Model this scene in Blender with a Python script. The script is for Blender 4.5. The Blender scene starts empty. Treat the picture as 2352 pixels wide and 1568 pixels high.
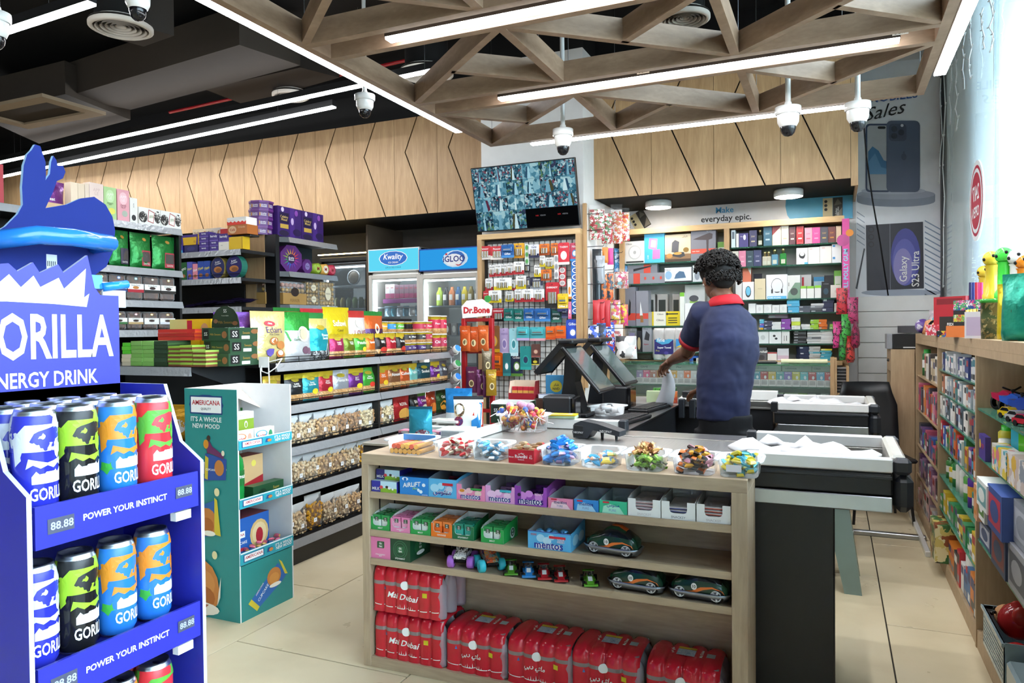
import bpy,bmesh,math,random
from mathutils import Matrix,Vector,noise as mnoise
scene=bpy.context.scene
COL=scene.collection
random.seed(7)
# ------------------------------------------------------------------ camera
FPX=1689.28
YAW,PITCH,ROLL=0.413076549,-0.0162276102,-0.0100354281
CAM=Vector((0.0,0.0,1.4))
_f=Vector((-math.sin(YAW)*math.cos(PITCH),math.cos(YAW)*math.cos(PITCH),math.sin(PITCH)))
_r0=Vector((math.cos(YAW),math.sin(YAW),0));_u0=_r0.cross(_f)
_r=_r0*math.cos(ROLL)+_u0*math.sin(ROLL);_u=-_r0*math.sin(ROLL)+_u0*math.cos(ROLL)
cd=bpy.data.cameras.new('camera');cam=bpy.data.objects.new('camera',cd);COL.objects.link(cam)
cd.sensor_fit='HORIZONTAL';cd.sensor_width=36.0;cd.lens=36.0*FPX/2352.0;cd.clip_start=0.05;cd.clip_end=200
cam.matrix_world=Matrix(((_r.x,_u.x,-_f.x,CAM.x),(_r.y,_u.y,-_f.y,CAM.y),(_r.z,_u.z,-_f.z,CAM.z),(0,0,0,1)))
scene.camera=cam
# ------------------------------------------------------------------ world, exposure
w=bpy.data.worlds.new('daylight');scene.world=w;w.use_nodes=True
_bg=w.node_tree.nodes['Background'];_bg.inputs[0].default_value=(0.80,0.90,1.0,1);_bg.inputs[1].default_value=9.0
vs=scene.view_settings
vs.view_transform='Standard';vs.look='None';vs.gamma=1.0;vs.use_curve_mapping=False;vs.exposure=0.68
scene.cycles.max_bounces=6;scene.cycles.diffuse_bounces=3;scene.cycles.glossy_bounces=2;scene.cycles.adaptive_threshold=0.1;scene.cycles.adaptive_min_samples=16
scene.cycles.transparent_max_bounces=10;scene.cycles.transmission_bounces=4
scene.cycles.caustics_reflective=False;scene.cycles.caustics_refractive=False
LED_W=38.0
# ------------------------------------------------------------------ helpers
def at(x,y,ax,v):
 """point of the plane ax = v that the photograph shows at pixel x, y"""
 d=_r*((x-1176)/FPX)-_u*((y-784)/FPX)+_f
 i='XYZ'.index(ax)
 return CAM+d*((v-CAM[i])/d[i])
def s2l(c):
 return c/12.92 if c<=0.04045 else ((c+0.055)/1.055)**2.4
def hexc(h):
 h=h.lstrip('#')
 if len(h)==3:h=''.join(c*2 for c in h)
 return tuple(s2l(int(h[i:i+2],16)/255) for i in (0,2,4))
MATS={}
def _new(name):
 m=bpy.data.materials.new(name);m.use_nodes=True
 nt=m.node_tree;b=nt.nodes['Principled BSDF']
 return m,nt,b
def _noise(nt,scale,detail=2.0,coord='Object',stretch=None):
 tc=nt.nodes.new('ShaderNodeTexCoord');n=nt.nodes.new('ShaderNodeTexNoise')
 n.inputs['Scale'].default_value=scale;n.inputs['Detail'].default_value=detail
 if stretch:
  mp=nt.nodes.new('ShaderNodeMapping');mp.inputs['Scale'].default_value=stretch
  nt.links.new(tc.outputs[coord],mp.inputs[0]);nt.links.new(mp.outputs[0],n.inputs[0])
 else :
  nt.links.new(tc.outputs[coord],n.inputs[0])
 return n
def _ramp(nt,stops,interp='LINEAR'):
 r=nt.nodes.new('ShaderNodeValToRGB');cr=r.color_ramp;cr.interpolation=interp
 while len(cr.elements)<len(stops):cr.elements.new(0.5)
 for e,(p,c) in zip(cr.elements,stops):
  e.position=p;e.color=(*c,1)
 return r
def mat(spec):
 """procedural material from a short spec:
       '#rrggbb' satin, 'm#' matt, 'g#' gloss, 'f#' foil, 'k#' metal, 'p#a#b#c:scale' blotchy print, 'e#:s' light"""
 if spec in MATS:return MATS[spec]
 k=spec[0]
 if k=='e':
  c,s=spec[1:].split(':')
  m,nt,b=_new('light '+c);nt.nodes.remove(b)
  e=nt.nodes.new('ShaderNodeEmission');e.inputs[0].default_value=(*hexc(c),1);e.inputs[1].default_value=float(s)
  nt.links.new(e.outputs[0],nt.nodes['Material Output'].inputs[0])
  m.cycles.emission_sampling='NONE' if float(s)<20 else 'FRONT'
 elif k=='p':
  body,sc=spec[1:].split(':');cs=[hexc(x) for x in body.split('#') if x]
  m,nt,b=_new('print '+body)
  tc=nt.nodes.new('ShaderNodeTexCoord');v=nt.nodes.new('ShaderNodeTexVoronoi');v.inputs['Scale'].default_value=float(sc)
  n=_noise(nt,float(sc)*1.6,2.0);mx=nt.nodes.new('ShaderNodeMix');mx.data_type='RGBA';mx.blend_type='LINEAR_LIGHT';mx.inputs[0].default_value=0.03
  nt.links.new(tc.outputs['Object'],mx.inputs[6]);nt.links.new(n.outputs['Color'],mx.inputs[7])
  nt.links.new(mx.outputs[2],v.inputs['Vector'])
  sp=nt.nodes.new('ShaderNodeSeparateColor');nt.links.new(v.outputs['Color'],sp.inputs[0])
  r=_ramp(nt,[(i/len(cs),c) for i,c in enumerate(cs)],'CONSTANT')
  nt.links.new(sp.outputs[0],r.inputs[0]);nt.links.new(r.outputs[0],b.inputs['Base Color'])
  b.inputs['Roughness'].default_value=0.38
 else :
  kind,c=('s',spec) if k=='#' else (k,spec[1:])
  m,nt,b=_new({'s':'satin','m':'matt','g':'gloss','f':'foil','k':'metal'}[kind]+' '+c)
  rgb=hexc(c)
  n=_noise(nt,14.0,2.0);r=_ramp(nt,[(0.3,tuple(x*0.975 for x in rgb)),(0.7,tuple(min(1,x*1.02) for x in rgb))])
  nt.links.new(n.outputs['Fac'],r.inputs[0]);nt.links.new(r.outputs[0],b.inputs['Base Color'])
  ro,me={'s':(0.42,0),'m':(0.75,0),'g':(0.14,0),'f':(0.30,0.45),'k':(0.32,1.0)}[kind]
  b.inputs['Roughness'].default_value=ro;b.inputs['Metallic'].default_value=me
  if kind=='m':b.inputs['Specular IOR Level'].default_value=0.25
  if kind=='f':
   n2=_noise(nt,38.0,2.0);bp=nt.nodes.new('ShaderNodeBump');bp.inputs['Strength'].default_value=0.35;bp.inputs['Distance'].default_value=0.01
   nt.links.new(n2.outputs['Fac'],bp.inputs['Height']);nt.links.new(bp.outputs[0],b.inputs['Normal'])
 MATS[spec]=m
 return m
def wood(name,dark,light,stretch,scale=1.0,rough=0.5,bump=0.06):
 m,nt,b=_new(name)
 n=_noise(nt,3.2*scale,6.0,'Object',stretch);n.inputs['Distortion'].default_value=0.6
 n2=_noise(nt,14.0*scale,3.0,'Object',stretch)
 r=_ramp(nt,[(0.30,hexc(dark)),(0.55,tuple((a+c)/2 for a,c in zip(hexc(dark),hexc(light)))),(0.72,hexc(light))])
 mx=nt.nodes.new('ShaderNodeMix');mx.data_type='FLOAT';mx.inputs[0].default_value=0.38
 nt.links.new(n.outputs['Fac'],mx.inputs[2]);nt.links.new(n2.outputs['Fac'],mx.inputs[3])
 nt.links.new(mx.outputs[0],r.inputs[0]);nt.links.new(r.outputs[0],b.inputs['Base Color'])
 b.inputs['Roughness'].default_value=rough
 bp=nt.nodes.new('ShaderNodeBump');bp.inputs['Strength'].default_value=bump;bp.inputs['Distance'].default_value=0.004
 nt.links.new(n2.outputs['Fac'],bp.inputs['Height']);nt.links.new(bp.outputs[0],b.inputs['Normal'])
 MATS[name]=m;return m
wood('oak_wall','#a5825a','#c6a478',(7,7,0.7),1.0)
wood('oak_x','#a8927a','#cdb899',(0.8,7,7),1.0)
wood('oak_z','#a8927a','#cdb899',(7,7,0.8),1.0)
wood('oak_y','#a8927a','#cdb899',(7,0.8,7),1.0)
wood('tan_z','#a58c6c','#bfa684',(7,7,0.8),1.0)
wood('tan_y','#a58c6c','#bfa684',(7,0.8,7),1.0)
wood('beam','#8d735d','#ab8f77',(3,3,9),0.7)
wood('trim_x','#b9976b','#d6b789',(0.8,7,7),1.0)
def film(name,tint,alpha,rough=0.08,tr=None):
 """thin clear plastic: mostly see-through, with real reflections"""
 m,nt,b=_new(name)
 b.inputs['Base Color'].default_value=(*hexc(tint),1);b.inputs['Roughness'].default_value=rough
 t=nt.nodes.new('ShaderNodeBsdfTransparent');t.inputs[0].default_value=(*(hexc(tr) if tr else (1,1,1)),1)
 mx=nt.nodes.new('ShaderNodeMixShader');fr=nt.nodes.new('ShaderNodeFresnel');fr.inputs[0].default_value=1.4
 ad=nt.nodes.new('ShaderNodeMath');ad.operation='ADD';ad.use_clamp=True;ad.inputs[1].default_value=alpha
 nt.links.new(fr.outputs[0],ad.inputs[0]);nt.links.new(ad.outputs[0],mx.inputs[0])
 nt.links.new(t.outputs[0],mx.inputs[1]);nt.links.new(b.outputs[0],mx.inputs[2])
 nt.links.new(mx.outputs[0],nt.nodes['Material Output'].inputs[0])
 MATS[name]=m;return m
film('film','#ffffff',0.035);film('tub_plastic','#f4f8fa',0.07,0.05);film('glass_clear','#dff2ea',0.04,0.02)
film('glass_green','#6fae96',0.22,0.05,'#c4e6d8');film('shop_glass','#e8f2f5',0.05,0.01,'#eef6f8');film('fridge_glass','#dfeef2',0.05,0.02)
film('bottle_clear','#e8e0ec',0.28,0.08)
_TXT={}
def text_mesh(s,bold=0.0,spacing=1.0):
 """outline letters of the built-in font, flattened to triangles once per string"""
 bold=bold*.45 if bold<.06 else bold*.8
 k=(s,bold,spacing)
 if k in _TXT:return _TXT[k]
 c=bpy.data.curves.new('t','FONT');c.body=s;c.fill_mode='FRONT';c.dimensions='2D'
 c.resolution_u=2;c.offset=bold;c.space_character=spacing;c.space_line=0.8;c.align_x='CENTER'
 o=bpy.data.objects.new('t',c)
 me=bpy.data.meshes.new_from_object(o)
 vs_=[(v.co.x,v.co.y) for v in me.vertices];fs=[tuple(p.vertices) for p in me.polygons]
 bpy.data.objects.remove(o);bpy.data.curves.remove(c);bpy.data.meshes.remove(me)
 xs=[v[0] for v in vs_] or [0,1];ys=[v[1] for v in vs_] or [0,1]
 x0,x1,y0,y1=min(xs),max(xs),min(ys),max(ys)
 w_,h_=max(1e-6,x1-x0),max(1e-6,y1-y0)
 _TXT[k]=([((x-x0)/w_-0.5,(y-y0)/h_-0.5) for x,y in vs_],fs,w_/h_)
 return _TXT[k]
class MB:
 """collects shapes into one mesh; T is the transform applied to what is added next"""
 def __init__(self,T=None):
  self.v=[];self.f=[];self.mi=[];self.sm=[];self.ms=[];self.T=T
 def m(self,spec):
  if spec not in self.ms:self.ms.append(spec)
  return self.ms.index(spec)
 def add(self,vs_,fs,mt,smooth=False):
  b=len(self.v)
  if self.T is not None:vs_=[self.T@Vector(p) for p in vs_]
  self.v.extend([tuple(p) for p in vs_])
  many=isinstance(mt,(list,tuple))
  for i,f in enumerate(fs):
   self.f.append(tuple(b+j for j in f));self.mi.append(self.m(mt[i] if many else mt));self.sm.append(smooth)
  return self
 def box(self,x0,y0,z0,x1,y1,z1,mt,front=None,top=None,back=None,left=None,right=None,bottom=None):
  vs_=[(x0,y0,z0),(x1,y0,z0),(x1,y1,z0),(x0,y1,z0),(x0,y0,z1),(x1,y0,z1),(x1,y1,z1),(x0,y1,z1)]
  fs=[(0,1,5,4),(1,2,6,5),(2,3,7,6),(3,0,4,7),(4,5,6,7),(3,2,1,0)]
  return self.add(vs_,fs,[front or mt,right or mt,back or mt,left or mt,top or mt,bottom or mt])
 def bbox(self,x0,y0,z0,x1,y1,z1,mt,b=0.004,smooth=False):
  """box with chamfered edges"""
  bm=bmesh.new();bmesh.ops.create_cube(bm,size=1)
  for v in bm.verts:v.co=Vector(((x0+x1)/2+v.co.x*(x1-x0),(y0+y1)/2+v.co.y*(y1-y0),(z0+z1)/2+v.co.z*(z1-z0)))
  bmesh.ops.bevel(bm,geom=list(bm.edges),offset=b,segments=2 if smooth else 1,profile=0.5,affect='EDGES')
  bm.verts.ensure_lookup_table();vs_=[v.co.copy() for v in bm.verts];bm.verts.index_update()
  fs=[tuple(v.index for v in f.verts) for f in bm.faces];bm.free()
  return self.add(vs_,fs,mt,smooth)
 def quad(self,a,b,c,d,mt):return self.add([a,b,c,d],[(0,1,2,3)],mt)
 def rect(self,x0,z0,x1,z1,y,mt):
  """upright patch that faces -Y"""
  return self.quad((x0,y,z0),(x1,y,z0),(x1,y,z1),(x0,y,z1),mt)
 def prism(self,pts,d0,d1,mt,side=None,plane='XZ',back=None):
  """outline (anticlockwise seen from -Y for XZ) pulled along the third axis"""
  n=len(pts)
  def p3(p,d):
   return {'XZ':(p[0],d,p[1]),'XY':(p[0],p[1],d),'YZ':(d,p[0],p[1])}[plane]
  vs_=[p3(p,d0) for p in pts]+[p3(p,d1) for p in pts]
  fs=[tuple(range(n)),tuple(range(2*n-1,n-1,-1))]+[(i,i+n,(i+1)%n+n,(i+1)%n) for i in range(n)]
  return self.add(vs_,fs,[mt,back or mt]+[side or mt]*n)
 def cyl(self,p0,p1,r0,r1=None,n=12,mt='#888888',caps=True,capm=None):
  r1=r0 if r1 is None else r1
  p0,p1=Vector(p0),Vector(p1);d=(p1-p0).normalized()
  a=d.orthogonal().normalized() if abs(d.z)<0.99 else Vector((1,0,0));b=d.cross(a)
  vs_=[]
  for p,r in ((p0,r0),(p1,r1)):
   for i in range(n):
    t=2*math.pi*i/n;vs_.append(p+(a*math.cos(t)+b*math.sin(t))*r)
  self.add(vs_,[(i,(i+1)%n,(i+1)%n+n,i+n) for i in range(n)],mt,True)
  if caps:
   self.add(vs_[n:],[tuple(range(n))],capm or mt);self.add(vs_[:n],[tuple(range(n-1,-1,-1))],capm or mt)
  return self
 def tube(self,pts,r,n=6,mt='#888888',closed=False):
  pts=[Vector(p) for p in pts];rings=[];N=len(pts)
  up=None
  for i,p in enumerate(pts):
   a=pts[(i-1)%N] if (closed or i) else p;c=pts[(i+1)%N] if (closed or i<N-1) else p
   d=(c-a).normalized()
   if up is None:up=d.orthogonal().normalized()
   s=d.cross(up)
   if s.length<1e-4:s=d.orthogonal()
   s.normalize();up=s.cross(d).normalized()
   rr=r[i] if isinstance(r,(list,tuple)) else r
   rings.append([p+(s*math.cos(2*math.pi*k/n)+up*math.sin(2*math.pi*k/n))*rr for k in range(n)])
  vs_=[q for g in rings for q in g];fs=[]
  for i in range(N if closed else N-1):
   j=(i+1)%N
   fs+=[(i*n+k,i*n+(k+1)%n,j*n+(k+1)%n,j*n+k) for k in range(n)]
  if not closed:fs+=[tuple(range(n-1,-1,-1)),tuple((N-1)*n+k for k in range(n))]
  return self.add(vs_,fs,mt,True)
 def lathe(self,prof,n=20,o=(0,0,0),mt='#888888',axis='Z',smooth=True):
  """profile of (radius, height[, material]) turned about an axis through o"""
  o=Vector(o);vs_=[];fs=[];mm=[]
  def pt(r,h,t):
   c,s=r*math.cos(t),r*math.sin(t)
   return o+Vector({'Z':(c,s,h),'Y':(c,h,s),'X':(h,c,s)}[axis])
  for q in prof:
   for i in range(n):vs_.append(pt(q[0],q[1],2*math.pi*i/n))
  for j in range(len(prof)-1):
   for i in range(n):
    a,b2=j*n+i,j*n+(i+1)%n
    fs.append((a,b2,b2+n,a+n));mm.append(prof[j+1][2] if len(prof[j+1])>2 else mt)
  return self.add(vs_,fs,mm,smooth)
 def ball(self,c,r,mt,n=10,k=7,sc=(1,1,1)):
  c=Vector(c);vs_=[c+Vector((0,0,-r*sc[2]))];fs=[]
  for j in range(1,k):
   a=-math.pi/2+math.pi*j/k
   for i in range(n):
    t=2*math.pi*i/n
    vs_.append(c+Vector((r*sc[0]*math.cos(a)*math.cos(t),r*sc[1]*math.cos(a)*math.sin(t),r*sc[2]*math.sin(a))))
  vs_.append(c+Vector((0,0,r*sc[2])));L=len(vs_)-1
  for i in range(n):
   fs.append((0,1+(i+1)%n,1+i));fs.append((L,L-n+i,L-n+(i+1)%n))
  for j in range(k-2):
   for i in range(n):
    a,b=1+j*n+i,1+j*n+(i+1)%n
    fs.append((a,b,b+n,a+n))
  return self.add(vs_,fs,mt,True)
 def text(self,s,cx,cz,w,h,y,mt,bold=0.02,rot=0.0,warp=None,shear=0.0,mirror=False,frame=None,fit=True,arc=0.0):
  """lettering on a plane that faces -Y, centred at cx, cz, inside w x h"""
  vs2,fs,asp=text_mesh(s,bold)
  if not vs2:return self
  if fit:
   hh=min(h,w/asp);ww=hh*asp
  else :ww,hh=w,h
  c,si=math.cos(rot),math.sin(rot);out=[]
  for a,b in vs2:
   x,z=a*ww*(-1 if mirror else 1),b*hh
   x+=shear*z
   z+=arc*(x/(ww/2))**2
   x,z=x*c-z*si,x*si+z*c
   X,Z=cx+x,cz+z
   if frame:out.append(frame(X,Z))
   else :out.append((X,warp(X,Z) if warp else y,Z))
  return self.add(out,fs,mt)
 def disc(self,cx,cz,r,y,mt,n=16,rz=None,warp=None):
  rz=rz or r
  ps=[(cx+r*math.cos(2*math.pi*i/n),cz+rz*math.sin(2*math.pi*i/n)) for i in range(n)]
  return self.add([(p[0],warp(*p) if warp else y,p[1]) for p in ps],[tuple(range(n))],mt)
 def poly(self,pts,y,mt,warp=None):
  return self.add([(p[0],warp(*p) if warp else y,p[1]) for p in pts],[tuple(range(len(pts)))],mt)
 def mesh(self,name):
  me=bpy.data.meshes.new(name);me.from_pydata(self.v,[],self.f)
  for s in self.ms:me.materials.append(MATS[s] if s in MATS else mat(s))
  me.polygons.foreach_set('material_index',self.mi);me.polygons.foreach_set('use_smooth',self.sm)
  me.update();return me
 def build(self,name,parent=None,loc=None,rz=0.0,label=None,cat=None,group=None,kind=None):
  return put(self.mesh(name),name,parent,loc,rz,label,cat,group,kind)
def subpart(o,parent):
 o.parent=parent;o.matrix_parent_inverse=parent.matrix_basis.inverted();return o
def cname(h):
 import colorsys
 h=[c for c in h.replace('m#','#').replace('g#','#').replace('f#','#').replace('p#','#').split(':')[0].split('#') if len(c)==6][0]
 r,g,b=(int(h[i:i+2],16)/255 for i in (0,2,4));hu,s,v=colorsys.rgb_to_hsv(r,g,b);hu*=360
 if v<.2:return 'black'
 if s<.16:return 'white' if v>.78 else 'grey' if v>.35 else 'charcoal'
 if hu<14 or hu>345:return 'pink' if s<.5 and v>.7 else 'red' if v>.5 else 'maroon'
 if hu<42:return 'orange' if s>.6 and v>.7 else 'beige' if v>.7 else 'brown'
 if hu<68:return 'yellow' if s>.45 and v>.6 else 'cream' if v>.7 else 'olive'
 if hu<165:return 'green'
 if hu<200:return 'teal'
 if hu<255:return 'blue' if v>.45 else 'navy'
 return 'purple' if hu<300 else 'pink'
def tag(o,label=None,cat=None,group=None,kind=None):
 if label:o['label']=label
 if cat:o['category']=cat
 if group:o['group']=group
 if kind:o['kind']=kind
 return o
def put(me,name,parent=None,loc=None,rz=0.0,label=None,cat=None,group=None,kind=None):
 o=bpy.data.objects.new(name,me);COL.objects.link(o)
 if parent:o.parent=parent
 if loc is not None:o.location=loc
 if rz:o.rotation_euler=(0,0,rz)
 return tag(o,label,cat,group,kind)
def empty(name,loc=(0,0,0),rz=0.0,label=None,cat=None,group=None,kind=None):
 return put(None,name,None,loc,rz,label,cat,group,kind)
def copy_tree(o,parent=None,loc=None,rz=None,label=None,group=None):
 c=o.copy();COL.objects.link(c);c.parent=parent
 if loc is not None:c.location=loc
 if rz is not None:c.rotation_euler=(0,0,rz)
 if label:c['label']=label
 if group:c['group']=group
 for ch in list(o.children):copy_tree(ch,c)
 return c
ORD=['first','second','third','fourth','fifth','sixth','seventh','eighth','ninth','tenth','eleventh','twelfth','thirteenth','fourteenth','fifteenth','sixteenth','seventeenth','eighteenth','nineteenth','twentieth','twenty-first','twenty-second','twenty-third','twenty-fourth','twenty-fifth','twenty-sixth','twenty-seventh','twenty-eighth','twenty-ninth','thirtieth']
PI=math.pi
FX,FNX,FY=PI/2,-PI/2,0.0
# == the room
ZC=4.0
YS,ZS0,ZS1=6.30,2.545,3.50
def structure(mb,name,parent=None):return mb.build(name,parent,kind=None if parent else 'structure')
m_,nt_,b_=_new('tile_stone')
n_=_noise(nt_,1.7,6.0);r_=_ramp(nt_,[(0.25,hexc('#c6b795')),(0.5,hexc('#d8caa8')),(0.75,hexc('#e0d4b6'))])
nt_.links.new(n_.outputs['Fac'],r_.inputs[0]);nt_.links.new(r_.outputs[0],b_.inputs['Base Color']);b_.inputs['Roughness'].default_value=0.30
n2_=_noise(nt_,6,4.0);r2_=_ramp(nt_,[(0.3,(0.26,)*3),(0.7,(0.42,)*3)]);nt_.links.new(n2_.outputs['Fac'],r2_.inputs[0]);nt_.links.new(r2_.outputs[0],b_.inputs['Roughness'])
MATS['tile_stone']=m_
floor=structure(MB().box(-10.4,-3.2,-0.12,0.9,7.3,-0.006,'m#2e2a24'),'floor')
TW,TL,GAP=0.9033,1.405,0.003
tile_cache={}
offs={0:3.84,1:4.537,2:3.84,3:2.53,4:3.225,5:2.53,6:3.225}
for c in range(-1,11):
 x1=0.22-(c-1)*TW;x0=x1-TW
 if c==0:x0,x1=0.22,0.832
 if c==-1:continue
 oy=offs.get(c,2.53+0.7*(c%2))
 k0=math.floor((-3.2-oy)/TL)
 for k in range(k0,9):
  y0,y1=max(-3.2,oy+k*TL),min(7.2,oy+(k+1)*TL)
  if y1-y0<0.05:continue
  kk=(round(x1-x0,3),round(y1-y0,3))
  if kk not in tile_cache:
   a,b=(x1-x0)/2-GAP,(y1-y0)/2-GAP
   mb=MB();mb.bbox(-a,-b,-0.012,a,b,0.0,'tile_stone',0.0015);tile_cache[kk]=mb.mesh('tile')
  put(tile_cache[kk],'tile',floor,((x0+x1)/2,(y0+y1)/2,0))
structure(MB().box(-10.4,-3.2,ZC,0.9,7.3,ZC+0.1,'m#0c0c0d'),'ceiling')
wb=MB();wb.box(-10.4,7.2,0,-1.9,7.3,ZC,'m#6d675f');structure(wb,'wall_back')
wb=MB();wb.box(-10.4,6.34,ZS1+0.02,0.20,6.40,ZC,'m#0b0b0c');structure(wb,'wall_back_upper')
wb=MB();wb.box(-1.95,7.1,0,0.835,7.2,ZC,'m#d8d9db');structure(wb,'wall_back_alcove')
structure(MB().box(-10.5,-3.2,0,-10.4,7.3,ZC,'m#3a3633'),'wall_left')
structure(MB().box(-10.4,-3.3,0,0.9,-3.2,ZC,'m#b9b3a8'),'wall_front')
def board_pieces(x0,x1,za,zt,zb,apex,xt,xb,parent):
 g=0.006
 left=[(x0+.0015,zb),(xb-g,zb),(apex-g,za),(xt-g,zt),(x0+.0015,zt)]
 right=[(xb+g,zb),(x1-.0015,zb),(x1-.0015,zt),(xt+g,zt),(apex+g,za)]
 for p in (left,right):
  MB().prism(p,YS-0.018,YS,'oak_wall','m#6a5136').build('board',parent)
cl=structure(MB().box(-10.4,YS,ZS0,-2.6,7.2,ZS1+0.3,'m#141414'),'wall_bulkhead_left')
SEAM=[-3.041-0.4866*i for i in range(0,16)]
for i in range(15):
 x1,x0=SEAM[i],SEAM[i+1]
 board_pieces(x0,x1,3.165,ZS1,ZS0,x0+0.125,x0+0.265,x0+0.375,cl)
cr=structure(MB().box(-1.94,YS,ZS0,0.154,7.1,ZS1+0.3,'m#191919'),'wall_bulkhead_right')
SR=[-1.946,-1.432,-0.911,-0.391,0.12]
for i in range(4):
 x0,x1=SR[i],SR[i+1]
 xb=at((1467,1608,1758,1916)[i],(448,437,425,412)[i],'Y',YS).x
 board_pieces(x0,x1,3.20,ZS1,ZS0,xb-0.285,xb-0.15,xb,cr)
MB().box(0.1215,YS-0.018,ZS0-0.06,0.154,YS,ZS1,'oak_wall').build('board',cr)
MB().box(0.154,YS-0.018,ZS0-0.06,0.172,7.1,ZS1,'oak_wall').build('end_panel',cr)
structure(MB().box(-2.905,5.98,0,-1.945,7.2,3.78,'m#dcdad6'),'wall_column')
structure(MB().box(-2.91,5.99,3.781,-1.94,7.2,ZC,'m#121212'),'wall_column_head')
XW=0.835
gl=[-3.2,-0.9,1.2,3.1,4.95,7.06]
for i in range(5):
 w_=structure(MB().box(XW,gl[i]+0.006,0.02,XW+0.012,gl[i+1]-0.006,3.7,'shop_glass'),'window_%d'%(i+1))
 MB().box(XW-0.002,gl[i+1]-0.005,0.02,XW+0.014,gl[i+1]+0.005,3.7,'m#c8d2d2').build('joint',w_)
structure(MB().box(XW-0.02,7.02,0,XW+0.05,7.1,3.7,'#2c2f33'),'trim_1')
structure(MB().box(XW-0.03,-3.2,3.7,XW+0.05,7.1,ZC,'m#a9acae'),'wall_right_header')
structure(MB().box(XW-0.01,-3.2,0,XW+0.06,7.1,0.02,'k#8c8f92'),'trim_2')
structure(MB().box(-6,-8,-0.3,40,60,-0.15,'m#7d7970'),'ground_outside')
op=structure(MB().box(1.42,5.6,-0.15,2.6,9.5,5.0,'m#4a4842'),'pillar_outside')
for i in range(4):
 for j in range(2):
  MB().box(1.405,5.62+j*1.95,-0.1+i*1.25,1.42,5.62+j*1.95+1.92,-0.1+i*1.25+1.235,'m#8a867c').build('cladding_panel',op)
 MB().box(1.41,5.585,-0.1+i*1.25,2.6,5.6,-0.1+i*1.25+1.235,'m#8a867c').build('cladding_panel',op)
# == ceiling: timber grid, lamps, ducts, cameras
ZG=2.80
GX=[-2.385,-1.42,-0.465,0.48]
grid=empty('ceiling_grid',(-0.95,3.6,ZG),0,'suspended timber lattice of oak beams and diagonals above the checkouts','ceiling feature')
def beam(x0,y0,x1,y1,z0=ZG,h=0.115,t=0.045):
 a,b=Vector((x0,y0,0)),Vector((x1,y1,0));L=(b-a).length
 mb=MB();mb.box(0,-t/2,0,L,t/2,h,'beam')
 o=mb.build('beam',grid,(x0+0.95,y0-3.6,z0-ZG));o.rotation_euler=(0,0,math.atan2(y1-y0,x1-x0))
YB=[0.90,1.10,1.93,2.09,2.935,3.135,3.98,4.21,5.10]
for y in (1.10,1.93,2.09,2.935,3.135,3.98,4.21,5.10):beam(GX[0]+.0225,y,GX[3]-.0225,y)
beam(GX[0],1.0,GX[0],5.1225);beam(GX[3],1.0,GX[3],5.1225)
bays=[(2.09,2.935),(3.135,3.98),(4.21,5.10)]
for bi,(ya,yb) in enumerate(bays):
 ya+=.0225;yb-=.0225
 for k in (1,2):beam(GX[k],ya,GX[k],yb,ZG+.001,.113)
 for k in range(3):
  xa,xb=GX[k]+.0225,GX[k+1]-.0225;xm,ym=(xa+xb)/2,(ya+yb)/2
  flip=(k==1)
  if not flip:beam(xa,yb,xb,ya,ZG+.002,.111,.04)
  else :beam(xa,ya,xb,yb,ZG+.002,.111,.04)
  if bi==2:
   if k==1:beam(xa,yb,xm,ym,ZG+.002,.111,.04)
   else :beam(xa,ya,xm,ym,ZG+.002,.111,.04)
  else :
   if k==1:beam(xm,ym,xb,ya,ZG+.002,.111,.04)
   else :beam(xm,ym,xb,yb,ZG+.002,.111,.04)
for x in GX:
 for y in (2.935,4.10,5.10):
  MB().cyl((x+0.95,y-3.6,0.11),(x+0.95,y-3.6,ZC-ZG),0.002,None,5,'k#777777').build('suspension_wire',grid)
def led(p0,p1,label,wd=0.05,hh=0.065,wires=True,group='linear ceiling lights'):
 p0,p1=Vector(p0),Vector(p1);d=p1-p0;L=d.length
 t=empty('linear_light',p0,math.atan2(d.y,d.x),label,'light',group)
 t.rotation_euler=(0,-math.asin(max(-1,min(1,d.z/L))),math.atan2(d.y,d.x))
 MB().box(0,-wd/2,0.012,L,wd/2,hh,'#17181a').build('housing',t)
 MB().box(0.004,-wd/2+.001,0,L-.004,wd/2-.001,0.012,'e#fbfcff:%g'%LED_W,top='#ffffff').build('diffuser',t)
 if wires:
  for q in (0.12,0.88):MB().cyl((L*q,0,hh),(L*q,0,ZC-p0.z-.02),0.0015,None,4,'k#777777').build('suspension_wire',t)
 return t
led((GX[0]-.05,1.9,ZG),(GX[0]-.05,4.66,ZG),'long light strip along the left edge beam of the lattice',.055,.05,False)
led((GX[3]+.065,2.2,ZG),(GX[3]+.065,4.77,ZG),'long light strip along the right edge beam beside the shop window',.06,.05,False)
led((-1.97,3.035,ZG-.005),(0.25,3.035,ZG-.005),'light strip between the twin beams nearest the camera',.055,.085)
l2=led((-1.866,4.10,ZG-.005),(0.30,4.10,ZG-.005),'light strip between the middle twin beams, with white maker label',.055,.085)
led((-2.10,5.19,ZG-.005),(0.085,5.19,ZG-.005),'light strip behind the farthest lattice beam, before the panelled bulkhead',.05,.06)
for q in (0.86,2.13):
 MB().rect(q,.022,q+.07,.078,-.0285,'m#e8e8e4').text('DEW',q+.035,.035,.05,.02,-.029,'m#333333',.02).build('maker_label',l2)
a0,a1=at(0,408,'Z',3.35),at(768,247,'Z',3.35)
led((a0.x-.2,a0.y+.02,3.35),a1,'lower of the two long hanging light strips in front of the oak boards')
a0,a1=at(40,367,'Z',3.35),at(1010,160,'Z',3.35)
led((a0.x-.8,a0.y+.05,3.35),a1,'upper of the two long hanging light strips in front of the oak boards')
a0,a1=at(0,84,'Z',3.1),at(212,10,'Z',3.1)
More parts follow.
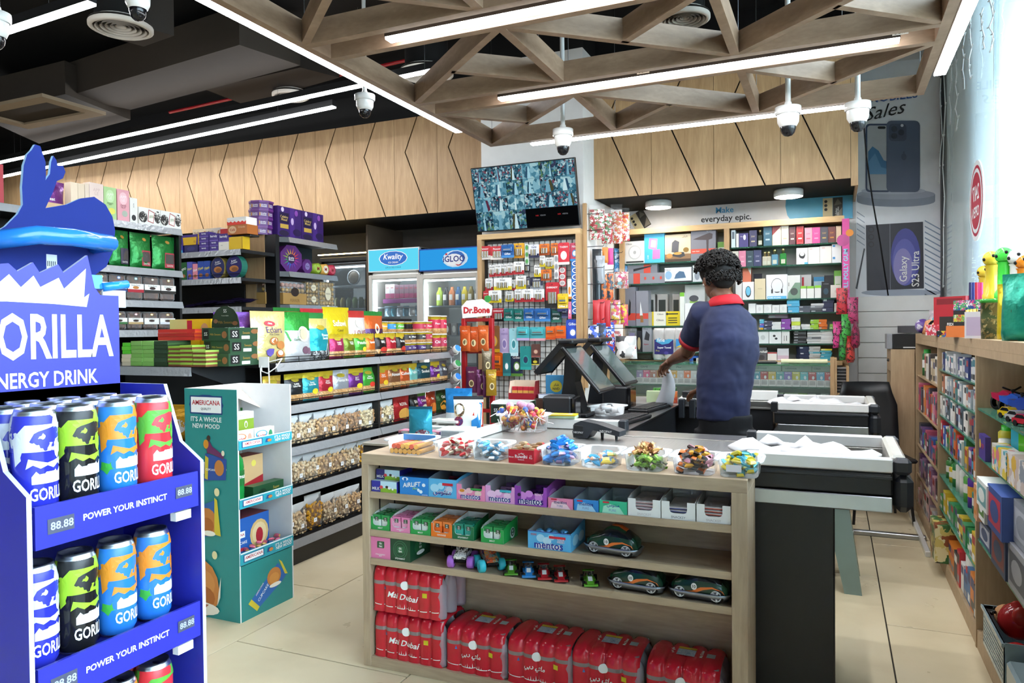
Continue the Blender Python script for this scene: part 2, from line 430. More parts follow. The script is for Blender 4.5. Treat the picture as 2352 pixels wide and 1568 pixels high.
led((a0.x-2.2,a0.y+.1,3.1),a1,'short bright light strip in the top left corner')
for xx,yy,zz,l in ((-8.6,1.0,3.1,'light strip over the left aisle'),(-6.4,0.2,3.1,'light strip over the aisle left of the camera')):
 led((xx,yy,zz),(xx+2.6,yy,zz),l)
def dome(px,py,Y,label,r=0.075):
 p=at(px,py,'Y',Y)
 t=empty('dome_camera',p,0,label,'camera','dome security cameras')
 MB().lathe([(0,.045),(r,.045),(r,.008),(r*.92,0)],24,(0,0,0),'g#e9e9e6').build('collar',t)
 hs_=MB().lathe([(r*.86,0),(r*.82,-.045),(r*.66,-.068),(r*.6,-.072)],24,(0,0,0),'g#efefec').build('housing',t)
 mb=MB();mb.lathe([(r*.6,-.07),(r*.59,-.085),(r*.5,-.108),(r*.3,-.124),(0,-.13)],20,(0,0,0),'g#15161a');mb.build('dome',hs_)
 MB().cyl((0,0,.045),(0,0,ZC-p.z),.016,None,10,'g#dfdfdc').build('mounting_pole',t)
 MB().cyl((0,0,.045),(0,0,.075),.026,.02,12,'g#e2e2df').build('pole_socket',t)
dome(838,232,4.75,'dome camera hanging left of the lattice, over the snack shelves',.078)
dome(1293,313,4.75,'dome camera hanging above the wall screen',.07)
dome(1810,264,4.75,'dome camera under the lattice, left of the pair before the phone poster')
dome(1970,254,4.95,'dome camera nearest the phone poster, with black cable behind')
dome(316,-12,2.6,'dome camera at the top edge beside the round air vent',.068)
dome(-8,52,2.3,'dome camera cut by the left edge of the picture',.062)
def diffuser(px,py,z,rpx,label):
 p=at(px,py,'Z',z);dist=(p-CAM).dot(_f);R=rpx*dist/FPX
 t=empty('air_diffuser',p,0,label,'air vent','round ceiling air vents')
 MB().lathe([(R,.02),(R,0),(R*.88,-.012),(R*.84,.006),(R*.84,.05)],32,(0,0,0),'m#c9c2b8').build('rim',t)
 for k in range(5):
  a=R*(.80-.155*k);MB().lathe([(a,-.004+.004*k),(a*.93-.012,.03),(a*.93-.014,.03),(a-.004,-.006+.004*k)],28,(0,0,0),'m#bdb6ac').build('ring',t)
 MB().cyl((0,0,.03),(0,0,.035),R*.98,None,28,'m#3a3733').build('throat',t)
 MB().cyl((0,0,.036),(0,0,ZC-z),R*.8,None,20,'m#131312').build('duct_drop',t)
diffuser(278,66,3.45,68,'round louvred air vent at the upper left')
diffuser(1572,46,3.45,58,'round louvred air vent above the lattice')
diffuser(668,222,3.65,42,'round air vent far back above the long light strips')
diffuser(980,172,3.45,62,'round air vent half hidden by the lattice diagonal')
def duct(c,z0,z1,mt,label):
 """box duct whose underside shows at the given four pixels"""
 pts=[at(x,y,'Z',z0) for x,y in c]
 vs_=[(p.x,p.y,z0) for p in pts]+[(p.x,p.y,z1) for p in pts]
 MB().add(vs_,[(0,3,2,1),(4,5,6,7),(0,1,5,4),(1,2,6,5),(2,3,7,6),(3,0,4,7)],mt).build('air_duct',None,None,0,label,'air duct','ceiling air ducts')
duct([(150,222),(550,103),(690,150),(300,252)],3.6,3.9,'m#3b342d','wide dark brown air duct running across the black ceiling')
duct([(-60,262),(150,216),(300,275),(90,330)],3.55,3.85,'m#3a332c','dark air duct end beside the ceiling grille at left')
duct([(250,85),(330,62),(400,82),(330,107)],3.5,3.95,'m#332d28','short duct box above the round vent')
duct([(470,205),(690,155),(780,178),(560,240)],3.7,3.95,'m#2c2723','duct branch behind the upper light strip')
g0=[at(x,y,'Z',3.42) for x,y in ((0,262),(108,277),(165,272),(70,236))]
gp=at(80,262,'Z',3.42)
t=empty('ceiling_grille',gp,0,'beige framed rectangular ceiling grille with dark middle','air vent')
for x0,y0,x1,y1 in ((-.55,-.3,.55,-.18),(-.55,.18,.55,.3),(-.55,-.18,-.43,.18),(.43,-.18,.55,.18)):
 MB().box(x0,y0,0,x1,y1,.03,'m#8f7e68').build('frame',t)
MB().box(-.43,-.18,.02,.43,.18,.05,'m#332d27').build('grille_panel',t)
p0,p1=at(390,258,'Z',3.75),at(1000,124,'Z',3.75)
MB().cyl(p0,p1,.016,None,8,'g#8e1c22').build('sprinkler_pipe',None,None,0,'thin red sprinkler pipe under the black ceiling','pipe')
for px,py,l in ((1512,478,'left round white ceiling lamp under the panelled bulkhead'),(1811,453,'right round white ceiling lamp under the panelled bulkhead')):
 p=at(px,py,'Z',ZS0-.06)
 t=empty('round_lamp',(p.x,p.y,ZS0),0,l,'lamp','round lamps under the bulkhead')
 MB().lathe([(.02,0),(.115,0),(.118,-.01),(.118,-.05),(.113,-.058)],32,(0,0,0),'g#d9d9d6').build('housing',t)
 MB().lathe([(.113,-.056),(.08,-.061),(0,-.062)],32,(0,0,0),'e#fff6e6:%g'%(LED_W*.8)).build('diffuser',t)
# == packaging helpers
def deco(mb,items,w,h,y,warp=None,x0=None,z0=0.0):
 """flat print on a front face w x h whose lower left corner is (x0, z0); sizes are fractions of the face"""
 x0=-w/2 if x0 is None else x0
 yy=y
 for it in items:
  yy-=0.00035
  k=it[0];off=y-yy
  wf=(lambda a,b,o=off:warp(a,b)-o-.0006) if warp else None
  if k=='t':
   _,s,cx,cz,tw,th,c=it[:7];bold=it[7] if len(it)>7 else .02;sh=it[8] if len(it)>8 else 0;rot=it[9] if len(it)>9 else 0
   mb.text(s,x0+cx*w,z0+cz*h,tw*w,th*h,yy,c,bold,rot,wf,sh)
  elif k=='r':
   _,a,b,c_,d,c=it
   if warp:
    N=6
    for i in range(N):
     u0,u1=a+(c_-a)*i/N,a+(c_-a)*(i+1)/N
     mb.poly([(x0+u0*w,z0+b*h),(x0+u1*w,z0+b*h),(x0+u1*w,z0+d*h),(x0+u0*w,z0+d*h)],yy,c,wf)
   else :mb.rect(x0+a*w,z0+b*h,x0+c_*w,z0+d*h,yy,c)
  elif k=='d':
   _,cx,cz,rx,rz,c=it;mb.disc(x0+cx*w,z0+cz*h,rx*w,yy,c,14,rz*h,wf)
  elif k=='p':
   _,pts,c=it;mb.poly([(x0+a*w,z0+b*h) for a,b in pts],yy,c,wf)
 return mb
def side_T(w,d):
 """transform: a face drawn facing -Y (x across, from -d/2 to d/2) lands on the +X side of a w x d box"""
 return Matrix.Translation((w/2,0,0))@Matrix.Rotation(PI/2,4,'Z')
def carton(w,d,h,c,front=(),side=(),top=None,topd=()):
 """closed printed carton, base centre at the origin, front to -Y"""
 mb=MB();mb.box(-w/2,-d/2,0,w/2,d/2,h,c,top=top)
 deco(mb,front,w,h,-d/2)
 if side:
  mb.T=side_T(w,d);deco(mb,side,d,h,0,None,-d/2);mb.T=None
 if topd:
  mb.T=Matrix.Translation((0,0,h))@Matrix.Rotation(-PI/2,4,'X');deco(mb,topd,w,d,0,None,-w/2,-d/2);mb.T=None
 return mb
def tray(w,d,h,c,inside,front=(),side=(),hb=None,notch=None,hs=None,t=0.0015):
 """open-topped display box: floor, two side walls, back wall hb, front wall with an optional notch (x0, x1, z, r)"""
 mb=MB();hb=hb or h;hs=hs or hb
 mb.box(-w/2,-d/2,0,w/2,d/2,t,c)
 mb.box(-w/2,d/2-t,t,w/2,d/2,hb,inside,back=c)
 for s in (-1,1):
  a,b=(s*w/2,s*(w/2-t));x0,x1=min(a,b),max(a,b)
  mb.prism([(-d/2,t),(d/2-t,t),(d/2-t,hb),(-d/2+(.25*d if hs>h else 0),hs),(-d/2,h)],x0,x1,c if s<0 else inside,c,'YZ',inside if s<0 else c)
 if notch:
  n0,n1,nz=notch
  r=min(.012,h*.2)
  pts=[(-w/2,0),(w/2,0),(w/2,h),(n1*w-w/2,h),(n1*w-w/2,nz*h+r),(n1*w-w/2-r*.3,nz*h+r*.3),(n1*w-w/2-r,nz*h),(n0*w-w/2+r,nz*h),(n0*w-w/2+r*.3,nz*h+r*.3),(n0*w-w/2,nz*h+r),(n0*w-w/2,h),(-w/2,h)]
 else :pts=[(-w/2,0),(w/2,0),(w/2,h),(-w/2,h)]
 mb.prism(pts,-d/2-.0004,-d/2+t,c,inside,'XZ',inside)
 deco(mb,front,w,h,-d/2-.0004)
 if side:
  mb.T=side_T(w,d);deco(mb,side,d,min(h,hb),0,None,-d/2);mb.T=None
 return mb
def pouch(w,h,d,bands,front=(),seed=0,top_flat=.12,nx=8,nz=10,lean=0.0,crimp=0.0,square=False):
 """filled stand-up bag: bands is [(z fraction, material)...] from the bottom up; returns MB, warp function of the front"""
 rnd=random.Random(seed);ph=rnd.uniform(0,50)
 def thick(u,v):
  a=max(0.0,1-abs(2*u-1)**2.6)**.5
  tv=min(1.0,(v/.10+.35)) if v<.10 else (1.0 if v<.55 else max(0.06,1-((v-.55)/(1-top_flat-.55))**1.6) if v<1-top_flat else .06)
  return d/2*(a*tv*.97+.03)
 def wrk(u,v,s):return mnoise.noise(Vector((u*3.2+ph,v*4.1,s*5)))*d*.075*(1 if v<.95 else .3)
 def xw(u,v):
  k=1.0 if square else 1-.05*math.sin(PI*min(1,v*1.05))-(.02*v)
  return (u-.5)*w*k
 def yf(u,v):return -thick(u,v)+wrk(u,v,0)*(1-abs(2*u-1)**4)+lean*v*h
 def yb(u,v):return thick(u,v)+lean*v*h
 mb=MB()
 def mt(v):
  for z,m_ in bands:
   if v<=z+1e-6:return m_
  return bands[-1][1]
 zs=sorted(set([i/nz for i in range(nz+1)]+[z for z,_ in bands if 0<z<1]))
 for fn,sgn in ((yf,1),(yb,-1)):
  vs_=[(xw(i/nx,v),fn(i/nx,v),v*h+(crimp*((i%2)*2-1) if v==1 else 0)) for v in zs for i in range(nx+1)]
  fs=[];mm=[]
  for j in range(len(zs)-1):
   for i in range(nx):
    a=j*(nx+1)+i;q=(a,a+1,a+nx+2,a+nx+1)
    fs.append(q if sgn>0 else q[::-1]);mm.append(mt((zs[j]+zs[j+1])/2))
  mb.add(vs_,fs,mm,True)
 vs_=[(xw(i/nx,0),yf(i/nx,0),0) for i in range(nx+1)]+[(xw(i/nx,0),yb(i/nx,0),0) for i in range(nx,-1,-1)]
 mb.add(vs_,[tuple(range(len(vs_)-1,-1,-1))],bands[0][1])
 def warp(x,z):
  v=max(0,min(1,z/h));k=1.0 if square else 1-.05*math.sin(PI*min(1,v*1.05))-.02*v
  u=max(0,min(1,x/(w*k)+.5))
  return yf(u,v)-.0012
 if front:deco(mb,front,w,h,0,warp)
 return mb
# == oak display cabinet in front of the checkout
CX0,CX1,CY0,CY1,CZ=-1.81,-0.267,2.55,2.81,0.89
CS=[0.733,0.574,0.455,0.043]
cab=empty('display_cabinet',((CX0+CX1)/2,CY0,0),0,'oak display cabinet with open shelves in front of the checkout','cabinet')
def cpart(name,x0,y0,z0,x1,y1,z1,mt):
 ox=(CX0+CX1)/2
 mb=MB();mb.bbox(x0-ox,y0-CY0,z0,x1-ox,y1-CY0,z1,mt,.0012);mb.build(name,cab)
cpart('top',CX0,CY0,.845,CX1,CY1,CZ,'oak_x')
cpart('side_panel',CX0,CY0,0,CX0+.035,CY1,.845,'oak_z')
cpart('side_panel',CX1-.052,CY0,0,CX1,CY1,.845,'oak_z')
cpart('back_panel',CX0+.035,CY1-.012,.04,CX1-.052,CY1,.845,'oak_x')
for z in CS[:3]:cpart('shelf',CX0+.035,CY0+.004,z-.027,CX1-.052,CY1-.013,z,'oak_x')
cpart('base_shelf',CX0+.035,CY0+.002,.0,CX1-.052,CY1-.013,CS[3],'oak_x')
for y in (.075,.19):
 MB().box(CX0+.0345-(CX0+CX1)/2,y,.05,CX0+.0375-(CX0+CX1)/2,y+.006,.84,'k#3a3a3a').build('shelf_track',cab)
WH,RD,NAVY='m#f4f4f2','#c8202c','#1f2a86'
def place(mb,name,x0,x1,y,z,label,cat,group=None,rz=0.0):
 return mb.build(name,None,((x0+x1)/2,y,z),rz,label,cat,group)
S1=CS[0];FY_=CY0+.012
def on(w,d):return FY_+d/2
# --- top shelf
d=.10
milk_f=[('r',.36,0,1,1,'#bfe0ef'),('r',.36,0,1,.38,'#8bb832'),('t','MILK',.18,.3,.3,.34,WH,.03),('d',.4,.45,.07,.16,'#d94a52'),('d',.62,.5,.06,.12,'#3a2a24'),('d',.72,.42,.06,.12,'#f2f2f2'),('d',.85,.34,.04,.1,WH)]
place(carton(.123,d,.045,'#3436a0',milk_f,[('t','ﻱﺩ',.5,.5,.4,.5,WH)],'#c3dbe4'),'milk_candy_box',-1.769,-1.646,on(0,d),S1,'flat blue and green milk candy box, lower of two','box','boxes on the cabinet top shelf')
place(carton(.115,d,.042,'#2b2d7c',milk_f,(),'#a9bcc4'),'milk_candy_box',-1.765,-1.65,on(0,d)+.03,S1+.0455,'blue and green milk candy box stacked on another one','box','boxes on the cabinet top shelf')
air=[('t','AiRLiFT',.42,.58,.62,.40,WH,.045,.15,.12),('t','Mint',.55,.38,.25,.14,'#9fe0a8',.02,.1,.12),('d',.84,.6,.06,.10,'#e6f4ff'),('d',.74,.22,.06,.10,'#e6f4ff'),('d',.66,.3,.045,.09,'#dff0ff'),('d',.2,.88,.11,.1,'#e9f3fb'),('d',.2,.86,.05,.09,'#1d6fc4'),('t','SUGARFREE',.88,.06,.2,.06,WH)]
place(carton(.135,.15,.072,'#1f86d8',air,(),'#1b3f7a'),'chewing_gum_box',-1.631,-1.496,on(0,.15),S1,'bright blue chewing gum box with parachute print','box','boxes on the cabinet top shelf')
MENTOS_AR='ﺱﻮﺘﻨﻣ'
def mento(base,drops,txt,tcol,w,h,dd,inner,extra=(),notch=(.18,.9,.62)):
 f=[('d',.22,.5,.16,.22,drops),('d',.45,.62,.12,.18,drops),('d',.75,.45,.12,.2,drops)]+list(extra)
 f+=[('t',txt,.5,.24,.88,.32,WH,.085),('t',txt,.5,.24,.84,.29,tcol,.035)]
 return tray(w,dd,h,base,inner,f,[('d',.3,.5,.2,.3,drops),('d',.7,.4,.2,.3,drops)],h*1.3,notch,h*1.12)
rt=[('r',.5,.66,.88,.8,'#d2243a'),('t','YOUR',.72,.57,.24,.12,'#f6d7de',.03),('t','FRESH',.72,.45,.26,.12,'#f6d7de',.03)]
gt=[('r',.5,.66,.88,.8,'#3a9a48'),('t','YOUR',.76,.57,.22,.12,'#f6f0d7',.03),('t','FRESH',.76,.46,.24,.12,'#f6f0d7',.03),('d',.2,.6,.09,.1,'#d98a2a')]
ct=[('r',.5,.66,.88,.8,'#3ab2c8'),('t','YOUR',.76,.57,.22,.12,'#f6e0f0',.03),('t','FRESH',.76,.46,.24,.12,'#f6e0f0',.03)]
G1='sweets boxes on the cabinet top shelf'
place(mento('#58b4e6','#a8dcf6',MENTOS_AR,'#2a2f96',.126,.074,.2,'#8a96a4',rt,None),'mint_box',-1.495,-1.369,on(0,.2),S1,'light blue open mint box with Arabic lettering and red flash','box',G1)
place(mento('#f08ab4','#f7c6cf','mentos','#2a2c8e',.125,.061,.19,'#b9b4c0',gt),'mint_box',-1.368,-1.243,on(0,.19),S1,'pink open mint box with green flash, beside the light blue one','box',G1)
place(mento('#e39ed6','#f4c9ec','mentos','#2a2c8e',.124,.065,.19,'#c9c5cf',ct),'mint_box',-1.242,-1.118,on(0,.19),S1,'lilac open mint box with turquoise flash','box',G1)
place(mento('#a04ab8','#d287d8','mentos','#2a1c7e',.130,.073,.21,'#a5a0b0',[('r',0,.0,.2,1,'#8a3aa6'),('t','BERRY',.76,.62,.26,.14,'#f6c6ea',.03),('d',.14,.55,.05,.09,'#30184a')]),'mint_box',-1.117,-.987,on(0,.21),S1,'purple open mint box with berry print','box',G1)
for x0,x1,h,c,dr,tx,lab,tc in ((-.982,-.884,.039,'#e987ae','#f7d3df','mentos','small pink gum box on the cabinet top shelf','#33276e'),(-.880,-.786,.042,'#2f8ddb','#a8d8f6','mentos','small blue gum box on the cabinet top shelf','#20308a'),(-.783,-.680,.046,'#35c091','#a9ead0',MENTOS_AR,'small mint-green gum box with Arabic lettering','#2b50a0')):
 ww=x1-x0
 f=[('p',((.1,0),(.9,0),(.72,.55),(.4,.75),(.15,.55)),dr),('t',tx,.5,.60,.62,.26,tc,.03),('t','PURE',.48,.26,.34,.18,'#7d93c6',.0),('d',.88,.28,.05,.1,c),('r',.13,.80,.36,.93,'#d2243a')]
 place(tray(ww,.17,h,c,'#b8c4cc',f,(),h*1.25,None,h*1.1),'gum_box',x0,x1,on(0,.17),S1,lab,'box',G1)
for i,(x0,x1,c,lab) in enumerate(((-.677,-.560,'#c9a0a6','white snack bar tray, leftmost of three'),(-.557,-.440,'#3a4486','white snack bar tray with blue wrappers, middle of three'),(-.436,-.322,'#b8452e','white snack bar tray with red edged wrappers, rightmost of three'))):
 ww=x1-x0
 f=[('t','SNACKSY',.5,.14,.62,.13,('#d8cdd0','#56596a','#b9aeb0')[i],.0)]
 t=place(tray(ww,.19,.062,WH,'m#d9d9d6',f,(),.072,(.24,.76,.36),.07),'snack_bar_tray',x0,x1,on(0,.19),S1,lab+' on the cabinet top shelf','tray','snack bar trays')
 for k in range(5 if i!=1 else 4):
  b=MB();b.bbox(-.042,-.085,0,.042,.075,.009,'f#d9d4d6',.003);b.box(-.043,-.0855,.001,.043,-.083,.004,c)
  b.build('snack_bar',None,((x0+x1)/2+random.uniform(-.004,.004),on(0,.19)-.004,S1+.003+k*.0105),random.uniform(-.05,.05),'wrapped snack bar, '+ORD[k]+' from the bottom in the '+lab.split(',')[1].strip()+' trays','snack bar','bars in tray '+ORD[i])
for i,(x,y,z,c,lab) in enumerate(((-1.43,2.70,.053,'#6aa8e0','light blue'),(-1.44,2.735,.06,'#b33a58','light blue'),(-1.305,2.70,.04,'#e7a0bc','pink'),(-1.18,2.69,.045,'#c39bd8','lilac'),(-1.175,2.735,.052,'#c39bd8','lilac'),(-1.05,2.69,.045,'#8a48b0','purple'),(-1.045,2.735,.052,'#8a48b0','purple'))):
 b=MB();b.cyl((-.052,0,0),(.052,0,0),.011,None,12,'#%s'%c.lstrip('#'))
 b.text('mentos',0,0,.075,.012,0,'#20287e',.05,frame=lambda X,Z:(X,-.0112+abs(Z)*.25,Z+.002))
 b.build('mint_roll',None,(x,y,S1+z-.02),random.uniform(-.06,.06),'%s wrapped roll of mints in the %s mint box'%('front' if y<2.72 else 'rear',lab),'sweets','mint rolls in '+lab+' box')
# --- second shelf: small mint packs in display boxes
S2=CS[1]
pack_cache={}
def mint_pack(c,lid):
 if c in pack_cache:return pack_cache[c]
 mb=MB();mb.bbox(-.0185,-.0075,0,.0185,.0075,.058,'g'+c,.002);mb.box(-.0187,-.0077,.040,.0187,.0077,.0585,'g'+lid)
 mb.rect(-.012,.006,.012,.018,-.0079,'m#e9efe9');mb.rect(-.009,.034,.009,.050,-.0079,'#26402c');mb.text('tic\ntac',0,.042,.013,.013,-.0083,WH,.04)
 pack_cache[c]=mb.mesh('mint_pack');return pack_cache[c]
TT=[(-1.774,-1.682,'#22a04c','MINT','#dfeae2','#2f9a55','leftmost green mint box'),(-1.678,-1.585,'#e888b4','STRAWBERRY\nMIX','#f0a3c4','#e27fae','pink mint box'),(-1.583,-1.489,'#22a04c','MINT','#dfeae2','#2f9a55','green mint box between the pink and orange ones'),(-1.486,-1.391,'#f27a1a','ORANGE','#f2691c','#f2843c','orange mint box'),(-1.389,-1.295,'#127044','SPEARMINT','#2fa89a','#1e8f78','dark green mint box'),(-1.263,-1.167,'#22a04c','MINT','#dfeae2','#2f9a55','green mint box standing apart')]
for i,(x0,x1,c,s,pc,lc,lab) in enumerate(TT):
 ww=x1-x0;dd=.14
 f=[('t',s,.5,.16,.5,.13 if '\n' not in s else .16,WH,.03)]
 place(tray(ww,dd,.054,c,'m#e6e6e2',f,[('d',.62,.45,.16,.4,WH),('d',.62,.5,.13,.3,'#26402c'),('t','tic\ntac',.62,.5,.2,.4,WH,.04)],.078,(.12,.88,.34),.066),'mint_display_box',x0,x1,on(0,dd),S2,lab+' on the second cabinet shelf','box','mint boxes on the second cabinet shelf')
 for a in (-1,1):
  for k in range(5):
   put(mint_pack(pc,lc),'mint_pack',None,((x0+x1)/2+a*.0215,on(0,dd)-dd/2+.014+k*.0245,S2+.0022),random.uniform(-.06,.06),('left' if a<0 else 'right')+' mint pack, '+ORD[k]+' from front in '+lab,'sweets','packs in the '+lab)
ww=.172
place(tray(ww,.17,.067,'#59b6ea','m#a9adb2',[('d',.3,.62,.1,.22,'#a9def8'),('d',.45,.5,.1,.22,'#bfe6fa'),('d',.55,.72,.08,.16,'#a9def8'),('r',0,.965,1,1.0,'#2436a6')]+rt[:1]+[('t','YOUR\nFRESH',.77,.56,.2,.24,'#f6d7de',.03),('t','mini',.14,.82,.13,.14,'#c43a4c',.03),('t','mentos',.49,.24,.84,.38,WH,.085),('t','mentos',.49,.24,.80,.35,'#2434a2',.035)],[('d',.3,.5,.2,.3,'#a9def8'),('d',.7,.5,.2,.3,'#c4e8fa')],.09,None,.068),'mint_box',-1.066,-.892,on(0,.17),S2,'large sky-blue mint box alone beside the green toy car','box','mint boxes on the second cabinet shelf')
for k in range(4):
 b=MB();b.ball((0,0,.012),.014,'f#5aa6e0',8,6,(1.3,1,1));b.build('wrapped_sweet',None,(-1.03+k*.03,2.60+.02*(k%2),S2+.042),k,'blue wrapped sweet, '+ORD[k]+' from the left in the sky-blue mint box','sweets','sweets in the sky-blue box')
def tin_car():
 L,W=.20,.085
 t=empty('toy_car')
 st=[(-.5,.028,.034,.034,.30),(-.46,.026,.052,.053,.80),(-.36,.024,.066,.068,.95),(-.22,.024,.070,.074,1.0),(-.12,.024,.072,.094,1.0),(.0,.024,.072,.108,1.0),(.14,.024,.072,.106,1.0),(.28,.024,.071,.092,.98),(.40,.025,.066,.072,.92),(.48,.027,.056,.057,.75),(.5,.03,.036,.036,.3)]
 vs_=[];n=11
 for x,zb,zbelt,zt,wf in st:
  hw=W/2*wf;rw=hw*.66
  pr=[(-hw*.95,zb),(-hw,(zb+zbelt)/2),(-hw*.96,zbelt),(-rw,(zbelt+zt)/2+(zt-zbelt)*.25),(-rw*.6,zt),(0,zt*1.01),(rw*.6,zt),(rw,(zbelt+zt)/2+(zt-zbelt)*.25),(hw*.96,zbelt),(hw,(zb+zbelt)/2),(hw*.95,zb)]
  vs_+=[(x*L,y,z) for y,z in pr]
 fs=[];mm=[]
 for j in range(len(st)-1):
  for i in range(n-1):
   a=j*n+i;fs.append((a,a+n,a+n+1,a+1))
   m_='g#123d2c'
   if i in (2,7) and 3<=j<=7:m_='g#131a20'
   if i in (3,4,5,6) and j in (3,7):m_='g#131a20'
   if i in (4,5) and j in (5,6):m_='g#d8622a'
   if i in (4,5) and j==1:m_='g#c85a2a'
   mm.append(m_)
 b=MB();b.add(vs_,fs,mm,True);b.add([vs_[k] for k in range(n)],[tuple(range(n))],'g#123d2c');b.add([vs_[-n+k] for k in range(n)],[tuple(range(n-1,-1,-1))],'g#123d2c')
 b.build('body',t)
 for s in (-1,1):
  y=s*(W/2+.0008)
  f=MB()
  pts=[(-.055,.032),(-.02,.036),(.01,.052),(.05,.058),(.085,.048),(.092,.036),(.08,.048),(.05,.052),(.02,.044),(-.01,.030),(-.05,.027)]
  f.add([(p[0],y,p[1]) for p in (pts if s<0 else pts[::-1])],[tuple(range(len(pts)))],'#e8782a')
  f.build('flame_stripe',t)
  f=MB();f.disc(-.012,.052,.010,y*1.001,WH,16,.012)
  f.text('10',-.012,.052,.012,.014,y*1.012,'#1a1a1a',.04,mirror=s>0);f.build('number_badge',t)
  for wx in (-.062,.062):
   q=MB();q.lathe([(0,.0),(.019,.0),(.026,-.003),(.0275,-.010),(.0275,-.018),(0,-.018)] if s>0 else [(0,-.0),(.019,0),(.026,.003),(.0275,.010),(.0275,.018),(0,.018)],20,(0,0,0),'m#17181a','Y')
   q.disc(0,0,.019,s*.0008,'g#c9ccd0',20)
   if s>0:q.f[-1]=q.f[-1][::-1]
   for k in range(5):
    a0=2*PI*k/5+.5
    pts=[(.006*math.cos(a0),.006*math.sin(a0)),(.0165*math.cos(a0-.42),.0165*math.sin(a0-.42)),(.0165*math.cos(a0+.42),.0165*math.sin(a0+.42))]
    q.poly(pts if s<0 else pts[::-1],s*.0014,'#3c3f44')
   q.build('wheel',t,(wx,s*(W/2-.001),.0275))
 k=[]
 rim=[(math.cos(a)*L*.54*(1 if abs(math.cos(a))<.9 else 1),math.sin(a)*W*.60) for a in [2*PI*i/28 for i in range(28)]]
 rim=[(max(-L*.53,min(L*.53,x*1.12)),max(-W*.55,min(W*.55,y*1.25))) for x,y in rim]
 b=MB();N=len(rim)
 vs_=[(x*.93,y*.86,.010) for x,y in rim]+[(x*.985,y*.95,.026) for x,y in rim]+[(x*1.02,y,.033-.006*math.cos(x/L*2*PI)*0) for x,y in rim]+[(x*.97,y*.93,.033) for x,y in rim]
 fs=[tuple(range(N-1,-1,-1))]+[(j*N+i,j*N+(i+1)%N,(j+1)*N+(i+1)%N,(j+1)*N+i) for j in range(3) for i in range(N)]
 b.add(vs_,fs,'k#9aa4b4',True);b.build('tin_tray',t)
 return t
tc=tin_car();tag(tc,'dark green tin toy car with orange flames on the second cabinet shelf','toy car','tin toy cars')
tc.location=(-.745,2.612,S2);tc.rotation_euler=(0,0,-.10)
copy_tree(tc,None,(-.655,2.607,CS[2]),-.08,'dark green tin toy car on the third shelf, next to the lone green racer')
copy_tree(tc,None,(-.432,2.605,CS[2]),-.06,'dark green tin toy car at the right end of the third shelf')
# --- third shelf
S3=CS[2]
rings=[('d',.5,.52,.36,.42,'#3d7a55'),('d',.5,.52,.33,.385,'#14492f'),('d',.5,.52,.27,.32,'#3d7a55'),('d',.5,.52,.245,.29,'#14492f')]
place(carton(.095,.14,.088,'#e880b0',[('p',((.33,.5),(.66,.5),(.7,.55),(.7,.82),(.36,.82),(.33,.78)),'#35603e'),('t','tic\ntac',.51,.66,.26,.24,WH,.04),('t','STRAWBERRY\nMIX',.5,.16,.5,.14,WH,.02)],()),'mint_carton',-1.775,-1.682,on(0,.14),S3,'closed pink mint carton on the third cabinet shelf','box','mint cartons on the third shelf')
place(carton(.095,.16,.090,'#14492f',rings+[('p',((.33,.38),(.66,.38),(.7,.43),(.7,.68),(.36,.68),(.33,.64)),'#2a6b44'),('t','tic\ntac',.51,.53,.26,.24,WH,.04),('t','SPEARMINT',.5,.12,.5,.1,WH,.03)],[('d',.5,.55,.3,.35,'#2a6b44'),('t','tic\ntac',.5,.58,.3,.3,WH,.04),('d',.5,.25,.2,.1,WH)]),'mint_carton',-1.680,-1.585,on(0,.16),S3,'closed dark green mint carton on the third cabinet shelf','box','mint cartons on the third shelf')
def buggy(body,wheel,label,loc,rz):
 t=empty('toy_truck',loc,rz,label,'toy truck','toy monster trucks')
 b=MB();b.bbox(-.05,-.022,.028,.05,.022,.040,'m#1a1a1c',.004);b.cyl((-.033,-.035,.024),(-.033,.035,.024),.004,None,8,'m#222222');b.cyl((.033,-.035,.024),(.033,.035,.024),.004,None,8,'m#222222');b.build('chassis',t)
 b=MB();b.prism([(-.052,.040),(.055,.040),(.060,.052),(.028,.062),(.008,.078),(-.03,.080),(-.048,.062),(-.056,.058)],-.024,.024,body);b.build('body',t)
 b=MB();b.prism([(.024,.061),(.006,.075),(-.012,.076),(-.012,.060)],-.0245,.0245,'g#101418');b.build('window',t)
 for x in (-.036,.036):
  for s in (-1,1):
   q=MB();q.lathe([(.009,-s*.013),(.021,-s*.013),(.0245,-s*.009),(.0245,s*.009),(.021,s*.013),(.012,s*.013),(.010,s*.009),(0,s*.009)],18,(0,0,0),wheel,'Y');q.build('wheel',t,(x,s*.040,.0245))
buggy('m#1d1d20','m#17171a','black toy truck at the back of the third shelf',(-1.435,2.70,S3),-.9)
buggy('p#f0f0ee#1a1a1a#e8e8e8#2a2a2a:90','#a866c8','white and black splashed toy truck with purple wheels',(-1.37,2.615,S3),-1.35)
buggy('p#c85a2a#5a9aa0#c8802a#2a3a40#a8402a:70','#2fb4c4','orange patterned toy truck with turquoise wheels',(-1.255,2.615,S3),-.85)
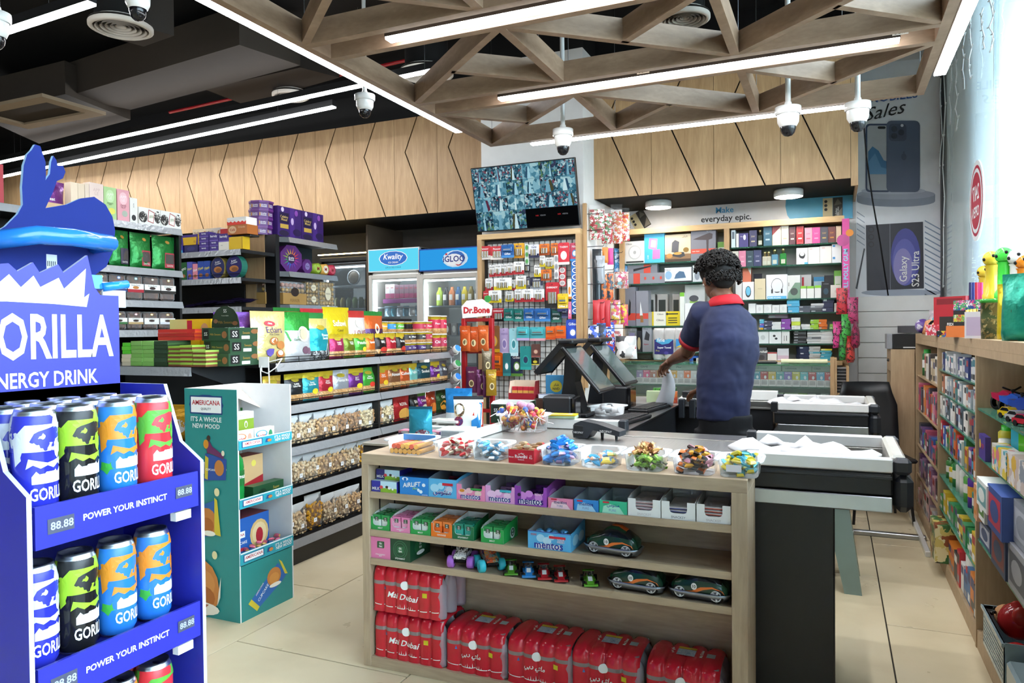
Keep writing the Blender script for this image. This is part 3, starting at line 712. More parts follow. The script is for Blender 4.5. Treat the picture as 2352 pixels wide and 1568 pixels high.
def racer(c,label,x,y):
 t=empty('toy_racer',(x,y,S3),-1.15,label,'toy car','small toy racing cars')
 b=MB()
 for j,(pr) in enumerate((((-.045,.010),(.02,.010),(.050,.008),(.050,.013),(.018,.026),(-.005,.030),(-.04,.026)),)):
  b.prism(list(pr),-.013,.013,'g'+c)
 b.box(.042,-.026,.007,.056,.026,.013,'g'+c);b.box(-.030,-.022,.010,.012,.022,.018,'g'+c)
 b.rect(.0,.0,.001,.001,0,WH);b.build('body',t)
 b=MB();b.add([(.012,-.008,.0292),(.034,-.008,.0205),(.034,.008,.0205),(.012,.008,.0292)],[(0,1,2,3)],WH);b.build('number_plate',t)
 b=MB();b.box(-.052,-.022,.034,-.038,.022,.037,'g'+c);b.box(-.048,-.02,.02,-.042,-.016,.034,'m#222222');b.box(-.048,.016,.02,-.042,.02,.034,'m#222222');b.build('rear_wing',t)
 b=MB();b.ball((-.006,0,.034),.008,'g#20242a',8,6);b.build('driver_helmet',t)
 b=MB();b.prism([(-.01,.029),(.008,.028),(-.004,.043),(-.016,.043)],-.009,.009,'film');b.build('windscreen',t)
 for x2,r in ((.032,.010),(-.034,.0115)):
  for s in (-1,1):
   q=MB();q.cyl((0,-.006,0),(0,.006,0),r,None,14,'m#151515');q.disc(0,0,r*.5,s*.0065,'#b9bcc0',10)
   if s>0:q.f[-1]=q.f[-1][::-1]
   q.build('wheel',t,(x2,s*.025,r))
for c,l,x in (('#4f9a2c','green toy racer beside the turquoise wheeled truck',-1.155),('#2a86d0','blue toy racer in the row of racers',-1.082),('#b8202a','left red toy racer in the row of racers',-1.018),('#b41e28','right red toy racer in the row of racers',-.952)):racer(c,l,x,2.605)
racer('#5aa52c','lone green toy racer near the tin toy cars',-.835,2.60)
# --- bottom: shrink-wrapped water bottles
def water_pack(name,w,n,h,front_text,label,group,loc,dpt=.22):
 t=empty(name,loc,0,label,'water bottles',group)
 NX=n*8;rr=w/n/2
 zs=[0.0,.012,.05,.10,.14,.155,.30,.5,.60,.68,.70,.80,.88,.95,1.0]
 def bul(x):
  f=(x/w+.5)*n;f=f-math.floor(f);return math.sqrt(max(0,1-(2*f-1)**2))
 prof=[]
 for v in zs:
  if v<=.70:prof.append((0.0,v*h,1.0 if v>.02 else .6))
  else :
   q=(v-.70)/.30;prof.append((rr*1.1*(1-math.sqrt(max(0,1-q*q))),h*(.70+.30*q),1.0))
 rows=[]
 def ptf(x,off,z,k):
  b=bul(x);return (x,-dpt/2+off+rr*.45*(1-b)*k,z-(.012*(1-b)*max(0,(z/h-.7)/.3)))
 for off,z,k in prof:rows.append(([ptf(-w/2+w*i/NX,off,z,k) for i in range(NX+1)],z/h))
 for q in (.3,.5,.7):
  rows.append(([(-w/2+w*i/NX,-dpt/2+rr*1.1+(dpt-2.2*rr)*q,h-.006+.006*bul(-w/2+w*i/NX)) for i in range(NX+1)],2))
 back=[([(x,-y,z) for x,y,z in r],v+3) for r,v in reversed(rows[:len(prof)])]
 rows+=back
 vs_=[p for r,_ in rows for p in r];fs=[];mm=[]
 for j in range(len(rows)-1):
  v=rows[j][1]
  for i in range(NX):
   a=j*(NX+1)+i;fs.append((a,a+1,a+NX+2,a+NX+1));mm.append('g#8d7f80' if .595<v<.675 else 'wrap_red')
 MB().add(vs_,fs,mm,True).build('shrink_wrap',t)
 def wf(x,z):return ptf(x,0,z,1.0)[1]-.0012
 b=MB()
 pts=[(-w/2+w*i/24,h*(.17-.05*abs(math.sin(PI*i/24))**.7)) for i in range(25)]
 for i in range(24):
  (xa,za),(xb,zb)=pts[i],pts[i+1];b.poly([(xa,za),(xb,zb),(xb,zb+.003),(xa,za+.003)],0,WH,wf)
 for i,hh in enumerate((.012,.018,.01,.02,.034,.014,.016,.01)):b.poly([(-.04+i*.01,h*.125),(-.036+i*.01,h*.125),(-.038+i*.01,h*.125+hh)],0,WH,wf)
 b.text(front_text,-w*.05,h*.39,w*.42,h*.17,0,WH,.035,-.06,wf,.25)
 b.disc(-w*.02,h*.64,.018,0,WH,18,None,wf);b.poly([(w*.24,h*.44),(w*.24+.02,h*.44),(w*.24+.02,h*.54),(w*.24,h*.54)],0,'#d8c81c',wf)
 b.poly([(-w*.33,h*.50),(-w*.33+.010,h*.50),(-w*.33+.005,h*.58)],0,'#3a78c8',wf)
 b.build('label_print',t,kind='stuff')
 b=MB();b.T=Matrix.Translation((0,0,h+.0016))@Matrix.Rotation(-PI/2,4,'X')
 b.rect(-.035,-.03,.03,.022,0,'p#c9ccd2#7a94b8#dfe2e6#5a78a8:160');b.rect(-.035,.024,.03,.04,0,'#d8b81c');b.rect(.07,-.02,.10,.012,0,'m#a9acb0')
 b.text('Mai Dubai',.052,.0,.06,.014,-.0003,WH,.03,PI/2);b.text(AR_MAI,-.052,.0,.05,.016,-.0003,WH,.03,PI/2)
 b.build('top_sticker',t)
 for s in (-1,1):
  if s<0:continue
  k=3
  for i in range(k):
   y=-dpt/2+rr+(dpt-2*rr)*i/(k-1)
   q=MB();q.lathe([(0,.002),(rr*.9,.003),(rr*.95,.015),(rr*.9,h*.3),(rr*.95,h*.5),(rr*.9,h*.72),(rr*.4,h*.88),(rr*.4,h*.955),(0,h*.96)],12,(0,0,0),'bottle_clear');q.build('bottle',t,(s*(w/2-rr*.55),y,0))
 return t
m_,nt_,b_=_new('wrap_red');b_.inputs['Base Color'].default_value=(*hexc('#d01f31'),1);b_.inputs['Roughness'].default_value=.16;MATS['wrap_red']=m_
n_=_noise(nt_,60,2);bp_=nt_.nodes.new('ShaderNodeBump');bp_.inputs['Strength'].default_value=.25;bp_.inputs['Distance'].default_value=.004;nt_.links.new(n_.outputs['Fac'],bp_.inputs['Height']);nt_.links.new(bp_.outputs[0],b_.inputs['Normal'])
AR_MAI='ﻲﺑﺩ ﻱﺎﻣ'
B0=CS[3];GW='shrink-wrapped water packs at the cabinet bottom';yw=CY0+.014+.11
water_pack('water_pack',.325,6,.188,'Mai Dubai','red water bottle pack at the left end, under another pack',GW,(-1.606,yw,B0))
water_pack('water_pack',.325,6,.188,'Mai Dubai','red water bottle pack stacked on top of another',GW,(-1.608,yw-.003,B0+.192))
for x,l in ((-1.303,'red water bottle pack right beside the stacked pair'),(-1.033,'red water bottle pack, second to the right of the stacked pair'),(-.772,'red water bottle pack, third to the right of the stacked pair'),(-.492,'red water bottle pack at the right end of the cabinet')):
 water_pack('water_pack',.255,4,.178,AR_MAI,l,GW,(x,yw+random.uniform(0,.008),B0))
# == checkouts
m_,nt_,b_=_new('steel');b_.inputs['Base Color'].default_value=(*hexc('#b9b8b4'),1);b_.inputs['Metallic'].default_value=.85;b_.inputs['Roughness'].default_value=.34
n_=_noise(nt_,6,3,'Object',(60,1,1));r_=_ramp(nt_,[(.3,(.28,)*3),(.7,(.42,)*3)]);nt_.links.new(n_.outputs['Fac'],r_.inputs[0]);nt_.links.new(r_.outputs[0],b_.inputs['Roughness']);MATS['steel']=m_
BLK,BLK2='#181a1e','#22262c'
def bagging(dy,root):
 """steel bagging tray with white rails, corner caps, black bumper and aluminium strip; the camera side is y = 2.81 + dy"""
 def bx(name,x0,y0,z0,x1,y1,z1,mt,bev=.004):MB().bbox(x0,y0+dy,z0,x1,y1+dy,z1,mt,bev).build(name,root)
 RX0,RX1,Y0,Y1,ZT=-.315,.182,2.812,3.42,.943
 bx('rail',RX0 if dy else -.30,Y0,.896,RX1,Y0+.05,ZT,'g#f1f0ee');bx('rail',RX0,Y1-.05,.896,RX1,Y1,ZT,'g#f1f0ee')
 bx('rail',RX1-.005,Y0+.055,.896,RX1+.045,Y1-.055,ZT+.006,'g#e9e6dc',.01)
 bx('corner_cap',RX1+.001,Y0-.002,.89,RX1+.058,Y0+.053,ZT+.002,'#2a2f36',.012);bx('corner_cap',RX1+.001,Y1-.052,.89,RX1+.058,Y1+.002,ZT+.002,'#5b6067',.012)
 bx('corner_cap',RX0-.04,Y1-.05,.885,RX0-.001,Y1,ZT+.001,'#3a3d42')
 if dy:bx('corner_cap',RX0-.04,Y0,.885,RX0-.001,Y0+.05,ZT+.001,'#22252a')
 bx('tray_floor',RX0,Y0+.05,.80,RX1,Y1-.05,.81,'steel',.001)
 bx('tray_wall',RX0,Y1-.055,.81,RX1,Y1-.05,.896,'steel',.001);bx('tray_wall',RX1-.004,Y0+.05,.81,RX1,Y1-.05,.896,'steel',.001);bx('tray_wall',RX0,Y0+.05,.81,RX1,Y0+.055,.896,'steel',.001)
 bx('bumper',-.335 if dy else -.29,Y0,.815,RX1,Y0+.045,.893,BLK,.006);bx('bumper_groove',-.335 if dy else -.29,Y0-.003,.872,RX1,Y0+.01,.884,BLK2,.002)
 bx('bumper',RX0,Y1-.045,.77,RX1,Y1,.893,BLK,.006)
 bx('bumper_end',RX1+.001,Y0-.006,.762,RX1+.064,Y1+.006,.889,BLK2,.022)
 bx('aluminium_strip',-.315 if dy else -.29,Y0-.004,.760,RX1-.001,Y0+.04,.813,'k#b9bec4',.003)
ck=empty('checkout_counter',(0,0,0),0,'near black checkout with steel top and white railed bagging tray','checkout')
bagging(0,ck)
MB().bbox(-2.0,2.83,0,-.30,3.60,.872,BLK,.004).build('body',ck)
MB().bbox(-.298,2.86,.0,.0,3.36,.758,'#1c1f23',.006).build('leg_panel',ck)
MB().bbox(-2.0,2.825,.873,-.36,3.61,.886,'steel',.002).build('steel_top',ck)
MB().bbox(-1.38,3.555,.887,-.985,3.605,.94,'g#efeee9',.004).build('rail',ck)
MB().bbox(-.984,3.55,.886,-.945,3.61,.945,'#2b2e33',.006).build('corner_cap',ck)
MB().bbox(-1.585,2.90,.887,-1.535,3.60,.925,'g#ecebe6',.004).build('rail',ck)
MB().bbox(-.955,3.42,.8865,-.36,3.60,.889,'k#c9c8c4',.0005).build('edge_plate',ck)
ck2=empty('checkout_counter',(0,0,0),0,'far black checkout with white railed bagging tray behind the cashier','checkout')
bagging(1.905,ck2)
MB().bbox(-1.62,4.96,0,-.36,5.46,.872,BLK,.004).build('body',ck2)
MB().bbox(-.35,4.78,0,-.05,5.28,.758,'#1c1f23',.006).build('leg_panel',ck2)
MB().bbox(-1.62,4.95,.873,-.36,5.47,.886,'steel',.002).build('steel_top',ck2)
MB().bbox(-.93,4.95,.887,-.36,4.99,.925,'k#c4c3bf',.003).build('edge_strip',ck2)
MB().bbox(-.90,5.40,.887,-.36,5.46,.955,'g#efeee9',.004).build('rail',ck2)
ps=empty('till_counter',(0,0,0),0,'black till counter with dark steel top carrying the screens','counter')
MB().bbox(-1.60,3.62,0,-.97,4.945,.872,BLK,.003).build('body',ps)
MB().bbox(-1.60,3.615,.873,-.955,4.945,.886,'k#6f7174',.002).build('steel_top',ps)
for y in (4.62,4.80):
 MB().bbox(-.968,y,.55,-.958,y+.02,.70,'#4a4d52',.002).build('drawer_pull',ps)
for x in (-.93,-.86):MB().bbox(x-.02,4.90,.80,x+.02,4.945,.93,BLK2,.006).build('end_cap',ps)
# --- screens
m_,nt_,b_=_new('screen_glass');b_.inputs['Base Color'].default_value=(*hexc('#56605f'),1);b_.inputs['Roughness'].default_value=.06;b_.inputs['Specular IOR Level'].default_value=.9;MATS['screen_glass']=m_
def terminal(y0,label):
 t=empty('till_screen',(-1.40,y0+.165,.886),0,label,'till screen','till screens')
 W=.33
 def slab(name,x0,z0,x1,z1,th,wy,mt,par=t,off=0.0):
  d=Vector((x1-x0,0,z1-z0));L=d.length
  o=MB().bbox(0,-wy/2,-th,L,wy/2,0,mt,.006).build(name,par,(x0,0,z0));o.rotation_euler=(0,-math.atan2(d.z,d.x),0);return o
 sh_=slab('screen_housing',-.035,.415,.19,.155,.022,W,'#141518')
 o=MB();o.box(.02,-W/2+.02,.0,.325,W/2-.02,.0015,'screen_glass');s=o.build('screen',t,(-.035,0,.415));s.rotation_euler=(0,math.atan2(.26,.225),0);subpart(s,sh_)
 slab('customer_display',-.055,.445,-.225,.262,-.02,.25,'#121316')
 MB().bbox(-.075,-.14,.428,.02,.14,.455,'#17181b',.008).build('top_hinge',t)
 MB().prism([(-.10,.02),(.05,.02),(.0,.20),(.02,.34),(-.03,.40),(-.06,.34),(-.07,.2)],-.06,.06,'#131417').build('stand',t)
 MB().bbox(-.13,-.11,0,.09,.11,.022,'#16171a',.006).build('base',t)
terminal(4.0,'till screen nearest the camera, leaning towards the cashier')
terminal(4.55,'till screen farther back beside the cashier')
def printer(x,y,rz,label):
 t=empty('receipt_printer',(x,y,.886),rz,label,'receipt printer','receipt printers')
 MB().bbox(-.10,-.075,0,.06,.075,.145,'#1f2124',.01).build('case',t)
 MB().bbox(.061,-.073,.01,.085,.073,.14,'g#101114',.006).build('front_cover',t)
 MB().box(-.06,-.05,.1455,.04,.05,.1475,'#2c2e32').build('lid',t)
printer(-1.385,3.86,.12,'black receipt printer under the near till screen')
printer(-1.26,4.60,.0,'black receipt printer under the far till screen')
def keyboard(x,y,rz,label):
 t=empty('keyboard',(x,y,.886),rz,label,'keyboard','keyboards')
 MB().bbox(-.065,-.225,0,.065,.225,.02,'#1b1c1e',.005).build('case',t)
 mb=MB()
 for i in range(5):
  for j in range(14):mb.box(-.055+i*.022,-.212+j*.0305,.0205,-.055+i*.022+.018,-.212+j*.0305+.026,.026,'#26282b')
 mb.build('keys',t,kind='stuff')
keyboard(-1.055,3.98,-.12,'black keyboard nearest the camera on the till counter')
keyboard(-1.07,4.62,-.12,'black keyboard farther back on the till counter')
t=empty('card_terminal',(-1.02,3.30,.886),-.12,'dark grey handheld card payment terminal on the steel counter','card terminal')
mb=MB();mb.prism([(-.10,.004),(-.03,.004),(.0,.045),(.13,.022),(.132,.045),(.02,.075),(-.06,.085),(-.095,.07),(-.105,.03)],-.04,.04,'#33383f','#2b3036');mb.build('body',t)
mb=MB();mb.bbox(-.106,-.041,.004,-.04,.041,.07,'#1f2328',.01);mb.text('NEOPAY',-.073,.03,.05,.012,-.0418,WH,.04);mb.build('printer_end',t)
mb=MB();mb.text('NEOPAY',.065,.042,.06,.012,-.0405,WH,.04);mb.build('maker_print',t)
for x in (.03,.10):MB().cyl((x,0,0),(x,0,.03),.006,.009,8,'#202327').build('foot',t)
# --- clear basket with paper rolls
def tub(w,d,h,label,loc,rz=0.0,group='clear sweet tubs along the counter front',flare=.014):
 t=MB();n=20
 def ring(a,b,z,r=.022):
  out=[]
  for i in range(n):
   th=2*PI*(i+.5)/n;cx,sx=math.cos(th),math.sin(th);e=.42
   out.append((math.copysign(abs(cx)**e,cx)*a,math.copysign(abs(sx)**e,sx)*b,z))
  return out
 R=[ring(w/2*.88,d/2*.88,.0005),ring(w/2*.93,d/2*.93,.004),ring(w/2,d/2,h),ring(w/2+flare,d/2+flare,h+.003),ring(w/2+flare,d/2+flare,h-.004)]
 vs_=[p for r in R for p in r];fs=[tuple(range(n-1,-1,-1))]
 for j in range(len(R)-1):
  for i in range(n):fs.append((j*n+i,j*n+(i+1)%n,(j+1)*n+(i+1)%n,(j+1)*n+i))
 t.add(vs_,fs,'tub_plastic',True)
 return t.build('plastic_tub',None,loc,rz,label,'tub',group)
tub(.20,.15,.055,'clear plastic tray of paper rolls between printer and keyboard',(-1.24,4.24,.886),1.2,'other clear tubs')
for i in range(5):
 mb=MB();mb.lathe([(.006,-.03),(.018,-.03),(.018,.03),(.006,.03),(.006,-.03)],14,(0,0,0),'m#e9e9ea','X')
 o=mb.build('paper_roll',None,(-1.27+.03*(i%3),4.19+.045*(i//2)+.01*i,.886+.024+.02*(i%2)),i*.7,'small white till paper roll in the clear tray','paper roll','paper rolls in the tray')
# --- sweets in tubs on the cabinet top
SW={}
def sweet(kind,c1,c2):
 k=(kind,c1,c2)
 if k in SW:return SW[k]
 mb=MB()
 if kind=='twist':
  mb.bbox(-.013,-.007,-.005,.013,.007,.006,'f'+c1,.003)
  for s in (-1,1):mb.add([(s*.012,0,0),(s*.024,-.008,.004),(s*.026,.0,-.003),(s*.024,.008,.005)],[(0,1,2),(0,2,3)] if s>0 else [(0,2,1),(0,3,2)],'f'+c2)
 elif kind=='packet':
  L,W,H=.032,.011,.006
  vs_=[(-L/2,-W,.0),(-L/2,W,.0),(L/2,-W,0),(L/2,W,0)]
  top=[(-L*.32,-W*.75,H),(-L*.32,W*.75,H),(L*.32,-W*.75,H),(L*.32,W*.75,H),(0,-W*.8,H*1.2),(0,W*.8,H*1.2)]
  bot=[(x,y,-z*.8) for x,y,z in top]
  V=vs_+top+bot
  for o,s in ((4,1),(10,-1)):
   F=[(0,o,o+1,1),(o,o+4,o+5,o+1),(o+4,o+2,o+3,o+5),(2,3,o+3,o+2),(0,2,o+2,o+4,o),(1,o+1,o+5,o+3,3)]
   mb.add(V,[f if s<0 else f[::-1] for f in F],['f'+c2,'f'+c1,'f'+c1,'f'+c2,'f'+c1,'f'+c1])
 else :
  mb.cyl((0,-.062,0),(0,.062,0),.0105,None,12,'f'+c1,True,'f'+c2)
 SW[k]=mb.mesh('wrapped_sweet');return SW[k]
ZT_=CZ
tubs=[(-1.622,.172,.17,'leftmost clear tub, full of yellow biscuit rolls',None),(-1.400,.142,.15,'clear tub of red wrapped biscuits',('packet',[('#c82a32','#e6dcc4'),('#d8d2b8','#b8262e'),('#b01f2a','#c8b89a')],.9)),(-1.247,.132,.15,'clear tub of light blue wafer packets',('packet',[('#3a9cc8','#c6d2d8'),('#b9c2c8','#4aa6d0'),('#5ab2d8','#e0e4e0')],.9)),(-.955,.136,.15,'clear tub heaped with sky-blue toffees',('packet',[('#2f8fe0','#5aaef0'),('#3f9aea','#bfa0d0'),('#2a86d8','#3a9aea')],1.5)),(-.797,.140,.15,'clear tub half full of mixed blue and peach sweets',('packet',[('#3a9ed0','#e8b088'),('#e0a080','#d8c8c0'),('#c8d8e0','#4aa0d0'),('#e0c84a','#3a8ac0')],.6)),(-.627,.142,.15,'clear tub of lime green and gold twist sweets',('twist',[('#8cc23a','#6aa02a'),('#7ab430','#2a3028'),('#c89a5a','#e0b878'),('#a0623a','#e8c08a')],1.35)),(-.451,.150,.15,'clear tub of orange and black toffees',('packet',[('#2a2422','#d8742a'),('#d8702a','#2c2624'),('#d8a02a','#2a2624'),('#c88aa0','#3a2a2a')],1.35)),(-.300,.136,.15,'rightmost clear tub, with yellow and turquoise sweets',('packet',[('#d8c22a','#e8dc6a'),('#52b4c8','#d8c83a'),('#e0cc3a','#4aaac0'),('#5ab8d0','#e0e0d0')],1.15))]
for x,ww,dd,lab,fill in tubs:
 yc=2.567+dd/2;hh=.06
 tub(ww,dd,hh,lab+' on the counter front',(x,yc,ZT_))
 rnd=random.Random(int(-x*1000))
 if fill is None:
  for r in range(2):
   for k in range(7-r):
    c=rnd.choice([('#e0a83a','#e6b04a'),('#e0a83a','#e6b04a'),('#e0a83a','#e4ac44'),('#d8582e','#d8502e')]) if r else ('#e0a83a','#e6b04a')
    put(sweet('roll',*c),'biscuit_roll',None,(x-.064+.0212*k+.0105*r,yc,ZT_+.0125+.0205*r),0,('red' if c[0]=='#d8582e' else 'yellow')+' wrapped biscuit roll in the leftmost tub','sweets','biscuit rolls in the leftmost tub')
  MB().box(-.078,.04,.042,.078,.046,.066,'#4a90d8').build('backing_card',None,(x,yc+.012,ZT_),0,'blue card standing at the back of the leftmost tub','card')
  continue
 kind,cols,lvl=fill
 n=int(36*lvl)
 for i in range(n):
  lay=i/n;z=.009+lay*hh*lvl*.95
  over=z>hh
  a=.40 if not over else .40*max(.25,1-(z-hh)/.035)
  c=cols[i%len(cols)] if kind!='twist' else (cols[i%2] if z<hh*.85 else cols[2+i%2])
  o=put(sweet(kind,*c),'wrapped_sweet',None,(x+rnd.uniform(-a,a)*ww*.88,yc+rnd.uniform(-a,a)*dd*.9,ZT_+z),rnd.uniform(0,6.3),cname(c[0])+' wrapped sweet in the '+lab,'sweets','sweets in the '+lab)
  o.rotation_euler=(rnd.uniform(-.5,.5),rnd.uniform(-.5,.5),rnd.uniform(0,6.3));o.scale=(1.25,)*3
MB().box(-.022,-.001,.022,.028,0,.046,'m#e8e4ea').text('',0,0,.1,.1,0,WH).build('price_sticker',None,(-.315,2.564,ZT_),0,'white price sticker on the rightmost sweet tub','label')
mb=tray(.105,.15,.052,'#c4162c','m#b89a7a',[('t','Ruwdhi',.5,.50,.5,.24,WH,.04),('t','ﻲﺿﻭﺭ',.5,.70,.4,.2,WH,.04),('t','12\nPcs',.88,.5,.14,.28,WH,.02),('t','Biscuit',.12,.45,.18,.12,WH,.02),('t','Sandwich',.5,.28,.24,.1,WH,.0)],[('t','Pcs',.5,.5,.3,.3,WH,.02)],.052)
mb.build('biscuit_box',None,(-1.094,2.572+.075,ZT_),0,'red open biscuit box between the blue tubs','box')
for i in range(12):
 rnd=random.Random(i);put(sweet('packet',*(('#c8a070','#d02a3a') if i%2 else ('#d8c0a0','#c8a878'))),'wrapped_sweet',None,(-1.094+(-.036+.024*(i%4)),2.60+.04*(i//4),ZT_+.048+.006*(i%3)),rnd.uniform(-.3,.3),'small wrapped biscuit in the red box','sweets','biscuits in the red box')
# --- lollipop tub
LX,LY,LZ=-1.445,3.44,.886
tub(.235,.17,.085,'large clear tub overflowing with wrapped lollipops',(LX,LY,LZ),0.05,'other clear tubs')
lol=[]
for i,cs in enumerate((('#d9a8c8','#c888b4'),('#e0a83a','#c83a50'),('#3a5aa8','#e0c04a'),('#c8304a','#e0a84a'),('#d8784a','#e0b84a'))):
 mb=MB();mb.ball((0,0,0),.017 if i else .021,'p%s%s%s:55'%(cs[0],cs[1],cs[0]),12,8);mb.cyl((0,0,-.012),(0,0,-.072),.0022,None,6,WH);mb.cyl((0,0,-.013),(0,0,-.03),.007,.003,8,'g'+cs[0]);lol.append(mb.mesh('lollipop'))
rnd=random.Random(3)
for i in range(52):
 top=i<24
 a,b=rnd.uniform(-.098,.098),rnd.uniform(-.068,.068)
 if i%3==0:b=-.066
 z=rnd.uniform(.088,.118) if top else rnd.uniform(.022,.07)
 if i<5:z=.128;a=-.06+i*.028;b*=.6
 o=put(lol[0 if i<5 else 1+i%4],'lollipop',None,(LX+a,LY+b,LZ+z),0,('pink','amber','blue','red','orange')[0 if i<5 else 1+i%4]+' wrapped lollipop '+('on the heap above' if top else 'inside')+' the large clear tub','lollipop','lollipops in the clear tub')
 o.rotation_euler=(rnd.uniform(-1.2,1.2)-(.0 if top else PI*.8),rnd.uniform(-1,1),rnd.uniform(0,6))
for i in range(9):
 x0,x1=LX-.09+i*.022,LX-.09+i*.022+rnd.uniform(-.03,.03)
 MB().cyl((0,0,0),(x1-x0,0,.055),.0022,None,6,WH).build('lollipop_stick',None,(x0,LY-.075,LZ+.008),0,'white lollipop stick against the tub wall, '+ORD[i]+' from the left','stick','lollipop sticks')
# --- goods left of the till
def simple_box(mb,name,loc,rz,label,cat='box',group=None):return mb.build(name,None,loc,rz,label,cat,group)
gb=tray(.22,.15,.105,'#1f3a26','m#e8e6e0',[('r',.05,.42,.22,.95,'#0c0d0c'),('t','SS',.135,.68,.1,.34,WH,.0),('t','Opium Sweets',.48,.66,.42,.18,'#b89a5a',.0),('p',((.27,.5),(.27,.8),(.32,.95),(.36,.8),(.36,.5)),'#8a6a2a'),('d',.82,.62,.12,.2,'#9a5a30'),('d',.84,.68,.1,.1,'#c08050')],[('r',.2,.6,.5,.95,'#0c0d0c'),('d',.75,.7,.15,.2,'#9a5a30'),('d',.7,.25,.2,.2,'#2a7a3a')],.118)
simple_box(gb,'sweets_carton',(-1.66,3.80,.88),.10,'dark green torn-open sweets carton behind the lollipops')
simple_box(carton(.17,.08,.006,'#d8b81c',(),(),'#e0bc22',[('r',.1,.1,.9,.35,'#e8e0c0'),('d',.2,.7,.08,.15,'#c0c0d0'),('d',.8,.7,.08,.15,'#c0c0d0'),('t','choco',.6,.25,.3,.15,'#c03020',.02)]),'chocolate_bar',(-1.30,3.585,.955),.12,'yellow flat chocolate bar lying on the white rail')
simple_box(carton(.16,.075,.012,'#a8c09a',(),(),'#b8ccaa'),'chocolate_bar',(-1.295,3.585,.942),.06,'pale green flat bar under the yellow chocolate bar')
bg=pouch(.115,.155,.05,[(.12,'f#1c5a70'),(.92,'f#2f94ac'),(1,'f#1c5a70')],[('d',.6,.2,.3,.12,'p#7a3a4a#3a9ab0#a0c8d0:60')],3)
simple_box(bg,'snack_bag',(-1.79,3.0,.8865),.35,'small shiny teal snack bag standing on the counter','snack bag')
bg=pouch(.16,.175,.05,[(.08,'m#f0efe8'),(.9,'m#f2f1ea'),(1,'m#3a3a3e')],[('p',((.3,0),(.98,.02),(.98,.82),(.8,.88),(.68,.5)),'#d83a22'),('p',((.62,.12),(.9,.08),(.95,.8),(.86,.82),(.8,.4),(.62,.3)),'#2a8ad0'),('d',.22,.6,.18,.2,'p#8a6a4a#5a3a2a#c8b08a#3a4a2a:60'),('d',.2,.28,.15,.14,'p#7a2a4a#4a2a6a#c83a4a:60')],8)
simple_box(bg,'snack_bag',(-1.72,3.36,.886),.30,'white snack bag with red and blue swoosh beside the lollipops','snack bag')
bg=pouch(.15,.20,.06,[(.35,'m#c8d0d4'),(1,'f#2a86cc')],[('t','KIT',.6,.25,.5,.14,'#23262a',.04)],9)
simple_box(bg,'snack_bag',(-1.86,3.52,.886),.3,'blue pouch bag behind the white snack bag','snack bag')
rb=tray(.16,.12,.12,'#a8202c','m#e8d8c0',[('t','Nuteca',.3,.2,.4,.1,'#e8c8a8',.02)],(),.19)
simple_box(rb,'chocolate_display',(-1.72,4.10,.9),.1,'red counter display of chocolate sticks behind the green carton')
for k in range(4):simple_box(carton(.032,.02,.15,'#c4283a',[('r',0,.62,1,.85,'#d8a04a'),('r',.2,.2,.8,.4,WH)]),'chocolate_pack',(-1.775+.036*k,4.09,.905),.1,'red and gold chocolate stick pack, '+ORD[k]+' from the left in the red display','sweets','chocolate packs in the red display')
simple_box(carton(.15,.015,.22,'#4aa4dc',[('d',.45,.68,.26,.17,'#e0d84a'),('t','ﺮﻜﺷ',.45,.72,.3,.09,'#2a3a4a',.03),('t','NVD',.45,.61,.3,.07,'#2a3a4a',.03)]),'notice_card',(-1.60,4.36,.89),.1,'blue notice card with yellow round badge behind the till screen','sign')
simple_box(carton(.10,.06,.02,'m#dfe2ea',(),(),'p#e8e8ee#3a5aa8#e0e0ea#8aa0d0:50'),'cigarette_paper',(-1.585,4.12,.99),.5,'blue and white small packets beside the red display','packet')
MB().bbox(-.08,-.05,0,.08,.05,.1,'#4a2e24',.003).build('small_crate',None,(-1.575,4.12,.888),.3,'brown small crate behind the till screen','crate')
for i in range(3):simple_box(carton(.07,.07,.028,'#3a1f4e',[('r',.0,.62,1,1,'#d8848a'),('d',.5,.75,.3,.2,WH)] if i!=1 else [('r',0,0,1,1,'#c8742a'),('d',.5,.5,.2,.4,'#e0a04a')],(),'#c87a94'),'chocolate_box',(-1.915+.074*i,3.09+.006*i,.8865),.08,('left','middle orange','right')[i]+' small chocolate box behind the leftmost tub','box','small chocolate boxes by the rail')
simple_box(carton(.15,.16,.035,'m#eceae4',[('r',.2,.2,.8,.85,'p#f0f0f0#2a2a2a#f0f0f0#303030:300')],(),'m#f2f0ea'),'flat_carton',(-1.69,3.17,.8865),.1,'flat white carton with barcode beside the teal bag')
for i in range(4):simple_box(carton(.16,.035,.012,'m#efece6',(),(),'m#f4f2ec',[('r',.1,.2,.4,.8,'#a8b49a')]),'snack_stick',(-1.84+.02*(i%2),3.33+.03*i,.925-.012*(i%2)),.1*i-.1,'white wrapped snack stick heaped behind the teal bag, '+('lower' if i%2 else 'upper')+' layer','snack bar','white snack sticks')
MB().bbox(-.1,-.1,0,.1,.1,.022,'m#cfd2cc',.003).build('parcel_tray',None,(-1.82,3.38,.887),.1,'pale flat tray under the white snack sticks','tray')
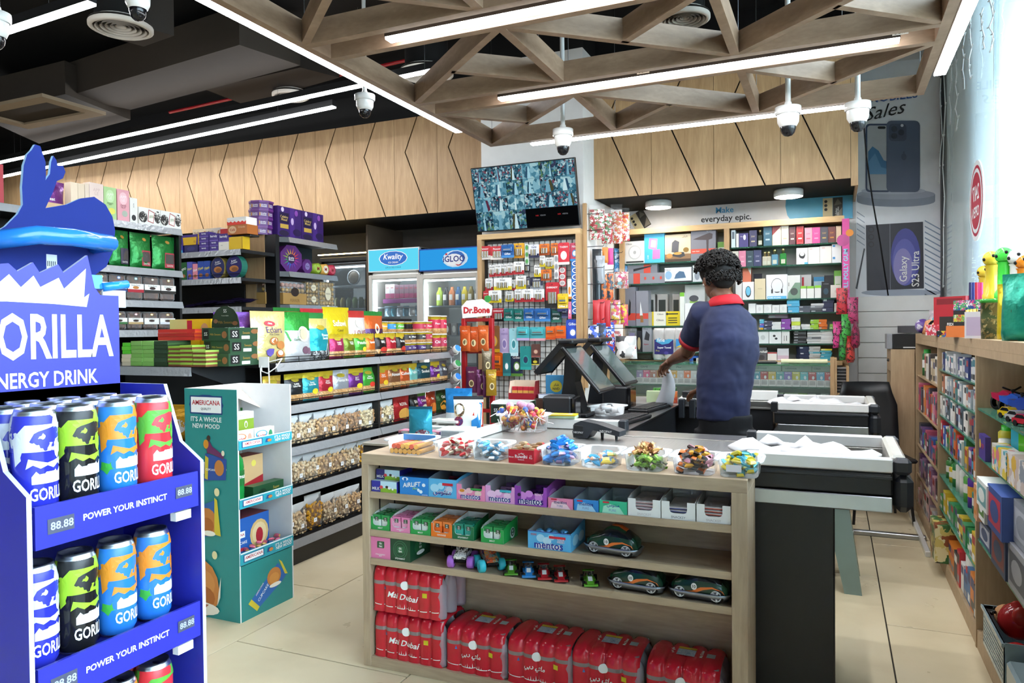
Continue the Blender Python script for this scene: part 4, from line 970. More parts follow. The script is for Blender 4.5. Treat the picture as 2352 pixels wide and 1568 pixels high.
# == blue can display, left foreground (faces +X)
GB,GBD='#2a2ea6','#14186e'
gx,gy0,gy1=-1.12,.722,1.045
gd=empty('can_display',(gx,(gy0+gy1)/2,0),FX,'blue floor display of energy drink cans in the left foreground','display stand')
W_=gy1-gy0
D_=.30
TR=[1.117,.868,.62,.37]
for s in (-1,1):
 x=s*(W_/2+.004)
 out=[(0,0),(D_,0),(D_,1.30),(.085,1.30),(.045,1.19),(-.008,1.155),(-.008,0)]
 mb=MB();mb.prism([(a,b) for a,b in out],x-.004,x+.004,GB,'m#b9bcd0','YZ',GB);mb.build('side_panel',gd)
MB().box(-W_/2,.205,0,W_/2,.213,1.30,GBD).build('back_panel',gd)
for k,z in enumerate(TR):
 MB().box(-W_/2,0,z-.006,W_/2,.205,z,GBD).build('shelf',gd)
 mb=MB();mb.box(-W_/2+.006,-.006,z-.047,W_/2-.004,0,z+.019,GB)
 deco(mb,[('t','POWER YOUR INSTINCT',.51,.5,.52,.26,'m#e6e8f4',.05),('r',.06,.3,.2,.66,'#4a4e62'),('t','88.88',.135,.48,.12,.24,'m#a8adc0',.04),('r',.83,.36,.95,.68,'#4a4e62'),('t','88.88',.895,.52,.105,.22,'m#a8adc0',.04)],W_-.01,.066,-.006,None,-W_/2+.006,z-.047)
 mb.build('shelf_lip',gd)
MB().box(W_/2-.055,-.004,TR[0]-.066,W_/2-.02,.01,TR[0]-.05,'m#e4e4e8').build('price_clip',gd)
MB().box(W_/2-.055,-.004,TR[1]-.066,W_/2-.02,.01,TR[1]-.05,'m#e4e4e8').build('price_clip',gd)
hw0,hw1=-W_/2-.16,W_/2-.001
mb=MB()
hz=1.27
outl=[(hw0,hz),(hw1,hz),(hw1,1.476),(hw1-.04,1.476),(hw1-.052,1.49),(hw1-.066,1.552),(hw1-.115,1.515),(hw1-.125,1.53),(hw1-.160,1.512),(hw1-.172,1.53),(hw1-.20,1.512),(hw1-.215,1.525),(hw1-.245,1.52),(hw1-.29,1.585),(hw0,1.585)]
mb.prism(outl,.205,.212,GB,'m#c0c4d8')
crown=[(hw1-.38,1.452),(hw1-.22,1.458),(hw1-.135,1.456),(hw1-.07,1.452),(hw1-.064,1.478),(hw1-.075,1.47),(hw1-.070,1.526),(hw1-.115,1.485),(hw1-.125,1.505),(hw1-.160,1.486),(hw1-.172,1.506),(hw1-.195,1.484),(hw1-.215,1.506),(hw1-.238,1.485),(hw1-.28,1.56),(hw1-.38,1.50)]
mb.poly(crown,.2045,'m#e8eaf2')
mb.text('GORILLA',hw1-.150,1.396,.272,.084,.2045,'m#eceef4',.045,fit=False)
mb.text('ENERGY DRINK',hw1-.152,1.318,.205,.028,.2045,'m#e4e6f2',.04,fit=False)
mb.build('header_board',gd)
CANS={}
def can(key,c1,c2,leaf=None):
 t=empty('drink_can')
 R,H=.0325,.168
 mb=MB();pr='p%s%s%s%s%s:34'%(c1,c1,c2,c1,c2)
 mb.lathe([(0,.004),(.022,.002),(.026,0),(.0275,.004,'k#c9ccd0'),(R,.014,'g'+c1),(R,.062,'g'+c1),(R,.100,'g'+c1),(R,.142,pr),(.0298,.156,pr),(.0275,.161,'k#d5d8dc')],28,(0,0,0),'k#c9ccd0')
 def fr(X,Z):
  a=X/R;rr=R+.0006 if Z<.142 else R-.0026*(Z-.142)/.014+.0006
  return (rr*math.sin(a),-rr*math.cos(a),Z)
 mb.text('GORILLA',.008,.034,.066,.02,0,'m#e6e8ec',.045,.0,frame=fr,fit=False)
 cr=[(-.022,.050),(.038,.050),(.040,.074),(.034,.066),(.028,.072),(.021,.063),(.014,.07),(.006,.062),(-.002,.068),(-.008,.061),(-.016,.07),(-.022,.062)]
 def pfr(pts,c,dz=0):
  N=[]
  for i in range(len(pts)):
   a,b=pts[i],pts[(i+1)%len(pts)]
   for k in range(3):N.append((a[0]+(b[0]-a[0])*k/3,a[1]+(b[1]-a[1])*k/3))
  bm=bmesh.new();bv=[bm.verts.new((x,0,z)) for x,z in N];bm.faces.new(bv);bmesh.ops.triangulate(bm,faces=bm.faces[:])
  bmesh.ops.subdivide_edges(bm,edges=bm.edges[:],cuts=1,use_grid_fill=False);bmesh.ops.triangulate(bm,faces=bm.faces[:]);bm.verts.index_update()
  V=[Vector(fr(v.co.x,v.co.z)) for v in bm.verts];V=[Vector((p.x*(1+dz),p.y*(1+dz),p.z)) for p in V]
  mb.add(V,[tuple(v.index for v in f.verts) for f in bm.faces],c);bm.free()
 pfr(cr,'m#e2e4ea')
 pfr([(-.03,.074),(-.02,.080),(-.01,.074),(0,.078),(.01,.073),(.02,.079),(.03,.074),(.036,.082),(.03,.088),(.0,.082),(-.026,.09)],'#%s'%c2.lstrip('#'))
 pfr([(-.046,.078),(-.036,.088),(-.038,.10),(-.024,.112),(-.03,.122),(-.012,.132),(.012,.138),(.036,.132),(.034,.142),(-.03,.142),(-.05,.12)],'#%s'%c2.lstrip('#'))
 pfr([(.012,.100),(.02,.112),(.034,.108),(.04,.116),(.036,.100),(.044,.092),(.026,.096),(.02,.086),(.014,.092)],'#%s'%c2.lstrip('#'))
 if leaf:pfr([(-.05,.05),(-.04,.054),(-.046,.062),(-.034,.056),(-.028,.064),(-.032,.053),(-.024,.05),(-.034,.048),(-.036,.040),(-.042,.046)],leaf)
 mb.build('can_body',t)
 mb=MB();mb.lathe([(.0275,.161),(.0262,.1665),(.0245,.1655),(.0235,.160),(0,.1595)],28,(0,0,0),'k#d9dce0')
 ld=mb.build('can_lid',t)
 mb=MB();mb.prism([(.004*math.cos(a),.0085*math.sin(a)-.006) for a in [2*PI*i/12 for i in range(12)]],.1605,.1615,'k#8a8d92',None,'XY');mb.build('pull_tab',ld)
 CANS[key]=t;t['_u']=0
 return t
can('blue and white','#2a30ae','#c9ccd6');can('black and lime','#1a1a1c','#94c22a');can('blue and orange','#2a74cc','#d8862a','#3aa03a');can('red and green','#d2323c','#58a83a')
used=set()
def add_can(key,X,Y,Z,rz,label):
 g='drink cans in the blue display'
 if key not in used:
  used.add(key);t=CANS[key];t.location=(X,Y,Z);t.rotation_euler=(0,0,FX+rz);tag(t,label,'can',g)
  if '_u' in t:del t['_u']
  return
 c=copy_tree(CANS[key],None,(X,Y,Z),FX+rz,label,g)
 if '_u' in c:del c['_u']
yy=[.759,.829,.904,.980]
rows=[('upper',TR[0],[('blue and white','black and lime','blue and orange','red and green'),('blue and white','black and lime','blue and orange','red and green'),('blue and white','blue and white','red and green','red and green')]),('middle',TR[1],[('blue and white','black and lime','blue and orange','blue and orange')]),('lower',TR[2],[(None,'blue and white','blue and orange','red and green'),(None,None,'red and green','red and green')])]
for tn,z,rr in rows:
 for r,row in enumerate(rr):
  cnt={}
  for i,k in enumerate(row):
   if not k:continue
   cnt[k]=cnt.get(k,0)+1
   lab='%s drink can in the %s row of the %s tray%s'%(k,('front','second','back')[r],tn,'' if row.count(k)==1 else (', left one' if cnt[k]==1 else ', right one'))
   dxx=-.040 if tn=='upper' else -.055
   add_can(k,gx+dxx-.068*r,yy[i]+(.02 if tn=='middle' else .02 if tn=='lower' else 0)*0+(.006 if tn!='upper' else 0),z+.0005,random.uniform(-.05,.12),lab)
bt=empty('cutout_board_stand',(-1.70,1.2,0),FX,'dark blue cut-out board stand with light blue tube handle','display stand')
def bp_(px,py):
 p=at(px,py,'X',-1.70);return (p.y-1.2,p.z)
ol=[(262,530),(258,575),(242,612),(215,632),(150,645),(60,660),(-60,690),(-60,560),(10,520),(38,492),(50,470),(48,430),(52,380),(60,355),(70,345),(78,332),(90,336),(94,348),(102,372),(103,400),(102,414),(112,400),(115,372),(120,358),(127,368),(130,380),(142,380),(148,395),(142,410),(128,416),(120,440),(108,465),(102,478),(150,470),(182,456),(214,452),(240,470),(256,498)]
MB().prism([bp_(*p) for p in ol][::-1],-.004,.004,'m#10236e','m#a8c8e8').build('cutout_board',bt)
a,b=bp_(-60,556),bp_(213,562)
MB().tube([(a[0],-.03,a[1]),(bp_(30,545)[0],-.085,bp_(30,545)[1]),(bp_(110,550)[0],-.085,bp_(110,550)[1]),(b[0],-.06,b[1]),(b[0],-.004,b[1]-.002)],.021,12,'g#2a78d0').build('handle',bt)
p=bp_(115,600);MB().rect(p[0]-.012,p[1]-.018,p[0]+.014,p[1]+.016,-.0046,'m#c8d0dc').text('IIIII',p[0],p[1]-.006,.02,.014,-.005,'m#30343c',.02).build('price_sticker',bt)
c_,d_=bp_(228,660),bp_(284,653)
MB().tube([(c_[0],-.012,c_[1]),(d_[0],-.012,d_[1])],.011,10,'g#2a8ae0').build('lower_tube',bt);MB().box(c_[0],-.012,c_[1]-.05,d_[0]-.004,-.008,c_[1]-.006,'m#b9bdc4').build('card_strip',bt);MB().box(c_[0]-.05,-.012,c_[1]-.004,c_[0],-.004,c_[1]+.03,'g#2a8ae0').build('lower_arm',bt)
MB().bbox(-.4,.005,0,.0,.03,1.56,'#173488',.004).build('post',bt)
MB().bbox(-.45,-.15,0,.05,.3,.03,'#173488',.004).build('foot',bt)
# == teal cardboard display (faces +X)
AX,AY0,AY1,AH,AD=-2.62,2.69,3.072,1.125,.34
TEAL='#2a8b88'
am=empty('cardboard_display',(AX,(AY0+AY1)/2,0),FX,'teal cardboard cake display with three trays beside the snack shelves','display stand')
w_=AY1-AY0;AC=(AY0+AY1)/2
mb=MB();mb.box(-w_/2,0,0,-w_/2+.008,AD,AH,TEAL,front='m#ecebe8',right='m#e9e8e6',top='m#d8d4cc')
mb.T=Matrix.Translation((-w_/2,0,0))@Matrix.Rotation(-PI/2,4,'Z')@Matrix.Translation((-AD/2,0,0))
def logo(cx,cz,s):
 return [('d',cx,cz,.33*s,.045*s,'#1f3f7c'),('r',cx-.31*s,cz-.040*s,cx+.31*s,cz+.040*s,'#1f3f7c'),('r',cx-.29*s,cz-.034*s,cx+.29*s,cz+.034*s,'m#f2f2f0'),('t','AMERICANA',cx,cz+.010*s,.54*s,.022*s,'#c02a34',.04),('t','QUALITY',cx,cz-.018*s,.2*s,.012*s,'#2a2a3a',.02)]
cake='#c87f3e';cake2='#b06428'
sd=logo(.42,.93,1.0)+[('t',"IT'S A WHOLE",.42,.868,.62,.022,'m#e8ece8',.05),('t','NEW MOOD',.42,.838,.52,.022,'m#e8ece8',.05),('d',.5,.655,.3,.03,'m#d8d4cc'),('p',((.36,.60),(.78,.61),(.80,.70),(.40,.72)),'#2a4f9c'),('d',.66,.66,.09,.035,cake),('p',((.38,.61),(.44,.605),(.46,.70),(.40,.71)),'#d8c23a'),('p',((.44,.72),(.5,.72),(.74,.70),(.76,.715),(.54,.75),(.48,.775),(.42,.76)),'#6a2a5a'),('d',.47,.787,.035,.012,'#3a2a22'),('d',.42,.76,.05,.02,'#d8902a'),('d',.74,.725,.03,.012,'m#e8dcc0'),('t','CUPCAKE',.50,.65,.18,.015,WH,.03),('p',((.05,.335),(.66,.37),(.58,.52),(.40,.50),(-.0,.43)),'#2a64a8'),('d',.42,.42,.19,.062,cake),('d',.42,.405,.13,.035,cake2),('p',((.56,.37),(.68,.365),(.62,.52),(.57,.53)),'#d8c23a'),('d',.46,.372,.12,.012,'m#f0ead8'),('d',.62,.555,.05,.018,'m#e8dca8'),('d',.56,.28,.05,.018,'m#e8dca8'),('d',.3,.128,.34,.125,cake),('d',.34,.15,.22,.06,'#d28c48'),('d',.32,.09,.24,.05,cake2),('d',.32,.04,.32,.028,'m#ece4d2'),('p',((.2,.06),(.44,.06),(.32,.03)),'#a8582a'),('p',((.6,.06),(.66,.10),(.68,.19),(.63,.12)),'m#ece4d2')]
deco(mb,[(it[0],)+tuple(it[1:]) for it in sd],AD,AH,-.0002,None,-AD/2)
mb.T=None;mb.build('side_panel',am)
MB().box(w_/2-.008,0,0,w_/2,AD,AH,'m#e6e5e6').build('side_panel',am)
MB().box(-w_/2+.008,AD-.006,0,w_/2-.008,AD,AH,'m#e2dcd4').build('back_panel',am)
MB().add([(-w_/2+.008,.12,AH-.005),(w_/2-.008,.20,AH-.13),(w_/2-.008,AD-.006,AH-.03),(-w_/2+.008,AD-.006,AH-.0)],[(0,1,2,3)],'m#d9cdbf').build('header_flap',am)
LZ_=[(.833,.882),(.548,.597),(.275,.335)]
lip=[('r',0,.9,1,1,'m#e8eef0')]+[('r',.05,.2,.42,.8,'#1f3f7c'),('r',.065,.25,.405,.75,'m#f2f2f0'),('t','AMERICANA',.235,.53,.32,.28,'#c02a34',.04),('p',((.47,.3),(.58,.3),(.57,.65),(.49,.68)),'#2a4f8c'),('d',.55,.45,.04,.15,cake),('t',"IT'S A WHOLE\nNEW MOOD",.8,.5,.34,.6,WH,.04)]
for i,(a,b) in enumerate(LZ_):
 MB().box(-w_/2+.008,0,a,w_/2-.008,AD-.006,a+.005,'m#d9d9d6').build('tray_floor',am)
 mb=MB();mb.box(-w_/2+.003,-.005,a,w_/2-.003,0,b,'#2fa0b0');deco(mb,lip,w_-.006,b-a,-.005,None,-w_/2+.003,a);mb.build('tray_lip',am)
mb=MB();mb.box(-w_/2+.008,-.002,0,w_/2-.012,.003,.27,TEAL)
deco(mb,[('p',((.12,.28),(.7,.80),(.88,.52),(.78,.42),(.28,.1)),'#2a68b4'),('p',((.12,.28),(.18,.34),(.33,.14),(.28,.08)),'#d8c23a'),('p',((.72,.86),(.78,.80),(.90,.52),(.84,.54)),'#d8c23a'),('d',.62,.58,.14,.17,cake),('d',.62,.55,.1,.1,'#d89248'),('d',.64,.42,.12,.04,'m#efe8d8'),('t','CUPCAKE',.40,.37,.26,.08,WH,.03,0,.72),('t','AMERICANA',.33,.46,.2,.06,'#e8dcdc',.03,0,.72)],w_-.02,.27,-.002,None,-w_/2+.008)
mb.build('front_panel',am)
def A(px,py,depth,z):
 p=at(px,py,'X',AX-depth);return p.y
def apl(mb,name,y0,y1,depth,z,label,rz=0.0,cat='box'):return mb.build(name,None,(AX-depth,(y0+y1)/2,z),FX+rz,label,cat,'goods in the teal display')
z1_=LZ_[0][0]+.006
pc=[('r',0,.28,1,.72,'#7d9a28'),('d',.5,.5,.1,.14,WH),('d',.5,.48,.07,.1,'#7d9a28'),('t','PREMIUM CHOCOLATES',.5,.88,.8,.12,'#6a6a5a',.0),('t','PREMIUM CHOCOLATES',.5,.12,.8,.12,'#6a6a5a',.0)]
apl(carton(.11,.06,.125,'m#eeeeea',pc),'chocolate_carton',2.715,2.825,.16,z1_+.03,'left white and olive chocolate carton in the teal display')
apl(carton(.11,.06,.125,'m#eeeeea',pc),'chocolate_carton',2.828,2.938,.16,z1_+.03,'right white and olive chocolate carton in the teal display')
apl(carton(.30,.12,.030,'m#dcd8cc',()),'carton_base',2.70,3.0,.15,z1_,'flat pale carton under the olive chocolate cartons')
for i,c in enumerate(('#d87a3a','#3a9ac8')):
 apl(carton(.14,.03,.075,'m#eceae6',[('d',.35,.6,.3,.25,c),('d',.35,.62,.24,.18,'m#eceae6'),('t','Kinder',.35,.5,.4,.2,'#c8302a',.04),('d',.8,.5,.1,.3,('#d8a08a','#3a8a5a')[i])]),'chocolate_egg_box',2.70+.15*i,2.85+.145*i,.06,z1_,('left orange','right blue')[i]+' arched white chocolate egg box in the teal display')
z2_=LZ_[1][0]+.006
t=MB();t.lathe([(0,0),(.045,0),(.05,.01),(.05,.14),(.046,.16),(.05,.18),(.045,.22),(.026,.25),(.024,.275),(0,.276)],20,(0,0,0),'g#1f8a3e')
deco(t,[('r',.1,.35,.9,.62,'#1f6a30'),('t',"SS'PASS",.5,.5,.8,.14,WH,.05)],.08,.276,0,lambda x,z:-math.sqrt(max(0,.0505**2-x*x))-.0004)
apl(t,'green_bottle',2.705,2.80,.09,z2_,'green plastic bottle in the middle tray of the teal display',0,'bottle')
apl(carton(.24,.10,.21,'#cfa878',[('p',((0,0),(1,.0),(1,.48),(0,.22)),'#a8242c'),('d',.35,.62,.07,.08,'#e0cc5a'),('d',.72,.8,.07,.08,'#e0cc5a'),('d',.3,.12,.1,.08,'#d8a87a'),('t','iis',.72,.2,.2,.05,'#e8c0b0',.02)],(),'#8a2a2a'),'biscuit_carton',2.77,3.01,.19,z2_,'tan and red biscuit carton in the teal display')
apl(carton(.22,.06,.075,'#1f4a2c',[('t','Super',.75,.6,.3,.25,'#b8a04a',.03),('d',.3,.4,.14,.35,'#14301c')],(),'#2a5a38'),'green_carton',2.82,3.04,.06,z2_,'low dark green carton in front of the biscuit carton')
z3_=LZ_[2][0]+.006
apl(carton(.25,.14,.20,'#2a64b8',[('r',0,.0,1,.12,'#b83038'),('d',.72,.5,.26,.36,'#d8b87a'),('d',.72,.5,.2,.28,'#e8d0a0'),('d',.72,.45,.1,.2,'#b82a3a'),('r',.02,.52,.32,.68,'m#f0f0ee'),('t','RICANA',.17,.6,.26,.09,'#c02a34',.04),('t','CUPCAKE',.2,.4,.34,.1,WH,.04),('r',.03,.2,.3,.28,'#c03040')],(),'#7a2a3a'),'cake_carton',2.71,2.96,.13,z3_,'blue cupcake carton with jam cake picture in the lowest tray')
rnd=random.Random(5)
for i in range(12):
 o=put(sweet('packet',*(('#c8607a','#d8a85a') if i%3 else ('#5a8ac8','#e0c8a0'))),'wrapped_cake',None,(AX-.025-.02*(i%2),2.76+.022*i,z3_+.034+.012*(i%3)),rnd.uniform(0,6),'small wrapped cake, '+ORD[i]+' from the left in the lowest teal tray','sweets','wrapped cakes in the teal display')
 o.rotation_euler=(rnd.uniform(-.4,.4),rnd.uniform(-.4,.4),rnd.uniform(0,6))
MB().bbox(-.16,-.03,0,.16,.03,.028,'m#d9d9d6',.002).build('riser',None,(AX-.05,2.88,z3_),FX,'pale cardboard riser under the wrapped cakes','cardboard')
# == snack gondola, its face to +X at x = -2.95
GX_,GYA,GYB=-2.95,3.33,5.485
SH=[1.22,.965,.715,.471,.159]
gon=empty('gondola_shelf',(GX_,(GYA+GYB)/2,0),FX,'black gondola shelf with grey price rails, stocked with nuts and snacks','shelf unit')
gl_=GYB-GYA;gc=(GYA+GYB)/2
RAIL='f#a4a7aa'
def rail_part(root,x0,x1,z,yoff=0.0):
 MB().prism([(-.012,z-.052),(.004,z-.052),(.004,z),(-.002,z)],x0,x1,RAIL,RAIL,'YZ').build('price_rail',root) if False else MB().add([(x0,yoff-.014,z-.05),(x1,yoff-.014,z-.05),(x1,yoff,z-.002),(x0,yoff,z-.002),(x0,yoff+.004,z-.05),(x1,yoff+.004,z-.05)],[(0,1,2,3),(0,3,4),(1,5,2),(3,2,5,4),(0,4,5,1)],RAIL).build('price_rail',root)
def shelf_set(root,halfs,depth,zs,wire=True):
 for x0,x1 in halfs:
  for z in zs:
   MB().box(x0,.004,z-.03,x1,depth,z-.004,'#1b1c1e').build('shelf',root)
   rail_part(root,x0+.003,x1-.003,z)
   if wire:
    n=max(2,int((x1-x0)/.18));pts=[]
    mb=MB();mb.tube([(x0+.02,.006,z),(x0+.02,.006,z+.032),(x1-.02,.006,z+.032),(x1-.02,.006,z)],.0025,5,'m#141414')
    mb.tube([(x0+.02,.006,z+.014),(x1-.02,.006,z+.014)],.002,5,'m#141414')
    for k in range(1,n):xx=x0+(x1-x0)*k/n;mb.tube([(xx,.006,z),(xx,.006,z+.032)],.002,4,'m#141414')
    mb.build('wire_fence',root)
h2=gl_/2;jm=4.392-gc
shelf_set(gon,[(-h2,jm),(jm,h2)],.40,SH)
MB().box(-h2,.40,0,h2,.44,1.50,'#161718').build('back_panel',gon)
MB().box(-h2,.02,0,h2,.40,.105,'#131415').build('plinth',gon)
MB().box(-.012+jm,.01,.1,.012+jm,.40,1.2,'#1a1b1d').build('upright',gon)
for s in (-1,1):
 for z in SH[1:4]:MB().prism([(.0,z-.03),(.40,z-.12),(.40,z-.004),(.0,z-.004)],s*h2-(.004 if s>0 else 0),s*h2+(.004 if s<0 else 0),'#1a1b1d',None,'YZ').build('shelf_bracket',gon)
ec=empty('end_shelf',(-3.68,2.94,0),0,'black end shelf with grey rail at the near end of the snack gondola','shelf unit')
shelf_set(ec,[(-.5,.50)],.39,[1.215],False)
MB().box(-.5,.39,0,.30,.42,1.20,'#151617').build('back_panel',ec)
MB().prism([(.0,1.186),(.39,1.05),(.39,1.21),(.0,1.211)],.50,.506,'#202224',None,'YZ').build('shelf_bracket',ec)
MB().box(-.5,.004,.76,.5,.39,.79,'#1b1c1e').build('shelf',ec)
def gput(mb,name,y0,y1,z,label,cat,group,depth=.05,rz=0.0):return mb.build(name,None,(GX_-depth,(y0+y1)/2,z+.001),FX+rz,label,cat,group)
NUT='p#c89a62#a8743e#dcb888#b88450:75'
def snack(c,cap,title,tc='m#f2efe6',foot=NUT,badge=None,sub=None,blob=None):
 bands=[(.10,'f'+c),(.30,foot if foot else 'f'+c),(.82,'f'+c),(1,'f'+cap)]
 f=[('t',title,.5,.62,.74,.13,tc,.02)]
 if sub:f.append(('t',sub,.5,.50,.6,.06,tc,.0))
 f.append(('d',.5,.80,.20,.07,'f#c8b43a'))
 if blob:f.append(('d',.55,.26,.30,.14,blob))
 if badge:f.append(('d',.62,.34,.16,.10,badge))
 return bands,f
GT='snack bags on the gondola top shelf'
big=[(3.215,3.50,.30,'cream toffee bag with brown lettering, leftmost on the gondola top',[(1,'f#e0cf8a')],[('d',.45,.76,.15,.055,'#c8283a'),('t','Tilbay',.45,.76,.2,.05,WH,.03),('t','Eclairs',.52,.64,.62,.12,'#4a2a6a',.0),('t','Milk Cream',.5,.55,.34,.04,'#4a2a4a',.0),('d',.50,.42,.12,.075,'#b06a34'),('d',.50,.43,.08,.05,'m#f0e2c4'),('d',.70,.34,.13,.08,'#b8763c'),('d',.70,.36,.08,.045,'m#f2e6cc'),('d',.66,.17,.13,.08,'#b06a34'),('d',.66,.19,.08,.05,'m#f0e2c4'),('p',((.28,.24),(.36,.28),(.48,.27),(.46,.18),(.38,.12),(.30,.16)),'#5a4a9a')]),(3.495,3.722,.30,'white bag with green top and garlic picture on the gondola top',[(.62,'f#dcdcdc'),(1,'f#1f8a2c')],[('d',.55,.55,.22,.16,'#e8e0c8'),('d',.55,.55,.15,.12,'#c8b898'),('p',((.0,.62),(.4,.5),(.1,.4)),'#1f8a2c'),('d',.6,.22,.12,.08,'#6a4a5a'),('d',.74,.2,.1,.07,'#7a5a6a'),('t','Garlic',.3,.44,.3,.05,'#2a5a2a',.02)]),(3.718,3.895,.262,'turquoise sunflower seed bag on the gondola top',[(.22,'p#2a2a2a#d8d8d8#1a1a1a#8a8a8a:60'),(.76,'f#1fa0ac'),(1,'f#d8c87a')],[('t','Flower\nSeeds',.62,.56,.46,.14,WH,.02),('p',((.62,.1),(.74,.42),(.86,.1)),'#e8e8e4'),('p',((.66,.12),(.74,.36),(.80,.12)),'#2a2a2a'),('d',.5,.78,.2,.06,'f#b8a02a')])]
for y0,y1,h,lab,b,f in big:gput(pouch(y1-y0+.01,h,.09,b,f,int(y0*100),.1),'snack_bag',y0,y1,SH[0],lab,'snack bag',GT,.075)
small=[('#a8285a','#d0b42a','SWEET\nCHILLI','magenta'),('#6a7a1e','#d8c03a','SOYO\nPARE','olive and yellow'),('#4aa838','#d0b42a','Pistachio','bright green'),('#e0701e','#d0b42a','Spiced','orange'),('#2a2220','#d0b42a','BBQ','black with red pepper'),('#b82030','#d0b42a','Paprika','red'),('#241e1e','#d0b42a','Smoky','black')]
for i,((y0,y1),(c,cap,t,nm)) in enumerate(zip(((3.902,4.056),(4.050,4.175),(4.168,4.312),(4.298,4.414),(4.421,4.563),(4.564,4.690),(4.698,4.815)),small)):
 b,f=snack(c,cap,t,badge='#e0c82a' if i==2 else None,blob='#c8382a' if i in (4,6) else None)
 gput(pouch(y1-y0,.160,.055,b,f,i+20,.14,crimp=.004),'snack_bag',y0,y1,SH[0],'small %s nut bag with gold top, %s of the small row'%(nm,ORD[i]),'snack bag',GT,.06)
back=[(4.02,4.30,.345,'large yellow dates bag behind the small nut bags',[(1,'f#e0c81a')],[('t','Safawi',.5,.68,.6,.12,'m#f4f0d0',.04),('t','Camel',.5,.54,.36,.05,'#4a3a1a',.0),('p',((.42,.2),(.45,.2),(.46,.4),(.43,.4)),'#3a3020'),('d',.44,.4,.10,.03,'#3a3020'),('t','mm',.72,.34,.3,.05,'#3a3020',.02)]),(4.30,4.49,.325,'white bag reading love behind the small nut bags',[(.85,'f#e8e4e0'),(1,'f#c83a34')],[('t','LO VE',.5,.52,.62,.10,'#a83a44',.0),('d',.4,.72,.1,.08,'#e0d8c8'),('d',.5,.2,.28,.12,'#c8b8a8')]),(4.49,4.72,.325,'orange and purple bag beside the white love bag',[(.60,'f#4a2a5a'),(.9,'f#d8642a'),(1,'f#2a8a3a')],[('d',.5,.6,.12,.12,'#e8d8b8'),('t','Ajwa',.5,.4,.5,.08,WH,.02)]),(3.55,3.78,.33,'white and red topped bag behind the garlic bag',[(.86,'f#e4e2dc'),(.93,'f#c82a34'),(1,'f#2a7a34')],[('t','Corn',.6,.7,.4,.08,'#3a3a3a',.0)]),(3.80,4.02,.33,'white and green bag behind the turquoise seed bag',[(.8,'f#eceae4'),(.92,'f#2f8a44'),(1,'f#c8343a')],[('d',.5,.55,.2,.1,'#d8c8a0')])]
for y0,y1,h,lab,b,f in back:gput(pouch(y1-y0+.02,h,.08,b,f,int(y0*90),.1),'snack_bag',y0,y1,SH[0],lab,'snack bag',GT,.20)
def nut_tub(c,r,h,title):
 mb=MB();mb.lathe([(0,.001),(r*.95,.001),(r,.006,NUT),(r,h*.30,NUT),(r,h*.78,c),(r,h*.94,'f#d0b42a'),(r*1.05,h*.945,'m#f0efe8'),(r*1.05,h,'m#f0efe8'),(0,h,'m#f0efe8')],18,(0,0,0),NUT)
 mb.text(title,0,h*.56,r*1.3,h*.16,0,WH,.03,0,lambda x,z:-math.sqrt(max(0,(r+.0006)**2-x*x)));return mb
tcol=[('#4a2a6a','Classic'),('#241f1e','Super'),('#2a86c8','Salted'),('#c8284a','Peanuts'),('#3a3430','Mixed'),('#d8661e','Cashew'),('#5aa83a','Pistachio'),('#e0a01e','Almond'),('#b82a4a','Chilli')]
k=0
for col_,(yc,n,dep) in enumerate(((4.88,2,.10),(4.99,2,.12),(5.09,3,.09),(5.21,3,.10),(5.33,2,.09),(5.44,2,.09),(4.80,3,.26),(4.92,3,.26),(5.04,3,.26),(5.17,3,.25),(5.31,3,.25),(5.43,3,.25))):
 for i in range(n):
  hh=.083 if col_ not in (4,5) else .15
  c,t_=tcol[(k*4+col_)%9];k+=1
  gput(nut_tub(c,.052,hh,t_),'nut_tub',yc-.05,yc+.05,SH[0]+i*(hh+.001)+(.0),'%s nut tub, %s from bottom, %s stack, %s row'%(('purple','black','blue','crimson','charcoal','orange','green','amber','red')[(((k-1)*4)+col_)%9],ORD[i],ORD[col_%6],'front' if col_<6 else 'back'),'tub','round nut tubs on the gondola top',dep,.25*math.sin(k))
r2=[(3.303,3.437,'#a8884a','#c8a83a','Amira Mix','tan',None),(3.484,3.634,'#2a2c2e','#c8b42a','SUPER\nSalted Mix','charcoal',None),(3.629,3.785,'#2a94a0','#c8b42a','Extra\nLime Mix','teal','#e0c82a'),(3.775,3.937,'#b82a3a','#d0b42a','Salted\nPeanuts','red','#e0c82a'),(3.932,4.096,'#a0a4aa','#b8bcc0','Oriental Mix','grey',None),(4.085,4.265,'#6a2a7a','#d0b42a','SALT\nClassic','purple','#e0c82a'),(4.240,4.415,'#4aa83a','#5ab048','Salted\nPistachios','green','#d83a2a'),(4.415,4.580,'#e0702a','#d0b42a','Salted\nCashew','orange','#e0b82a'),(4.587,4.744,'#8a5a38','#c8a02a','Almond','brown',None),(4.740,4.870,'#c85a2a','#c8a02a','Cashew','rust orange',None),(4.872,4.985,'#7ac0b8','#d0b42a','Light','pale turquoise',None),(4.998,5.195,'#1f4a54','#2a5a64','Smoked','dark teal',None),(5.207,5.345,'#6a2a7a','#d0b42a','Classic','violet','#e0c82a'),(5.354,5.475,'#5a5a60','#6a6a70','Mix','dark grey',None)]
for i,(y0,y1,c,cap,t,nm,bd) in enumerate(r2):
 b,f=snack(c,cap,t,badge=bd);gput(pouch(y1-y0+.012,.178,.06,b,f,i+50,.12,lean=.0),'snack_bag',y0,y1,SH[1],'%s nut mix bag on the second gondola shelf'%nm,'snack bag','snack bags on the second gondola shelf',.065,random.uniform(-.12,.05))
